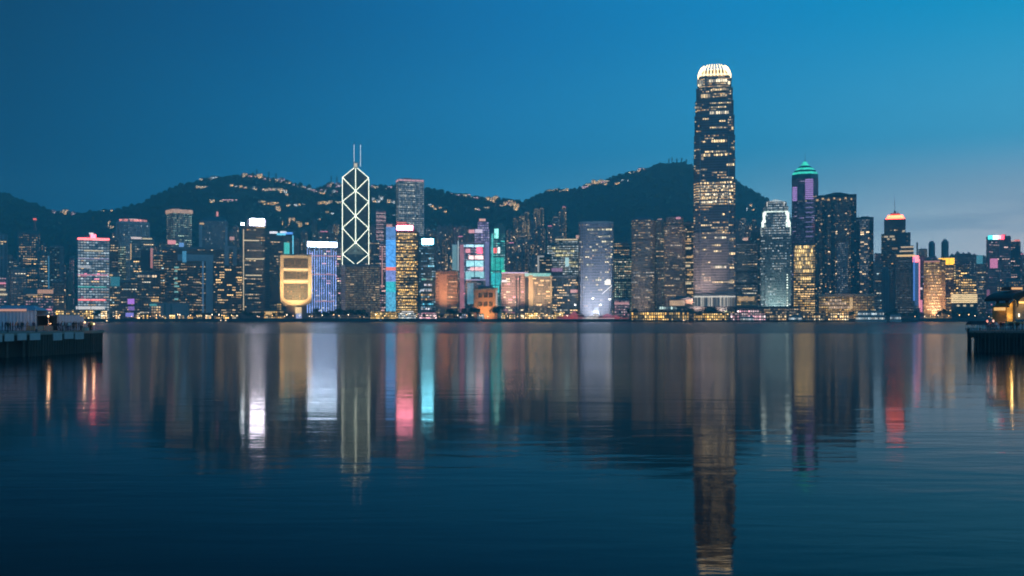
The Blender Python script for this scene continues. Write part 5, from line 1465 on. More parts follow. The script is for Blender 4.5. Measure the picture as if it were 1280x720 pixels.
for ya, xa, xb in ((374, 1034, 1052), (378, 1028, 1058), (383, 1036, 1062)):
    T.front('lit_terrace', glow('terrace_peach', (1.0, 0.66, 0.38), 0.6, False, 0.4, 0.2), xa, xb, ya, ya + 2.6, 2.5)
T.front('lit_pier', glow('pier_gold', (1.0, 0.62, 0.22), 0.6, False), 1062, 1066, 372, 386, 0.6)
T.flood(30000, (1.0, 0.62, 0.3), 22, 120, up=0.5)
tw('plain grey slab block right of the flat topped residential tower', 1092.5, 1103, 331, 1560, f_grey, 0, 0.9, win=3, wm=G_DIM, name='office_block', cat='office block')
T = tw('windowless grey slab before the orange capped tower', 1102, 1112, 338, 1530, plain('slab_grey', (0.16, 0.16, 0.18)), 0, 0.9, win=0, name='office_block', cat='office block')
T.fins(C_DARK, 4, 0.4, 0.6)
T = tw('small rose lit block left of the orange capped tower', 1093, 1104, 318, 1900, f_res3, 0, 0.9, win=4, wm=G_PINK, name='apartment_tower', cat='apartment tower')

# --- dark tower with the orange lit cap
T = Tower('office_tower', 'dark stepped tower with glowing orange cap and thin antenna', 1101.5, 1138, 290, 1700, 0, 0.8)
DT = fac('tower_orange_cap', (0.025, 0.045, 0.065), (0.015, 0.03, 0.045), 0.05, 0.5, 4, 'warm', 0.8, 0.08, 0.4, 0.015)
T.front('curtain_wall', DT, 1101.5, 1134, 292, 401, 0, T.d)
T.front('upper_stage', DT, 1105, 1132, 273.5, 292, -2, T.d * .8)
T.front('side_stage', fac('tower_grey_side', (0.10, 0.11, 0.14), (0.05, 0.055, 0.07), 0.04, 0.3, 3, 'warm', 0.6), 1122.5, 1138, 291, 330, 1.5, 20)
zt = T.z(273.5)
cx = T.px(1119)
for sc_, za, zb, mt in ((1.0, 273.4, 271.5, glow('cap_orange', (1.0, 0.075, 0.03), 13.0)), (0.86, 271.5, 268.5, glow('cap_amberglow', (1.0, 0.13, 0.05), 11.0)), (0.52, 268.5, 265.5, plain('cap_rust', (0.45, 0.16, 0.08)))):
    m = MB(); wq = 23 / F * T.D
    m.prism([(cx + x, y) for x, y in chamfer(wq * sc_, wq * sc_, 4 * sc_)], T.z(za), T.z(zb), [(cx + x, y) for x, y in chamfer(wq * sc_ * .9, wq * sc_ * .9, 4 * sc_)])
    m.build('lit_cap', mt, T.root)
T.part('cap_finial', C_DARK, (cx - 2.0, cx + 1.0, -1.5, 1.5, T.z(265.5), T.z(262)))
m = MB(); m.tube((cx - 0.8, 0, T.z(262)), (cx - 0.8, 0, T.z(244)), 0.45, 0.2); m.build('antenna', C_DARK, T.root)
for xa, xb, ya in ((1105, 1110, 294.5), (1112, 1118, 294.5), (1109, 1112, 297.5), (1115, 1119, 298), (1115, 1122, 309.5), (1128, 1131, 288)):
    T.front('lit_room', G_DIM if ya > 300 else glow('room_straw', (1.0, 0.78, 0.45), 0.65, False), xa, xb, ya, ya + 2.2, 0.3)
T = Tower('office_tower', 'dark banded tower with golden lit roof frame and blue red LED edge', 1115, 1150, 320, 1560, 0, 0.7)
T.front('curtain_wall', fac('tower_led_edge', (0.045, 0.06, 0.075), (0.025, 0.035, 0.05), 0.10, 0.9, 8, 'grey', 0.18, 0.05, 0.5, 0.02), 1119, 1142, 319, 400, 0, T.d)
T.front('left_wing', fac('tower_led_wing', (0.09, 0.10, 0.12), (0.04, 0.05, 0.06), 0.03, 0.5, 4, 'grey', 0.3, 0.05, 0.5), 1109.5, 1119, 333, 400, -4, T.d)
for ya in (308, 313):
    T.front('lit_roof_frame', glow('roof_frame_gold', (1.0, 0.72, 0.40), 0.7, False), 1126 + (ya - 308) * -0.3, 1142, ya, ya + 1.6, 0.3, 12)
T.front('lit_roof_frame', glow('roof_frame_bright', (1.0, 0.62, 0.22), 1.1), 1121, 1144, 318.4, 320.8, 0.8, 14)
T.front('roof_house', C_DARK, 1126, 1142, 307, 319, -3, 14)
for x in (1126, 1132, 1138):
    T.front('roof_post', C_STEEL, x - 0.3, x + 0.3, 306, 318, 0.2)
T.front('led_head', glow('led_head_red', (1.0, 0.16, 0.18), 4.0), 1141, 1148.5, 320, 328, 0.8, 10)
T.front('led_edge', glow('led_edge_blue', (0.10, 0.30, 0.9), 0.9), 1141.5, 1143.5, 322, 376, 1.2, 1)
T.front('led_edge', glow('led_edge_deep', (0.05, 0.16, 0.42), 0.5), 1143.6, 1149, 328, 382, 0.4, 10)
T.front('led_edge', glow('led_edge_rose', (1.0, 0.34, 0.40), 1.3), 1148.4, 1150, 324, 385, 0.8, 1)
T.front('roof_crane', C_TEAL, 1145.5, 1147.5, 303, 319, -5, 6)
T = tw('violet dark strip building with a pink lamp right of the LED edged tower', 1150, 1157, 322, 1580, fac('strip_violet', (0.18, 0.13, 0.24), (0.06, 0.05, 0.09), 0.16, 0.3, 3, 'violet', 0.4), 0, 1.0, win=3, wm=G_LILAC)
T.front('pink_lamp', glow('lamp_rosewhite', (1.0, 0.75, 0.75), 1.3), 1149.5, 1153, 359.5, 362, 0.8)
T.front('foot_lamp', G_PINK, 1150, 1153, 375, 390, 0.5)

# --- golden block at the right and neighbours
T = Tower('office_block', 'amber floodlit office block with red roof line at right', 1154.5, 1182, 326, 1500, 0, 0.6, cat='office block')
T.body(fac('block_amber', (0.34, 0.22, 0.13), (0.10, 0.07, 0.04), 0.6, 0.75, 7, 'gold', 0.6, 0.08, 0.42, 0.06), bay=2.8, fl=3.4); T.roof(C_BROWN, 1)
T.front('roof_line', glow('line_salmon', (1.0, 0.42, 0.30), 0.6, False), 1155, 1175, 326, 327.6, 0.6)
for k in range(14):
    T.front('lit_floor', glow('floor_amber', (1.0, 0.54, 0.18), 1.2, False, 0.5, 0.35), 1158 + (k * 5 % 4), 1180 - (k * 7 % 8), 338 + k * 3.7, 339.5 + k * 3.7, 0.25)
T.flood(200000, (1.0, 0.55, 0.28), 34, 90, up=0.35, z=10)
T = Tower('office_block', 'rosy shaft carrying a bright yellow rooftop hoarding', 1172, 1194, 331, 1560, 0, 0.7, cat='office block')
T.body(fac('shaft_rose', (0.32, 0.20, 0.18), (0.07, 0.06, 0.05), 0.35, 0.5, 4, 'warm', 0.6)); T.roof(C_BROWN, 1, False)
for i, (xa, xb) in enumerate(((1173, 1179.6), (1180, 1186.4), (1186.8, 1193))):
    T.front('hoarding', glow('hoarding_yellow', (1.0, 0.50, 0.02), 2.4, True, 0.2, 0.3), xa, xb, 322.5, 331, 0.4, 1)
T.front('hoarding_frame', C_DARK, 1172.5, 1193.5, 331, 332.5, 0.2, 3)
T.windows(12, G_WARM)
for args in (('stepped apartment block with yellow lit rooms right of the yellow hoarding', 1192, 1212, 331, 1540, 'a'), ('low apartment block with golden rooms above the striped car park', 1198, 1221, 347, 1520, 'b')):
    T = tw(args[0], *args[1:5], fac('right_apts_' + args[5], (0.20, 0.16, 0.14), (0.05, 0.05, 0.05), 0.5, 0.3, 3, 'gold', 1.2, 0.16, 0.4, 0.03), 0, 0.8, win=22, wm=glow('win_gold', (1.0, 0.58, 0.18), 1.2, False), name='apartment_block', cat='apartment block', run=(1, 3))
tw('dim grey apartment block on the skyline right of the yellow hoarding', 1192, 1222, 320, 1800, f_res2, 0, 0.5, win=12, wm=G_DIM, name='apartment_block', cat='apartment block')
T = Tower('car_park', 'long cream lit striped car park above the shore at right', 1188.5, 1222, 367, 1480, 0, 0.5, cat='car park')
T.body(plain('carpark_wall', (0.40, 0.34, 0.25)), z0=T.z(379)); 
T.part('ground_floor', C_DARK, (-T.w * .48, T.w * .48, -T.d * .4, T.d * .4, 0, T.z(379)))
for k in range(5):
    T.front('lit_deck', glow('deck_cream', (1.0, 0.72, 0.34), 1.5, True, 0.2, 0.2), 1189, 1221.5, 368 + k * 2.25, 369.4 + k * 2.25, 0.4)
for x in (1196, 1204, 1213):
    T.front('lower_light', G_CREAM, x, x + 3.5, 381, 383, -3)
T = tw('slim block with a cyan blue rooftop box', 1220, 1232.5, 331, 1600, f_res2, 0, 0.8, win=8, wm=G_DIM)
T.front('blue_box', glow('box_cyan', (0.10, 0.48, 0.62), 0.55), 1220.5, 1228.5, 319, 331, 0, 8)
T = Tower('office_tower', 'tall tower at right with cyan to red crown sign and magenta screen', 1232.5, 1263, 297, 1620, 14, 0.5)
T.body(fac('tower_right', (0.09, 0.09, 0.12), (0.04, 0.045, 0.06), 0.12, 0.5, 4, 'pink', 0.5, 0.12, 0.4, 0.03)); T.roof(C_GREY, 3)
SC = [(1235, 1241, (0.08, 0.75, 0.80), 2.6), (1241, 1247, (0.6, 0.95, 0.98), 5.0), (1247, 1251, (1.0, 0.35, 0.36), 4.0), (1251, 1255, (1.0, 0.06, 0.10), 6.0)]
for xa, xb, c_, s_ in SC:
    T.front('crown_sign', glow('crown_sign_%d' % xa, c_, s_), xa, xb, 294, 299, 0.8, 1)
T.front('magenta_screen', glow('screen_magenta', (0.95, 0.28, 0.52), 0.8), 1237.5, 1247, 323, 335, 0.7)
T.front('magenta_screen', glow('screen_magenta_dim', (0.75, 0.25, 0.42), 0.35), 1233.5, 1237, 362, 374, 0.7)
T.front('cap_side', glow('cap_red_side', (1.0, 0.25, 0.25), 0.5, False), 1254, 1258, 292.5, 297, -2, 6)
T.windows(10, glow('win_peach', (1.0, 0.62, 0.48), 0.7, False)); T.fins(C_GREY, 3, 0.6, 1.4)
T = tw('slimmer tower with a red lit cap at the right picture edge', 1263, 1275.5, 303, 1680, fac('tower_right_slim', (0.10, 0.10, 0.13), (0.04, 0.045, 0.06), 0.14, 0.2, 3, 'warm', 0.6), 0, 0.9, win=7, wm=MATS['win_peach'])
T.front('lit_cap', glow('cap_redglow', (1.0, 0.26, 0.18), 1.0), 1268, 1275, 299.5, 303, 0, 10)
T.front('lit_cap', glow('cap_rose', (1.0, 0.6, 0.5), 1.0), 1264, 1268, 300.5, 303, 0, 8)
tw('rose tipped block cut by the right picture edge', 1275, 1294, 325, 1700, f_res3, 0, 0.9, win=4, wm=G_PINK)
tw('mauve low apartment block behind the right pier pavilion', 1238, 1262, 372, 1490, fac('mauve_low', (0.30, 0.18, 0.22), (0.07, 0.06, 0.07), 0.22, 0.4, 4, 'pink', 0.5), 0, 0.7, win=4, wm=G_DIM, name='apartment_block', cat='apartment block')
tw('dark block with small lit rooms under the cyan to red sign', 1246, 1282, 352, 1530, f_res, 0, 0.7, win=8, wm=G_DIM, name='apartment_block', cat='apartment block')
for lab, xa, xb, yt in (('slender pointed far tower left of the yellow hoarding on the hazy skyline', 1160.5, 1169, 304), ('slender domed far tower with a pale tip above the yellow hoarding', 1176.5, 1186, 302)):
    T = tw(lab, xa, xb, yt, 2500, fac('far_tower', (0.10, 0.10, 0.12), (0.04, 0.045, 0.06), 0.03, 0.1, 3, 'grey', 0.4), 0, 1.0, 'oval', win=0, cap=False)
    m = MB(); m.prism([(x * .9, y * .9) for x, y in T.plan], T.h, T.h + 6, [(x * .45, y * .45) for x, y in T.plan]); m.build('rounded_top', C_GREY, T.root)
    if xa > 1170:
        T.part('tip', glow('tip_pale', (0.6, 0.85, 0.95), 0.5, False), (-3, 3, -3, 3, T.h + 6, T.h + 8))
tw('dark twin capped far block between LED tower and slender far tower', 1148, 1159, 312, 2400, f_res, 0, 0.8, win=3, wm=G_DIM)

# ------------------------------------------------------------------ slim residential towers on the lower slopes
ORD = ['first', 'second', 'third', 'fourth', 'fifth', 'sixth', 'seventh', 'eighth', 'ninth', 'tenth', 'eleventh', 'twelfth', 'thirteenth', 'fourteenth', 'fifteenth', 'sixteenth', 'seventeenth', 'eighteenth']
RESM = {'grey': f_res2, 'dark': f_res, 'rosy': f_res3,
        'amber': fac('apartment_amber', (0.15, 0.12, 0.10), (0.04, 0.04, 0.045), 0.42, 0.08, 2, 'warm', 0.95, 0.22, 0.34, 0.04),
        'green': fac('apartment_green', (0.08, 0.11, 0.11), (0.03, 0.045, 0.05), 0.22, 0.08, 3, 'green', 0.55, 0.2, 0.38, 0.03)}
def slim(tone, x0, x1, yt, D, label, group, cap=0):
    T = Tower('apartment_tower', label, x0, x1, yt, D, random.uniform(-14, 14), 0.8, 'apartment tower', group)
    T.body(RESM[tone], bay=2.7, fl=3.1)
    w, d = T.w, T.d
    m = MB(); m.box(-w * .3, w * .3, -d * .3, d * .3, T.h, T.h + 3.5); m.box(-w * .15, w * .1, -d * .1, d * .15, T.h + 3.5, T.h + 6); pr0 = m.build('plant_room', C_GREY, T.root)
    T.part('bay_strip', C_GREY, (-w * .08, w * .08, -d / 2 - 1.0, -d / 2 + 0.3, 0, T.h))
    if cap:
        T.part('roof_light', G_DIM if cap == 1 else G_PINK, (-w * .32, w * .32, -d * .32, d * .32, T.h + 0.2, T.h + 1.8), parent=pr0)
    T.windows(9 if tone in ('amber', 'rosy') else 5, MATS['win_amber'], zr=(0.55, 0.97), run=(1, 1), bay=2.7, fl=3.1, hgt=1.8)
    return T
def cluster(place, group, rows_):
    rows_ = sorted(rows_, key=lambda r_: r_[1])
    for i, r_ in enumerate(rows_):
        tone, x0, x1, yt, D = r_[:5]
        slim(tone, x0, x1, yt, D, '%s%s apartment tower, %s from left %s' % ('' if x1 - x0 < 12 else 'wide ', {'grey': 'grey', 'dark': 'dark', 'rosy': 'rose lit', 'amber': 'amber lit', 'green': 'green lit'}[tone], ORD[i], place), group, r_[5] if len(r_) > 5 else 0)
cluster('of those rising right of the emerald tower', 'residential towers under the saddle', [
    ('dark', 633, 641, 288, 2150), ('amber', 641.5, 648, 272, 2200), ('amber', 649, 656, 270, 2260, 0), ('amber', 655, 662, 266, 2300, 1), ('grey', 662, 670, 276, 2150),
    ('amber', 667, 674, 262, 2280, 1), ('amber', 674, 680, 261, 2240, 1), ('dark', 668, 682, 286, 2000), ('rosy', 684, 691, 283, 2050, 2), ('grey', 690, 699, 272, 2200, 1),
    ('dark', 698, 706, 264, 2300), ('amber', 702, 708, 259, 2340, 2), ('grey', 646, 660, 296, 1950, 1), ('rosy', 634, 644, 304, 1900, 2), ('amber', 656, 668, 305, 1880), ('dark', 640, 652, 318, 1800), ('grey', 660, 672, 322, 1780)])
cluster('in the row right of the square gridded tower', 'residential towers right of the square tower', [
    ('grey', 531, 539, 286, 2100), ('dark', 538, 546, 289, 2050), ('grey', 546, 553, 284, 2150), ('grey', 552, 560, 283, 2180), ('dark', 559, 567, 282, 2150), ('rosy', 566, 574, 284, 2120), ('grey', 573, 583, 283, 2160), ('dark', 582, 592, 285, 2100), ('rosy', 571, 580, 296, 1900, 2), ('dark', 546, 558, 300, 1850), ('amber', 556, 566, 318, 1780), ('grey', 543, 551, 312, 1750)])
cluster('of those behind the white crown band', 'residential towers behind the white crown band', [
    ('dark', 366, 374, 299, 1900), ('green', 390, 396, 276, 2050), ('dark', 376, 385, 290, 2000), ('green', 397, 406, 288, 1980), ('rosy', 398, 412, 290, 1900, 2), ('grey', 408, 417, 284, 2050), ('amber', 416, 424, 280, 2080), ('dark', 421, 428, 296, 1950)])
cluster('between arched tower and glaring sign', 'residential towers beside the sign tower', [
    ('dark', 286, 294, 290, 2000), ('dark', 291, 299, 284, 2080)])
cluster('seen right of the braced tower', 'residential towers beside the braced tower', [
    ('grey', 462, 469, 284, 2000), ('amber', 455, 464, 312, 1960), ('amber', 464, 472, 318, 1900)])
cluster('on the slope left of the capped tower', 'residential towers at left', [
    ('dark', 192, 200, 308, 1900), ('green', 199, 207, 302, 1950), ('dark', 140, 147, 292, 2000), ('dark', 52, 58, 306, 1950), ('dark', 75, 83, 332, 1800)])
cluster('on the slopes either side of the tallest tower', 'residential towers right of the tallest tower', [
    ('dark', 918, 926, 276, 2100), ('grey', 925, 933, 274, 2150, 1), ('dark', 932, 940, 280, 2050), ('green', 939, 946, 276, 2100, 1), ('dark', 944, 952, 284, 2000), ('dark', 770, 778, 312, 1950), ('grey', 778, 786, 316, 1900)])
cluster('on the hazy skyline at right', 'residential towers on the right skyline', [
    ('grey', 1140, 1148, 325, 2200), ('grey', 1156, 1166, 324, 2300), ('rosy', 1164, 1172, 322, 2200), ('grey', 1186, 1194, 320, 2300), ('grey', 1193, 1201, 317, 2350), ('grey', 1200, 1208, 318.5, 2300), ('grey', 1207, 1215, 318, 2350), ('grey', 1214, 1222, 320, 2300), ('grey', 1226, 1234, 322, 2300), ('rosy', 1272, 1281, 318, 2200, 2), ('dark', 1212, 1222, 326, 1900), ('grey', 1258, 1266, 322, 2100)])

# ------------------------------------------------------------------ far shore
mb = MB()
mb.box(-3200, 3200, SHORE, SHORE + 0.6, -1, GZ + 0.4)
for i in range(-60, 61):
    mb.box(i * 18 - 0.6, i * 18 + 0.6, SHORE - 0.5, SHORE, -1, GZ - 0.2)
tag(mb.build('sea_wall', plain('wet_stone', (0.05, 0.05, 0.05), 0.6)), 'long dark stone sea wall along the far shore', 'sea wall')

# trees on the promenade
LEAF = plain('leaf_green', (0.040, 0.070, 0.030), 0.8, 0, 0.5, 0.9)
BARK = plain('bark', (0.07, 0.055, 0.04), 0.9)
def tree_meshes(seed, hgt, spread, n):
    r_ = random.Random(seed)
    m = MB()
    m.tube((0, 0, 0), (0.2, 0, hgt * .45), 0.28, 0.18)
    for k in range(6):
        t = k * 1.05 + r_.random()
        m.tube((0.2, 0, hgt * (.36 + .03 * k)), (math.cos(t) * spread * .6, math.sin(t) * spread * .6, hgt * (.6 + .05 * k)), 0.13, 0.04, 5)
    c = MB()
    lobes = [(r_.uniform(-.55, .55) * spread, r_.uniform(-.55, .55) * spread, hgt * r_.uniform(.52, .86), r_.uniform(.28, .5) * spread) for _ in range(9)]
    for k in range(n):
        lx, ly, lz, lr = r_.choice(lobes)
        v = Vector((r_.gauss(0, 1), r_.gauss(0, 1), r_.gauss(0, .8))).normalized() * lr * r_.uniform(.5, 1.08)
        p = Vector((lx, ly, lz)) + v
        a = Vector((r_.gauss(0, 1), r_.gauss(0, 1), r_.gauss(0, 1))).normalized()
        b = a.orthogonal().normalized()
        s_ = r_.uniform(.35, .8)
        c.face([p + a * s_, p + b * s_ * .6, p - a * s_, p - b * s_ * .6])
    return m.mesh('trunk', BARK), c.mesh('crown', LEAF)
TREES = [tree_meshes(21 + k, h_, sp_, 420) for k, (h_, sp_) in enumerate(((9.5, 4.4), (11, 4.8), (8, 3.6), (12.5, 4.2)))]
def tree(px, Y, s_, label, group, z=GZ):
    k = random.randrange(4)
    o = empty('tree', (ax(px, Y), Y, z), label, 'tree', group, random.uniform(0, 6.28))
    o.scale = (s_, s_, s_ * random.uniform(.9, 1.1))
    link('trunk', TREES[k][0], o); link('crown', TREES[k][1], o)
def grove(xs, Y, s_, label, group):
    for px in xs:
        tree(px + random.uniform(-1, 1), Y + random.uniform(-6, 6), s_ * random.uniform(.8, 1.15), label, group)
grove((119, 123), 1425, 1.3, 'dark tree in front of the red banded glass tower foot', 'trees before the red banded tower')
grove((140, 176, 181, 186), 1424, .8, 'low dark tree by the violet screen block', 'trees by the violet screen block')
grove(range(240, 302, 7), 1426, 1.0, 'dark tree in the row before the gate building and ring block', 'trees before the gate building')
grove((303, 309, 315, 322, 328), 1424, 1.2, 'dark tree at the foot of the glaring sign tower', 'trees before the sign tower')
grove((343, 350, 355, 361, 386, 392), 1422, .9, 'dark tree around the stem of the golden block', 'trees round the golden block')
grove(range(396, 446, 6), 1424, 1.35, 'dark tree in the clump before the white banded tower', 'trees before the white banded tower')
grove((447, 453, 459), 1424, 1.2, 'dark tree before the brown gridded block', 'trees before the brown gridded block')
grove((562, 567, 575, 580, 586, 591, 597), 1424, 1.3, 'dark tree before the copper block and orange hall', 'trees before the orange hall')
grove((618, 623), 1424, 1.55, 'large dark tree between the orange hall and rosy block', 'trees beside the rosy block')
grove((530, 540, 548, 553), 1424, .7, 'low dark tree before the cyan signed tower', 'trees before the cyan signed tower')
grove(range(786, 866, 7), 1438, 1.2, 'dark tree in the row behind the left lit ferry pier', 'trees behind the left ferry pier')
grove(range(868, 950, 6), 1440, 1.3, 'dark tree in the row at the tallest tower foot', 'trees at the tallest tower foot')
grove((1020, 1030, 1038, 1047, 1055, 1060, 1062, 1066), 1426, 1.1, 'dark tree before the amber lit terrace building', 'trees before the terrace building')
grove((1100, 1106, 1112, 1118, 1124, 1131, 1138, 1145), 1430, 1.3, 'dark tree right of the white ferry below the dark slabs', 'trees right of the white ferry')
grove(range(1172, 1262, 7), 1430, 1.15, 'dark tree along the shore below the striped car park', 'trees below the car park')

# promenade lamps: post, arm, lit globe
def lamp_meshes():
    m = MB(); m.tube((0, 0, 0), (0, 0, 6.2), 0.14, 0.09); m.tube((0, 0, 6.0), (0, -0.9, 6.5), 0.07)
    out_ = []
    for key, col, s_ in (('globe_amber', (1.0, 0.56, 0.22), 11), ('globe_white', (1.0, 0.78, 0.52), 11)):
        g = MB(); p = rounded(1.1, 1.1, 10, 2)
        g.prism([(x * .5, y * .5 - .9) for x, y in p], 5.9, 6.4, [(x, y - .9) for x, y in p], bottom=True); g.prism([(x, y - .9) for x, y in p], 6.4, 6.9, [(x * .5, y * .5 - .9) for x, y in p])
        out_.append(g.mesh('lamp_globe', glow(key, col, s_)))
    return m.mesh('post', C_DARK), out_
LPOST, LGLOBE = lamp_meshes()
def lamp(px, Y, label, group, z=GZ, s_=1.0, kind=0):
    o = empty('street_lamp', (ax(px, Y), Y, z), label, 'street lamp', group)
    o.scale = (s_, s_, s_)
    link('post', LPOST, o); link('lamp_globe', LGLOBE[kind], o)
for lab, gp, xs in (('lit promenade lamp left of the gate building', 'promenade lamps at left', [128, 134, 139, 146, 153, 162, 170, 178, 186, 193, 200, 207, 214, 220]),
                    ('lit promenade lamp between gate building and golden block', 'promenade lamps by the gate building', [228, 236, 241, 250, 259, 266, 273, 281, 287, 291, 298, 318, 327, 336, 343]),
                    ('lit promenade lamp between golden block and copper block', 'promenade lamps before the braced tower', [352, 360, 368, 376, 383, 391, 402, 414, 427, 438, 449, 456, 468, 481, 493, 506, 519, 531, 543]),
                    ('lit promenade lamp between copper block and lavender tower', 'promenade lamps before the rosy blocks', [552, 560, 571, 583, 596, 604, 612, 626, 633, 640, 646, 651, 657, 664, 671, 676, 683, 691, 698, 707]),
                    ('lit promenade lamp along the right shore', 'promenade lamps at right', [1096, 1104, 1111, 1119, 1127, 1140, 1152, 1164, 1176, 1188, 1199, 1211, 1222, 1234, 1246])):
    for px in xs:
        lamp(px + random.uniform(-4, 4), SHORE + random.uniform(4, 16), lab, gp, s_=random.uniform(.5, 1.05), kind=random.randrange(2))

# small lit buildings and stalls along the water
def kiosk(name, label, x0, x1, yt, D, mat, roof=None, cat='kiosk', group=None, yb=None):
    T = Tower(name, label, x0, x1, yt, D, 0, 0.5, cat, group)
    T.body(mat, bay=2.6, fl=3.0)
    w, d = T.w, T.d
    T.part('roof', roof or C_DARK, (-w / 2 - 0.8, w / 2 + 0.8, -d / 2 - 1.2, d / 2 + 0.5, T.h, T.h + 0.7))
    n = max(2, int(w / 6))
    for i in range(n + 1):
        x = -w / 2 + w * i / n
        T.part('column', C_CONC, (x - 0.2, x + 0.2, -d / 2 - 0.9, -d / 2 - 0.5, 0, T.h))
    return T
SHOP = fac('shop_gold', (0.20, 0.15, 0.10), (0.08, 0.06, 0.04), 0.72, 0.1, 2, 'gold', 2.86, 0.12, 0.25, 0.05)
SHOP2 = fac('shop_warm', (0.20, 0.16, 0.13), (0.08, 0.07, 0.06), 0.62, 0.1, 2, 'warm', 2.42, 0.12, 0.25, 0.05)
SHOP3 = fac('shop_rose', (0.26, 0.14, 0.13), (0.08, 0.06, 0.06), 0.7, 0.1, 2, 'pink', 2.00, 0.12, 0.25, 0.05)
kiosk('market_hall', 'row of gold lit shop fronts under the red banded glass tower', 70, 117, 387.5, 1440, SHOP, cat='market hall')
kiosk('market_hall', 'low gold lit stall right of the dark tree by the banded tower', 126, 134, 389, 1435, SHOP2, cat='market hall')
kiosk('kiosk', 'small lit kiosk left of the violet screen', 144, 150, 388, 1435, SHOP2)
kiosk('kiosk', 'small lit kiosk right of the violet screen', 171, 175, 390, 1435, SHOP2)
kiosk('waterfront_pavilion', 'low golden lit pavilion before the brown grid block', 463, 496, 390, 1425, fac('pavilion_gold', (0.40, 0.26, 0.10), (0.2, 0.12, 0.04), 0.9, 0.1, 3, 'gold', 1.35, 0.08, 0.2, 0.1), C_BROWN, 'pavilion')
kiosk('shop', 'white lit shop front under the gold banded tower', 498, 520, 391, 1430, fac('shop_white_front', (0.3, 0.28, 0.26), (0.1, 0.1, 0.1), 0.6, 0.2, 3, 'white', 1.60, 0.1, 0.3), cat='shop')
kiosk('shop', 'rosy lit shop front under the cyan signed tower', 522, 546, 392, 1428, SHOP3, cat='shop')
kiosk('glass_kiosk', 'small pale blue glass kiosk before the orange hall', 596, 605, 393, 1422, glow('kiosk_blue', (0.30, 0.55, 0.65), 0.45, False, 0.4, 0.4))
for i, (xa, xb) in enumerate(((627, 641), (642, 655), (656, 672), (673, 690), (691, 704))):
    kiosk('pier_shed', '%s from the left of the amber lit sheds before the rosy blocks' % ORD[i], xa, xb, 391.5 + (i % 2), 1422, (SHOP, SHOP2)[i % 2], C_BROWN, 'shed', 'amber lit sheds before the rosy blocks')
for i in range(15):
    x = 178 + i * 11.2
    if 346 > x > 300 or x > 330: continue
    kiosk('kiosk', '%s from the left of the small lit kiosks on the promenade before the gate building' % ORD[i], x, x + 7.5, 394 + (i * 7 % 3) * .6, 1419, (SHOP, SHOP2, SHOP)[i % 3], C_DARK, 'kiosk', 'kiosks before the gate building')
# fair tents left of the lavender tower
def tent(px, w, py, label, mat):
    D = 1418
    o = empty('fair_tent', (ax(px, D), D, GZ), label, 'tent', 'tents of the fair before the lavender tower')
    h_ = (hz(py, D) - GZ) * .5; hw = w / F * D / 2
    m = MB(); m.box(-hw, hw, 0, 10, 0, h_ * .55); m.build('tent_wall', mat, o)
    m = MB(); m.prism([(-hw - 1, -1), (hw + 1, -1), (hw + 1, 11), (-hw - 1, 11)], h_ * .55, h_, [(-.8, 4.2), (.8, 4.2), (.8, 5.8), (-.8, 5.8)]); m.build('tent_roof', mat if mat.name.startswith('tent_lit') else plain('tent_red', (0.5, 0.08, 0.07)), o)
TL = [glow('tent_lit_red', (1.0, 0.12, 0.09), 0.32, True, 0.3, 0.3), glow('tent_lit_pink', (1.0, 0.24, 0.34), 0.4, True, 0.3, 0.3), glow('tent_lit_white', (1.0, 0.86, 0.78), 0.7, True, 0.3, 0.3), glow('tent_dim_red', (0.9, 0.22, 0.16), 0.22, False, 0.3, 0.3)]
for i, (px, w, py, k, lab) in enumerate(((710, 12, 387, 0, 'wide red glowing fair tent'), (718, 8, 379, 0, 'tall red glowing fair tent with white peak'), (727, 9, 387, 3, 'dim red fair tent'), (738, 9, 390, 2, 'white glowing fair tent'), (745, 6, 384, 2, 'small bright white fair tent below the lavender tower'), (752, 9, 390, 3, 'dim red fair tent between white and pink tents'), (760, 13, 385, 1, 'wide pink glowing fair tent'), (770, 9, 389, 0, 'red fair tent below the salmon pavilion'), (781, 9, 392, 3, 'dim red fair tent at the right end'), (700, 8, 390, 3, 'dim red fair tent at the left end'))):
    tent(px, w, py, lab, TL[k])
def mast_light(px, py, label, s_=9.0):
    D = 1428
    o = empty('floodlight_mast', (ax(px, D), D, GZ), label, 'floodlight mast', 'floodlight masts of the fair')
    h_ = hz(py, D) - GZ
    m = MB(); m.tube((0, 0, 0), (0, 0, h_), 0.35, 0.2); m.build('post', C_STEEL, o)
    m = MB(); m.box(-1.0, 1.0, -0.5, 0.3, h_ - .8, h_ + .8); m.build('lamp_head', glow('mast_glare', (1.0, 0.95, 0.90), s_), o)
for px, py, lab in ((741, 373, 'bright white floodlight mast low before the lavender tower'), (750.5, 381, 'short floodlight mast before the lavender tower'), (719, 381, 'floodlight mast over the red tent'), (762, 374, 'floodlight mast at the lavender tower right edge')):
    mast_light(px, py, lab)
D = 1432
o = empty('crane', (ax(764, D), D, GZ), 'slender light mast with a bright slanting arm before the lavender tower', 'crane')  # stand-in built for a bright slanting line and a lit patch
q = [((764 - 764) / F * D, hz(392, D) - GZ), (0.8, hz(357, D) - GZ), ((752.5 - 764) / F * D, hz(367.5, D) - GZ)]
m = MB(); m.tube((q[0][0], 0, q[0][1]), (q[1][0], 0, q[1][1]), 0.5, 0.4); m.build('tower', C_STEEL, o)
m = MB(); m.tube((q[1][0], 0, q[1][1]), (q[2][0], 0, q[2][1]), 0.6, 0.45); jb_ = m.build('light_arm', glow('arm_glow', (0.95, 0.92, 0.86), 1.6), o)
m = MB(); m.box(-9, -1, -1, 1, hz(354, D) - GZ - 2, hz(351, D) - GZ); m.build('lamp_head', glow('arm_head', (1.0, 0.92, 0.74), 2.0), jb_)

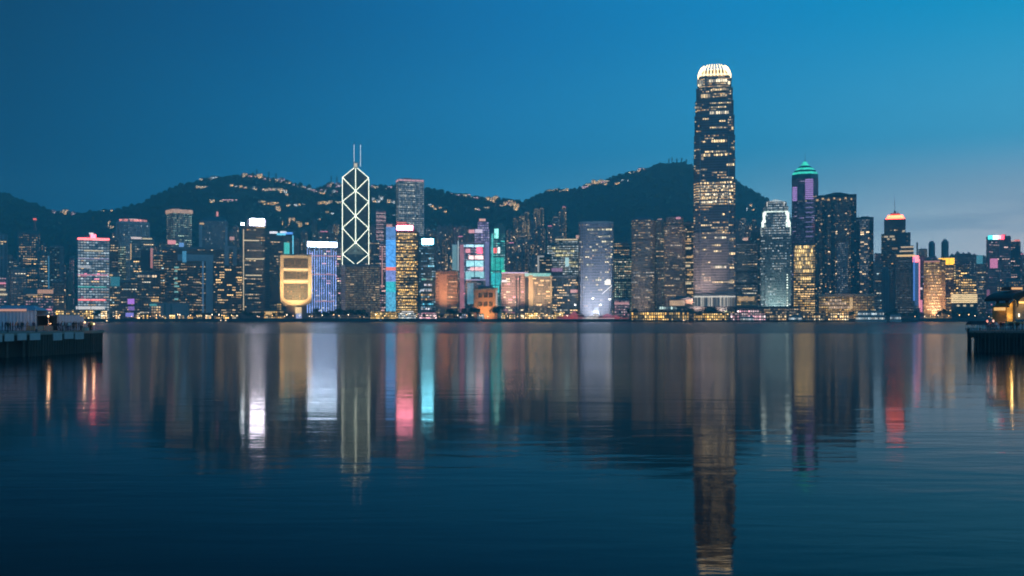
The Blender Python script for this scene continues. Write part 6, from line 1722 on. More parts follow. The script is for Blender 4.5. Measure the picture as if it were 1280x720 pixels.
# ferry piers built out in front of the sea wall
def ferry_pier(label, x0, x1, yt, mat, D=1385, tier=False, roofm=None):
    T = Tower('ferry_pier', label, x0, x1, yt, D, 0, 0.25, cat='ferry pier', base=0.0)
    w, d = T.w, T.d
    m = MB(); m.box(-w / 2, w / 2, -d / 2, d / 2 + 20, 1.6, 2.6); m.build('deck', C_DARK, T.root)
    m = MB()
    for i in range(int(w / 7) + 1):
        m.tube((-w / 2 + 1 + i * 7, -d / 2 + 0.8, -1.5), (-w / 2 + 1 + i * 7, -d / 2 + 0.8, 1.6), 0.4)
    m.build('piles', plain('wet_timber', (0.03, 0.03, 0.03), 0.7), T.root)
    T.part('hall', mat, (-w / 2 + 1, w / 2 - 1, -d / 2 + 3, d / 2, 2.6, T.h - 1.2), bay=3.0, fl=4.4)
    T.part('roof', roofm or C_DARK, (-w / 2 - 0.5, w / 2 + 0.5, -d / 2 + 0.4, d / 2 + 1, T.h - 1.2, T.h))
    for i in range(int(w / 6) + 1):
        x = -w / 2 + 0.8 + i * (w - 1.6) / int(w / 6)
        T.part('column', C_BEIGE, (x - .3, x + .3, -d / 2 + 1.0, -d / 2 + 1.6, 2.6, T.h - 1.2))
    if tier:
        T.part('upper_hall', mat, (-w * .3, w * .3, -d / 2 + 5, d / 2 - 2, T.h, T.h + 5), bay=3.0, fl=4.0)
        T.part('upper_roof', roofm or C_DARK, (-w * .33, w * .33, -d / 2 + 3.5, d / 2 - 1, T.h + 5, T.h + 6))
    return T
PG = fac('pier_gold_hall', (0.16, 0.12, 0.06), (0.05, 0.04, 0.02), 0.55, 0.05, 2, 'gold', 2.00, 0.16, 0.14, 0.06)
PW = fac('pier_cream_hall', (0.22, 0.18, 0.14), (0.06, 0.05, 0.04), 0.8, 0.1, 3, 'warm', 2.00, 0.12, 0.25, 0.08)
PP = fac('pier_rose_hall', (0.26, 0.18, 0.16), (0.06, 0.05, 0.05), 0.85, 0.1, 3, 'pink', 1.71, 0.12, 0.25, 0.08)
ferry_pier('long ferry pier of gold lit arches left of the tallest tower', 788, 862, 389.5, PG)
ferry_pier('ferry pier with bright gold hall before the tallest tower', 866, 912, 391, PG, roofm=C_ROOF)
ferry_pier('pier hall lit cream and rose right of the tallest tower', 912, 958, 391, PP, tier=True)
ferry_pier('dim cream pier hall before the white crowned tower', 961, 984, 391.5, PW, roofm=C_GREY)
ferry_pier('long low cream lit pier before the golden tower', 989, 1032, 391, PW, roofm=C_GREY)
ferry_pier('short dark pier with one lit bay beside the white ferry', 1034, 1062, 390.5, SHOP2)
T = Tower('landing_stage', 'long pale lit landing stage under the lavender tower', 728, 768, 396.5, 1395, 0, 0.2, cat='landing stage', base=0.0)
T.part('deck', C_CONC, (-T.w / 2, T.w / 2, -T.d / 2, T.d / 2 + 8, 1.0, 3.0))
T.part('lit_rail', glow('rail_cream', (1.0, 0.86, 0.80), 0.6, False, 0.3, 0.3), (-T.w / 2, T.w / 2, -T.d / 2 - 0.2, -T.d / 2 + 0.2, 4.4, 5.2))
for i in range(9):
    T.part('post', C_PALE, (-T.w / 2 + i * T.w / 8.2, -T.w / 2 + i * T.w / 8.2 + .5, -T.d / 2 + .3, -T.d / 2 + .8, 3.0, 7.0))
T.part('canopy', C_PALE, (-T.w / 2, T.w / 2, -T.d / 2, T.d / 2, 7.0, 7.6))

# boats
def ferry(label, x0, x1, py, D, hullc, litm, decks=2):
    T = Tower('ferry', label, x0, x1, py, D, 0, 0.22, cat='ferry', base=0.0)
    L, B = T.w / 2, T.d / 2
    hull = [(-L, 0), (-L * .9, -B * .8), (-L * .6, -B), (L * .6, -B), (L * .9, -B * .8), (L, 0), (L * .9, B * .8), (L * .6, B), (-L * .6, B), (-L * .9, B * .8)]
    m = MB(); m.prism([(x * .94, y * .85) for x, y in hull], -0.5, 2.6, hull); m.build('hull', hullc, T.root)
    hh = (T.h - 2.6) / decks
    for k in range(decks):
        s_ = 0.92 - 0.12 * k
        z = 2.6 + k * hh
        cb_ = T.part('cabin', litm, (-L * s_, L * s_, -B * .82, B * .82, z, z + hh * .84), bay=1.8, fl=hh)
        T.part('deck_roof', C_PALE, (-L * (s_ + .03), L * (s_ + .03), -B * .95, B * .95, z + hh * .84, z + hh), parent=cb_)
    T.part('wheelhouse', C_PALE, (L * .5, L * .66, -B * .5, B * .5, T.h, T.h + 2.2))
    T.part('funnel', C_DARK, (-L * .12, L * .0, -B * .3, B * .3, T.h, T.h + 3))
    return T
FL = fac('ferry_windows', (0.42, 0.44, 0.42), (0.10, 0.10, 0.09), 0.75, 0.5, 4, 'white', 0.96, 0.12, 0.42, 0.1)
FW = plain('ferry_white', (0.6, 0.62, 0.60), 0.5)
FG = plain('ferry_green', (0.05, 0.16, 0.12), 0.5)
ferry('large white ferry with teal lit decks moored by the terrace building', 1068, 1109, 388.5, 1380, FW, FL)
ferry('small dark green ferry with lit cabin at the cream pier', 985, 1003, 394.5, 1376, FG, FL, 1)
ferry('small white ferry moored right of the large ferry', 1112, 1127, 393.5, 1385, FW, FL, 1)
ferry('small low ferry in front of the rose lit pier hall', 925, 943, 395.5, 1370, FG, FL, 1)
for px, Y, lab in ((134.5, 1180, 'small lit boat just off the end of the left pier'), (277, 1330, 'small boat with two lamps before the gate building'), (283, 1300, 'small lit boat just right of the two lamp boat'), (600, 1350, 'small dark boat off the orange hall'), (855, 1320, 'small boat with a lamp before the gold arched pier'), (476, 1360, 'dark barge off the golden pavilion'), (1000, 1340, 'small dark launch before the cream pier')):
    o = empty('boat', (ax(px, Y), Y, 0), lab, 'boat')
    m = MB(); m.prism([(-3.6, 0), (-2.6, -1.1), (2.4, -1.1), (4.2, 0), (2.4, 1.1), (-2.6, 1.1)], -0.3, 1.3, [(-4, 0), (-2.8, -1.4), (2.6, -1.4), (5.2, 0), (2.6, 1.4), (-2.8, 1.4)]); m.build('hull', C_DARK, o)
    m = MB(); m.box(-2.4, 1.2, -1, 1, 1.3, 3.2); m.build('cabin', C_PALE, o)
    m = MB(); m.tube((-0.6, 0, 3.2), (-0.6, 0, 5.4), 0.08); m.build('mast', C_DARK, o)
    if 'lit' in lab or 'lamp' in lab:
        m = MB(); m.box(-1.2, 0, -1.15, -1.0, 1.9, 2.9); m.box(-0.9, -0.3, -.3, .3, 5.2, 5.8); m.build('cabin_lamp', glow('boat_lamp', (1.0, 0.62, 0.28), 4.0), o)

# ------------------------------------------------------------------ people: one skinned body, four poses
def skin_person(name, P):
    """P: joint -> (x, y, z, radius); edges follow the limbs"""
    edges = [('pelvis', 'waist'), ('waist', 'chest'), ('chest', 'neck'), ('neck', 'chin'), ('chin', 'head'),
             ('chest', 'shl'), ('shl', 'ell'), ('ell', 'wrl'), ('wrl', 'hal'), ('chest', 'shr'), ('shr', 'elr'), ('elr', 'wrr'), ('wrr', 'har'),
             ('pelvis', 'hil'), ('hil', 'knl'), ('knl', 'anl'), ('anl', 'tol'), ('pelvis', 'hir'), ('hir', 'knr'), ('knr', 'anr'), ('anr', 'tor')]
    keys = list(P)
    me = bpy.data.meshes.new(name)
    me.from_pydata([P[k][:3] for k in keys], [(keys.index(a), keys.index(b)) for a, b in edges], [])
    o = bpy.data.objects.new(name, me)
    COL.objects.link(o)
    sk = o.modifiers.new('skin', 'SKIN')
    for k, sv in zip(keys, me.skin_vertices[0].data):
        r_ = P[k][3]
        sv.radius = (r_, r_) if k not in ('chest', 'waist', 'pelvis') else (r_ * 1.25, r_ * 0.8)
        sv.use_root = k == 'pelvis'
    o.modifiers.new('smooth', 'SUBSURF').levels = 1
    dg = bpy.context.evaluated_depsgraph_get()
    res = bpy.data.meshes.new_from_object(o.evaluated_get(dg))
    bpy.data.objects.remove(o)
    res.name = name
    return res
BASE = dict(pelvis=(0, 0, .94, .15), waist=(0, 0, 1.12, .14), chest=(0, 0, 1.34, .16), neck=(0, 0, 1.49, .06), chin=(0, -.02, 1.57, .075), head=(0, -.01, 1.69, .095),
            shl=(-.19, 0, 1.41, .075), ell=(-.25, .03, 1.13, .05), wrl=(-.25, -.05, .88, .036), hal=(-.25, -.08, .79, .035),
            shr=(.19, 0, 1.41, .075), elr=(.25, .03, 1.13, .05), wrr=(.25, -.05, .88, .036), har=(.25, -.08, .79, .035),
            hil=(-.10, 0, .88, .10), knl=(-.11, -.02, .48, .07), anl=(-.11, .02, .09, .048), tol=(-.12, -.14, .04, .04),
            hir=(.10, 0, .88, .10), knr=(.11, -.02, .48, .07), anr=(.11, .02, .09, .048), tor=(.12, -.14, .04, .04))
def pose(**kw):
    p = dict(BASE)
    p.update({k: (*v, BASE[k][3]) for k, v in kw.items()})
    return p
POSES = {
 'standing': pose(),
 'leaning on the rail': pose(chest=(0, -.10, 1.32), neck=(0, -.16, 1.46), chin=(0, -.20, 1.53), head=(0, -.21, 1.65), shl=(-.19, -.10, 1.38), ell=(-.24, -.22, 1.13), wrl=(-.16, -.44, 1.10), hal=(-.10, -.50, 1.10), shr=(.19, -.10, 1.38), elr=(.24, -.22, 1.13), wrr=(.16, -.44, 1.10), har=(.10, -.50, 1.10)),
 'holding up a phone': pose(elr=(.26, -.14, 1.22), wrr=(.16, -.34, 1.42), har=(.12, -.38, 1.49), ell=(-.26, -.12, 1.20), wrl=(-.14, -.32, 1.40), hal=(-.08, -.36, 1.47)),
 'walking': pose(knl=(-.10, -.16, .50), anl=(-.10, -.24, .10), tol=(-.10, -.40, .05), knr=(.10, .06, .48), anr=(.10, .32, .14), tor=(.10, .22, .05), ell=(-.25, .14, 1.15), wrl=(-.24, .12, .90), hal=(-.24, .10, .82), elr=(.25, -.08, 1.14), wrr=(.24, -.22, .94), har=(.24, -.27, .86)),
}
SKINM = plain('skin', (0.42, 0.27, 0.20), 0.6)
HAIRM = plain('hair', (0.02, 0.017, 0.015), 0.6)
CLOTH = {'black': (0.02, 0.02, 0.024), 'navy': (0.025, 0.035, 0.08), 'grey': (0.16, 0.16, 0.17), 'red': (0.35, 0.05, 0.04), 'white': (0.55, 0.55, 0.54), 'orange': (0.48, 0.16, 0.04), 'brown': (0.12, 0.07, 0.04), 'blue': (0.07, 0.14, 0.30), 'pale pink': (0.50, 0.28, 0.27), 'green': (0.06, 0.13, 0.07)}
BODY = {k: skin_person('person', v) for k, v in POSES.items()}
for k, me in BODY.items():
    n = len(me.polygons)
    cz = [p.center for p in me.polygons]
    idx = []
    for c in cz:
        hand = c.z < 1.0 and abs(c.x) > .19 and c.z > .7 and k in ('standing', 'walking') and c.z < .87
        hand = hand or (k == 'holding up a phone' and c.y < -.31 and c.z > 1.36) or (k == 'leaning on the rail' and c.y < -.42)
        face = c.z > 1.52 and c.y < (-.05 if k != 'leaning on the rail' else -.22) and c.z < 1.73
        idx.append(0 if hand or face or 1.48 < c.z <= 1.545 else 3 if c.z > 1.545 else 2 if c.z < .95 else 1)
    me.materials.clear()
    for m_ in (SKINM, None, None, HAIRM):
        me.materials.append(m_)
    me.polygons.foreach_set('material_index', idx)
    me.polygons.foreach_set('use_smooth', [True] * n)
PCOPY = {}
def person(X, Y, z, rz, pose_, top, legs, label, group):
    key = (pose_, top, legs)
    X, Y = X * YS, Y * YS
    if key not in PCOPY:
        me = BODY[pose_].copy()
        me.materials[1] = plain('cloth_' + top.replace(' ', '_'), CLOTH[top], 0.85, 0, 0.2, 8)
        me.materials[2] = plain('cloth_' + legs.replace(' ', '_'), CLOTH[legs], 0.85, 0, 0.2, 8)
        PCOPY[key] = me
    o = link('person', PCOPY[key])
    o.location = (X, Y, z)
    o.rotation_euler = (0, 0, rz)
    s_ = random.uniform(1.0, 1.12)
    o.scale = (s_, s_, s_)
    return tag(o, label, 'person', group)

# ------------------------------------------------------------------ the near pier at left
DZ = 4.3
YS = 0.835
TIMB = plain('pier_timber', (0.045, 0.04, 0.036), 0.85, 0, 0.4, 1.2)
FEND = plain('fender_concrete', (0.34, 0.35, 0.36), 0.8, 0, 0.2, 1.5)
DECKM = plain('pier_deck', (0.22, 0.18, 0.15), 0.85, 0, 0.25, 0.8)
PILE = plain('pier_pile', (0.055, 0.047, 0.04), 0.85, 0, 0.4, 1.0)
# the quay side runs from (xA, yA) near the frame edge out to its end (xB, yB)
A, B = Vector((-87.5, 156.0)), Vector((-81.3, 199.5))
dv = (B - A).normalized()
nv = Vector((dv.y, -dv.x))                      # out over the water, towards the right
def quay(t, off, z):
    p = A + dv * t - nv * off
    return (p.x, p.y, z)
Lq = (B - A).length
pier = empty('pier', (A.x, A.y, 0), 'dark timber pier on concrete piles at the left edge, crowded with people', 'pier')
Minv = Matrix.Translation((-A.x, -A.y, 0))
def rel(p):
    return (p[0] - A.x, p[1] - A.y, p[2])
def qbox(m, t0, t1, o0, o1, z0, z1):
    P4 = [rel(quay(t, o, 0)) for t, o in ((t0, o0), (t1, o0), (t1, o1), (t0, o1))]
    m.prism([(p[0], p[1]) for p in P4], z0, z1, bottom=True)
m = MB(); qbox(m, -40, Lq, 0, 60, DZ - 0.5, DZ); m.build('deck', DECKM, pier)
m = MB(); qbox(m, -40, Lq, 0.3, 0.8, DZ - 1.5, DZ - 0.5); qbox(m, Lq - 0.9, Lq - 0.4, 0.9, 60, DZ - 1.5, DZ - 0.5); eb_ = m.build('edge_beam', TIMB, pier)
m = MB(); qbox(m, -40, Lq - 1.4, 2.2, 59, -0.5, DZ - 0.6); m.build('underdeck_shade', plain('pier_shade_fill', (0.03, 0.028, 0.026), 0.95), pier)  # dark block fills the open space under the deck as shade
TS = [-6, -1, 4, 9, 14, 18.5] + [20 + k * (Lq - 20.6) / 30 for k in range(31)]
for k, t in enumerate(TS):
    m = MB(); p = rel(quay(t, 0.25, 0)); m.tube((p[0], p[1], -2), (p[0] + random.uniform(-.06, .06), p[1], DZ - 0.5), random.uniform(.17, .26), None, 7); m.build('pile', PILE, pier)
for k in range(14):
    o_ = 1 + k * 2.6
    m = MB(); p = rel(quay(Lq - 0.2, o_, 0)); m.tube((p[0], p[1], -2), (p[0], p[1], DZ - 0.4), .22, None, 7); m.build('pile', PILE, pier)
for k in range(10):
    t = 2.5 + k * 3.45
    if k in (6,): continue
    m = MB(); qbox(m, t, t + random.uniform(2.3, 3.0), -0.18, 0.0, DZ - 1.4 + random.uniform(-.22, .2), DZ - 0.15 - random.uniform(0, .12)); m.build('fender_panel', FEND, eb_)
m = MB()
for k in range(14):
    p = rel(quay(4 + k * (Lq - 5) / 13, 0.7, 0)); m.tube((p[0], p[1], DZ), (p[0], p[1], DZ + 1.05), .03, None, 5)
for z in (1.05,):
    m.tube(rel(quay(4, 0.7, DZ + z)), rel(quay(Lq - 1, 0.7, DZ + z)), .03, None, 5)
m.build('railing', C_DARK, pier)

for i, t in enumerate((14.5, 22.5, 30.5, 38.5)):
    p = quay(t, 0.5, DZ)
    o = empty('bollard', p, '%s from the left of the squat iron mooring bollards along the left pier edge' % ['first', 'second', 'third', 'fourth'][i], 'bollard', 'bollards on the left pier')
    m = MB(); m.tube((0, 0, 0), (0, 0, .38), .2, .15, 10); m.build('post', C_DARK, o)
    m = MB(); m.tube((0, 0, .38), (0, 0, .5), .24, .2, 10); m.build('cap', C_DARK, o)
# tents, booth and screens on the pier
def onpier(name, label, cat, px0, px1, Y, top, mat, deep=4.0, group=None):
    Y *= YS
    x0, x1 = ax(px0, Y), ax(px1, Y)
    o = empty(name, ((x0 + x1) / 2, Y, DZ), label, cat, group)
    return o, (x1 - x0) / 2, hz(top, Y) - DZ
CANV = plain('grey_canvas', (0.42, 0.48, 0.56), 0.9, 0, 0.12, 0.7)
o, hw, h_ = onpier('marquee', 'long grey blue canvas marquee with a peach lit roof edge on the left pier', 'marquee', -12, 45.5, 236, 385, CANV)
m = MB()
for k in range(13):
    a, b = -hw + 2 * hw * k / 13, -hw + 2 * hw * (k + 1) / 13
    m.prism([(a, 0.0), ((a + b) / 2, -0.12), (b, 0.0), (b, 0.15), (a, 0.15)], 0.05, h_ - 0.5)
m.box(-hw, hw, 4.8, 5.0, 0.05, h_ - 0.5)
m.build('canvas_wall', CANV, o)
m = MB(); m.prism([(-hw - .2, -.3), (hw + .2, -.3), (hw + .2, 5.2), (-hw - .2, 5.2)], h_ - 0.5, h_ + .5, [(-hw + 1.5, 2), (hw - 1.5, 2), (hw - 1.5, 3), (-hw + 1.5, 3)]); m.build('canvas_roof', plain('canvas_roof', (0.32, 0.36, 0.42)), o)
m = MB(); m.box(-hw + 1.5, hw - 1.8, -.42, -.3, h_ - 0.62, h_ - 0.20); m.build('lit_edge', glow('edge_peach', (1.0, 0.45, 0.28), 0.5), o)
m = MB()
for k in range(6):
    m.tube((-hw + 2 * hw * k / 5, -.3, 0), (-hw + 2 * hw * k / 5, -.3, h_), .05, None, 5)
m.build('tent_pole', C_STEEL, o)
o, hw, h_ = onpier('booth', 'dark open booth with flat roof beside the grey marquee', 'booth', 47, 66.5, 236, 393.5, C_DARK)
BK = plain('booth_black', (0.012, 0.012, 0.013), 0.8)
m = MB(); m.box(-hw, -hw + .12, 0, 3, 0, h_ - .2); m.box(hw - .12, hw, 0, 3, 0, h_ - .2); m.box(-hw + .12, hw - .12, 2.88, 3, 0, h_ - .2); m.build('wall', BK, o)
m = MB(); m.box(-hw - .2, hw + .2, -.3, 3.2, h_ - .2, h_); m.build('roof', C_GREY, o)
m = MB(); m.box(-hw + .2, hw - .2, .1, .7, 0.0, 1.0); m.build('counter', plain('counter_peach', (0.45, 0.24, 0.15)), o)
o, hw, h_ = onpier('canvas_screen', 'pale grey canvas screen wall behind the crowd on the left pier', 'screen', 68, 104, 238, 394, CANV)
m = MB()
for k in range(9):
    a, b = -hw + 2 * hw * k / 9, -hw + 2 * hw * (k + 1) / 9
    m.prism([(a, 0.0), ((a + b) / 2, -0.08), (b, 0.0), (b, 0.1), (a, 0.1)], 0.1, h_ - (k == 8) * 0.3)
m.build('canvas', CANV, o)
m = MB()
for k in range(6):
    m.tube((-hw + 2 * hw * k / 5, .14, 0), (-hw + 2 * hw * k / 5, .14, h_ + .1), .05, None, 5)
m.build('post', C_STEEL, o)
for i, (px, w, c, lab) in enumerate(((33, 5, (0.50, 0.22, 0.10), 'orange water barrier left of the booth'), (39, 5, (0.45, 0.20, 0.10), 'orange water barrier just before the booth'), (47, 9, (0.55, 0.30, 0.20), 'peach counter barrier under the booth'), (57, 9, (0.55, 0.28, 0.18), 'peach barrier right of the booth counter'))):
    Y = 232.5 * YS
    o = empty('barrier', (ax(px + w / 2, Y), Y, DZ), lab, 'barrier', 'barriers by the booth')
    hw = w / F * Y / 2 - .05
    m = MB(); m.prism([(-hw, -.25), (hw, -.25), (hw, .25), (-hw, .25)], 0.08, 0.95, [(-hw, -.12), (hw, -.12), (hw, .12), (-hw, .12)]); m.build('body', plain('barrier_%d' % i, c), o)
    m = MB(); m.box(-hw, -hw + .25, -.3, .3, 0, .08); m.box(hw - .25, hw, -.3, .3, 0, .08); m.build('foot', C_DARK, o)
for px, top, lab in ((60.5, 396.5, 'thin lamp post in front of the dark booth'), (106, 404, 'short lamp post with an amber globe near the pier end'), (117.5, 406, 'short lamp post with amber globe at the pier corner')):
    Y = 233 * YS
    o = empty('pier_lamp', (ax(px, Y), Y, DZ), lab, 'lamp')
    h_ = hz(top, Y) - DZ
    m = MB(); m.tube((0, 0, 0), (0, 0, h_), .05, .035, 6); m.build('post', C_PALE, o)
    m = MB(); p = rounded(.34, .34, 10, 2); m.prism([(x * .5, y * .5) for x, y in p], h_, h_ + .12, p, bottom=True); m.prism(p, h_ + .12, h_ + .34, [(x * .4, y * .4) for x, y in p]); m.build('lamp_globe', glow('pier_globe', (1.0, 0.55, 0.25), 3.0), o)
    l = bpy.data.lights.new('pier_lamp_light', 'POINT'); l.energy = 60; l.color = (1.0, 0.58, 0.30); l.shadow_soft_size = .2
    lo = bpy.data.objects.new('pier_lamp_light', l); lo.location = (0, -.1, h_ + .5); lo.parent = o; COL.objects.link(lo)
for i, px in enumerate((105, 108.5)):
    Y = 228 * YS
    o = empty('crate', (ax(px, Y), Y, DZ), ('small peach crate among the people at the pier end', 'small pale crate beside the peach crate at the pier end')[i], 'crate')
    m = MB(); m.box(-.3, .3, -.25, .25, .04, .62); m.build('box', plain('crate_%d' % i, ((0.55, 0.30, 0.20), (0.5, 0.42, 0.34))[i]), o)
    m = MB(); m.box(-.32, .32, -.27, .27, .62, .68); m.build('lid', C_BROWN, o)

for i, px in enumerate((29, 63)):  # two lamps added to give an amber glow round the booth
    Y = 194.5
    o = empty('added_lamp', (ax(px, Y), Y, DZ), ('low added amber lamp left of the booth on the left pier', 'low added amber lamp right of the booth on the left pier')[i], 'lamp')
    m = MB(); m.tube((0, 0, 0), (0, 0, 1.3), .03, None, 5); m.build('stand', C_DARK, o)
    m = MB(); m.box(-.12, .12, -.08, .06, 1.3, 1.45); m.build('lamp_head', glow('added_amber', (1.0, 0.45, 0.16), 1.2), o)
    l = bpy.data.lights.new('added_lamp_light', 'POINT'); l.energy = 38; l.color = (1.0, 0.50, 0.22); l.shadow_soft_size = .12
    lo = bpy.data.objects.new('added_lamp_light', l); lo.location = (0, -.4, 1.4); lo.parent = o; COL.objects.link(lo)
COLS = ['black', 'navy', 'black', 'grey', 'red', 'black', 'white', 'orange', 'brown', 'blue', 'black', 'pale pink', 'navy', 'green']
ps = list(POSES)
pl = [(3, 229, 'standing', 'black', 'navy'), (6.5, 231, 'leaning on the rail', 'navy', 'black'), (10, 228, 'standing', 'black', 'black'), (13, 231, 'holding up a phone', 'brown', 'black'), (16, 229, 'standing', 'red', 'black'), (19, 230, 'leaning on the rail', 'orange', 'navy'), (22.5, 229, 'walking', 'black', 'black'), (25.5, 231, 'standing', 'pale pink', 'navy'), (28, 229, 'standing', 'black', 'brown'), (34.5, 234, 'walking', 'grey', 'black'), (42, 234.5, 'standing', 'navy', 'black'),
      (71, 232, 'standing', 'black', 'black'), (73.5, 230, 'walking', 'navy', 'black'), (76, 233, 'leaning on the rail', 'black', 'navy'), (78.5, 231, 'standing', 'white', 'black'), (80.5, 229, 'standing', 'black', 'grey'), (82.5, 232.5, 'holding up a phone', 'grey', 'black'), (84.5, 230, 'standing', 'black', 'navy'), (86.5, 228, 'walking', 'white', 'navy'), (88.5, 231, 'standing', 'blue', 'black'), (91, 229, 'leaning on the rail', 'black', 'black'), (93, 232, 'standing', 'brown', 'black'), (95.2, 230, 'holding up a phone', 'black', 'brown'), (98, 231, 'standing', 'navy', 'navy'), (100.5, 228.5, 'walking', 'grey', 'black'), (103, 232, 'standing', 'black', 'black'), (111, 233, 'standing', 'navy', 'black'), (112.8, 231.5, 'holding up a phone', 'black', 'black'), (114.5, 233.5, 'standing', 'green', 'black'), (101.5, 234, 'standing', 'red', 'navy')]
for i, (px, Y, ps_, c1_, c2_) in enumerate(sorted(pl)):
    where = 'before the grey marquee' if px < 47 else 'before the canvas screen' if px < 105 else 'near the end of the left pier'
    n = sum(1 for q in sorted(pl)[:i] if (('before the grey marquee' if q[0] < 47 else 'before the canvas screen' if q[0] < 105 else 'near the end of the left pier') == where))
    person(ax(px, Y), Y, DZ, random.uniform(-2.2, 2.2) if ps_ != 'leaning on the rail' else random.uniform(0.8, 1.9), ps_, c1_, c2_, '%s person in %s top %s %s' % (ORD[n], c1_, ps_ , where), 'people on the left pier')

# ------------------------------------------------------------------ the near pier at right
pr_ = empty('pier', (89.8, 196.3, 0), 'dark timber pier on close set piles at the right edge, carrying a lit pavilion', 'pier', None, -R(23.5))
PX0, PX1, PY0, PY1 = 0.0, 60.0, 0.0, 46.0
m = MB(); m.box(PX0, PX1, PY0, PY1, DZ - .45, DZ); m.build('deck', DECKM, pr_)
m = MB(); m.box(PX0 + .3, PX1, PY0 + .3, PY0 + .7, DZ - 1.4, DZ - .45); m.box(PX0 + .3, PX0 + .7, PY0 + .7, PY1, DZ - 1.4, DZ - .45); eb_ = m.build('edge_beam', TIMB, pr_)
m = MB(); m.box(PX0 + 2, PX1, PY0 + 2, PY1, -.5, DZ - .5); m.build('underdeck_shade', MATS['pier_shade_fill'], pr_)  # shade below this deck, put in as a dark block too
for k in range(44):
    x = .25 + k * .62 + random.uniform(-.12, .12)
    m = MB(); m.tube((x, .1, -2), (x + random.uniform(-.05, .05), .1, DZ - random.uniform(.2, .5)), random.uniform(.13, .2), None, 7); m.build('pile', PILE if k % 3 else TIMB, pr_)
for k in range(12):
    m = MB(); m.tube((.1, 1.2 + k * 1.6, -2), (.1, 1.2 + k * 1.6, DZ - .4), .18, None, 7); m.build('pile', TIMB, pr_)
m = MB()
for k in range(11):
    m.tube((.4 + k * 2, .5, DZ), (.4 + k * 2, .5, DZ + 1.05), .028, None, 5)
for z in (1.05,):
    m.tube((.4, .5, DZ + z), (21, .5, DZ + z), .028, None, 5)
m.build('railing', C_DARK, pr_)
# ladder-like hanging fender
m = MB(); m.box(-.35, -.05, .4, 1.6, .4, 4.7); m.build('fender_panel', TIMB, eb_)

Y = 238.0 * YS
x0, x1 = ax(1211.5, Y), ax(1231, Y)
o = empty('shelter', ((x0 + x1) / 2, Y, DZ), 'small open shelter with dark sloped roof on white poles at the right pier end', 'shelter')
hw = (x1 - x0) / 2
h_ = hz(401.2, Y) - DZ
m = MB(); m.prism([(-hw - .1, -1.2), (hw + .1, -1.2), (hw + .1, 1.6), (-hw - .1, 1.6)], h_ - .75, h_, [(-hw + .25, -.4), (hw, -.4), (hw, .8), (-hw + .25, .8)], bottom=True); m.build('roof', plain('shelter_roof', (0.03, 0.03, 0.033), 0.7), o)
for x in (-hw + .1, -hw * .1, hw - .1):
    for y in (-1.0, 1.4):
        m = MB(); m.tube((x, y, 0), (x, y, h_ - .75), .05, None, 6); m.build('pole', C_PALE, o)
m = MB(); m.box(-hw + .3, hw - .3, .9, 1.2, .42, .5); m.box(-hw + .4, -hw + .5, .9, 1.2, 0, .42); m.box(hw - .5, hw - .4, .9, 1.2, 0, .42); m.build('bench', TIMB, o)

Y = 240.0 * YS
o = empty('pavilion', (ax(1276, Y), Y, DZ), 'pavilion with dark upswept curved roof and golden lit wall on the right pier', 'pavilion')
def lx(px):
    return (px - 1276) / F * Y
def lz(py):
    return hz(py, Y) - DZ
ROOFT = plain('pavilion_roof', (0.05, 0.042, 0.035), 0.7, 0, 0.3, 2)
WALLP = plain('pavilion_wall', (0.30, 0.24, 0.17), 0.7, 0, 0.2, 1)
GOLDW = plain('pavilion_gold_wall', (0.60, 0.38, 0.10), 0.6, 0, 0.25, 1.2)
# curved roof: an upswept section pulled along the depth
prof = [(lx(1257.5), lz(372.5)), (lx(1260), lz(369.5)), (lx(1264), lz(367)), (lx(1270), lz(365)), (lx(1278), lz(363.5)), (lx(1290), lz(362.8)), (lx(1310), lz(363.5))]
m = MB()
y0, y1 = -2.2, 9.0
for (xa, za), (xb, zb) in zip(prof, prof[1:]):
    th = .55
    m.face([(xa, y0, za), (xb, y0, zb), (xb, y1, zb), (xa, y1, za)])
    m.face([(xa, y0, za - th), (xa, y1, za - th), (xb, y1, zb - th), (xb, y0, zb - th)])
    m.face([(xa, y0, za - th), (xb, y0, zb - th), (xb, y0, zb), (xa, y0, za)])
    m.face([(xa, y1, za), (xb, y1, zb), (xb, y1, zb - th), (xa, y1, za - th)])
m.face([(prof[0][0], y0, prof[0][1] - .55), (prof[0][0], y0, prof[0][1]), (prof[0][0], y1, prof[0][1]), (prof[0][0], y1, prof[0][1] - .55)])
m.build('roof', ROOFT, o)
# bracket that sweeps from wall up to the eave
br = [(lx(1266.5), lz(384)), (lx(1266), lz(379)), (lx(1264.2), lz(375)), (lx(1260.5), lz(372.2)), (lx(1257.8), lz(371.8)), (lx(1262), lz(369)), (lx(1270), lz(366.5)), (lx(1285), lz(365.5)), (lx(1285), lz(368.5)), (lx(1273), lz(371.5)), (lx(1268.5), lz(376)), (lx(1267.6), lz(384))]
def bracket(y, t):
    m = MB()
    m.face([(x, y, z) for x, z in br]); m.face([(x, y + t, z) for x, z in reversed(br)])
    for a, b in zip(br, br[1:] + br[:1]):
        m.face([(a[0], y + t, a[1]), (b[0], y + t, b[1]), (b[0], y, b[1]), (a[0], y, a[1])])
    m.build('roof_bracket', ROOFT, o)
for y in (-1.6, 2.4, 6.4):
    bracket(y, .35)
m = MB(); m.box(lx(1270), lx(1310), 0.3, 0.6, lz(399), lz(368.5)); m.build('front_wall', WALLP, o)
m = MB(); m.box(lx(1258.5), lx(1265.8), 0.0, 6.0, lz(402), lz(383)); m.prism([(lx(1260), 0.0), (lx(1265.8), 0.0), (lx(1265.8), 6.0), (lx(1260), 6.0)], lz(383), lz(378.5), [(lx(1264), 0.0), (lx(1265.8), 0.0), (lx(1265.8), 6.0), (lx(1264), 6.0)]); m.build('side_wall', GOLDW, o)
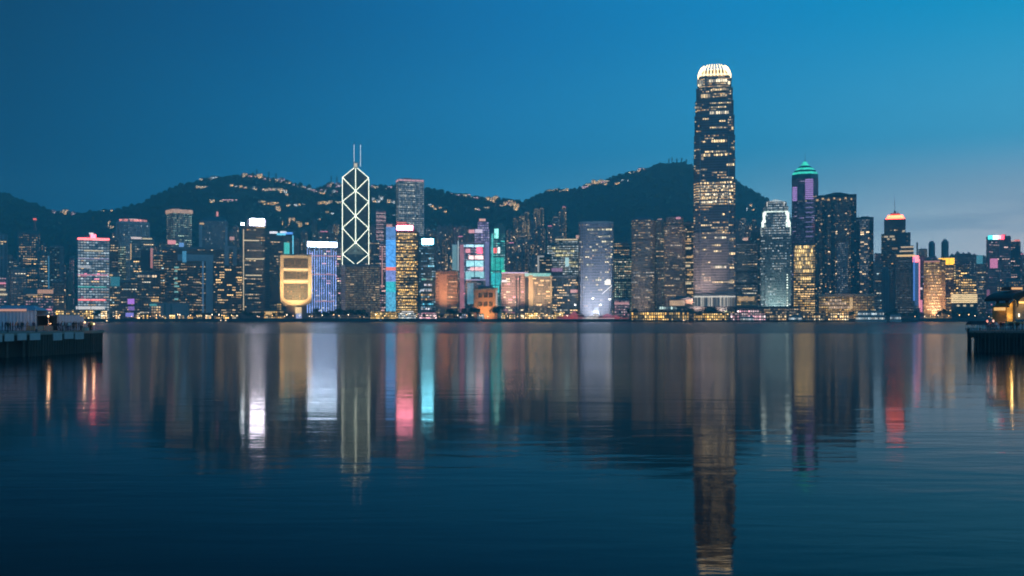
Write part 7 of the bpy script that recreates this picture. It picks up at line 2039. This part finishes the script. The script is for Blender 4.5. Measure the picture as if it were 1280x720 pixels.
m = MB(); m.box(lx(1266), lx(1268), -.2, .5, lz(402), lz(376)); m.build('column', ROOFT, o)
m = MB(); m.box(lx(1253), lx(1259), -1.0, 4.0, lz(384), lz(382.3)); m.build('side_canopy', ROOFT, o)
m = MB(); m.box(lx(1252.5), lx(1257.5), 0.2, 3.4, lz(388), lz(384.2)); m.build('lit_window', glow('pavilion_lamp', (1.0, 0.56, 0.16), 0.9), o)
m = MB(); m.prism([(lx(1275), .05), (lx(1281), .05), (lx(1281), .3), (lx(1275), .3)], lz(379), lz(377), [(lx(1274), .05), (lx(1284), .05), (lx(1284), .3), (lx(1274), .3)]); m.build('wall_lamp', glow('wall_lamp_amber', (1.0, 0.55, 0.12), 2.2), o)
m = MB(); m.tube((lx(1273.5), -.1, lz(396)), (lx(1273.5), -.1, lz(392)), .12, None, 8); m.build('candle_lamp', glow('candle_white', (1.0, 0.88, 0.66), 2.5), o)
m = MB(); m.box(lx(1252), lx(1310), -1.5, 8.0, lz(405), lz(402.2)); m.build('terrace_floor', plain('terrace_gold', (0.45, 0.30, 0.12)), o)
m = MB(); m.box(lx(1270), lx(1284), 2, 6, lz(362), lz(358)); m.build('lantern_roof', C_BROWN, o)
m = MB(); m.box(lx(1270.5), lx(1283.5), 1.7, 2.0, lz(361.5), lz(359)); m.build('lantern_light', glow('lantern_amber', (1.0, 0.50, 0.16), 0.9), o)
m = MB()
for k in range(12):
    x = lx(1253) + k * .55
    m.tube((x, -1.2, 0), (x, -1.2, lz(405)), .07, None, 5)
m.build('support_post', TIMB, o)
for px, py, e_ in ((1262, 380, 60), (1262, 395, 75), (1279, 381, 55), (1256, 404, 35)):
    l = bpy.data.lights.new('pavilion_light', 'POINT'); l.energy = e_; l.color = (1.0, 0.60, 0.18); l.shadow_soft_size = .15
    lo = bpy.data.objects.new('pavilion_light', l); lo.location = (lx(px), -.9, lz(py)); lo.parent = o; COL.objects.link(lo)

for i, (px, Y, ps_, c1_, c2_) in enumerate(((1233, 238, 'standing', 'orange', 'navy'), (1235.5, 237, 'standing', 'pale pink', 'black'), (1238, 239, 'holding up a phone', 'red', 'black'), (1240.5, 237.5, 'leaning on the rail', 'grey', 'black'), (1243, 238.5, 'standing', 'pale pink', 'navy'), (1245.5, 237, 'walking', 'white', 'black'), (1251, 238, 'standing', 'black', 'black'), (1254, 237, 'leaning on the rail', 'navy', 'black'), (1263, 236.9, 'standing', 'black', 'navy'), (1265.5, 237.2, 'walking', 'black', 'black'), (1271, 237, 'standing', 'brown', 'black'), (1273.5, 236.8, 'holding up a phone', 'black', 'grey'), (1278, 237, 'standing', 'black', 'black'))):
    person(ax(px, Y), Y, DZ, random.uniform(-2, 2) if ps_ != 'leaning on the rail' else random.uniform(-.3, .3), ps_, c1_, c2_, '%s person in %s top %s on the right pier' % (ORD[i], c1_, ps_), 'people on the right pier')
for k, (px, top) in enumerate(((1234, 401.5), (1241.5, 401))):
    Y = 240 * YS
    o = empty('lantern_post', (ax(px, Y), Y, DZ), ('post with a red lantern beside the shelter', 'post with a peach lantern right of the red lantern')[k], 'lantern')
    h_ = hz(top, Y) - DZ
    m = MB(); m.tube((0, 0, 0), (0, 0, h_), .05, None, 6); m.build('post', C_DARK, o)
    m = MB(); p = rounded(.42, .42, 10, 2); m.prism([(x * .6, y * .6) for x, y in p], h_ - .25, h_, p, bottom=True); m.prism(p, h_, h_ + .25, [(x * .6, y * .6) for x, y in p]); m.build('lantern', glow(('lantern_red', 'lantern_peach')[k], ((1.0, 0.22, 0.14), (1.0, 0.5, 0.36))[k], 0.9), o)
    l = bpy.data.lights.new('lantern_light', 'POINT'); l.energy = 40; l.color = (1.0, 0.45, 0.28); l.shadow_soft_size = .3
    lo = bpy.data.objects.new('lantern_light', l); lo.location = (0, -.5, h_ - .2); lo.parent = o; COL.objects.link(lo)

# ------------------------------------------------------------------ evening haze
m = MB()
m.box(-5600, 5600, -120, 4360, -3.2, 600)
hm = bpy.data.materials.new('haze')
hm.use_nodes = True
t = hm.node_tree
t.nodes.clear()
pv = N(t, 'ShaderNodeVolumePrincipled')
pv.inputs['Color'].default_value = (0.40, 0.97, 1.0, 1)
pv.inputs['Density'].default_value = 0.00026
pv.inputs['Anisotropy'].default_value = 0.0
om = N(t, 'ShaderNodeOutputMaterial')
t.links.new(pv.outputs[0], om.inputs['Volume'])
hm.cycles.homogeneous_volume = True
tag(m.build('haze', hm), 'thin blue evening haze over the harbour', kind='stuff')
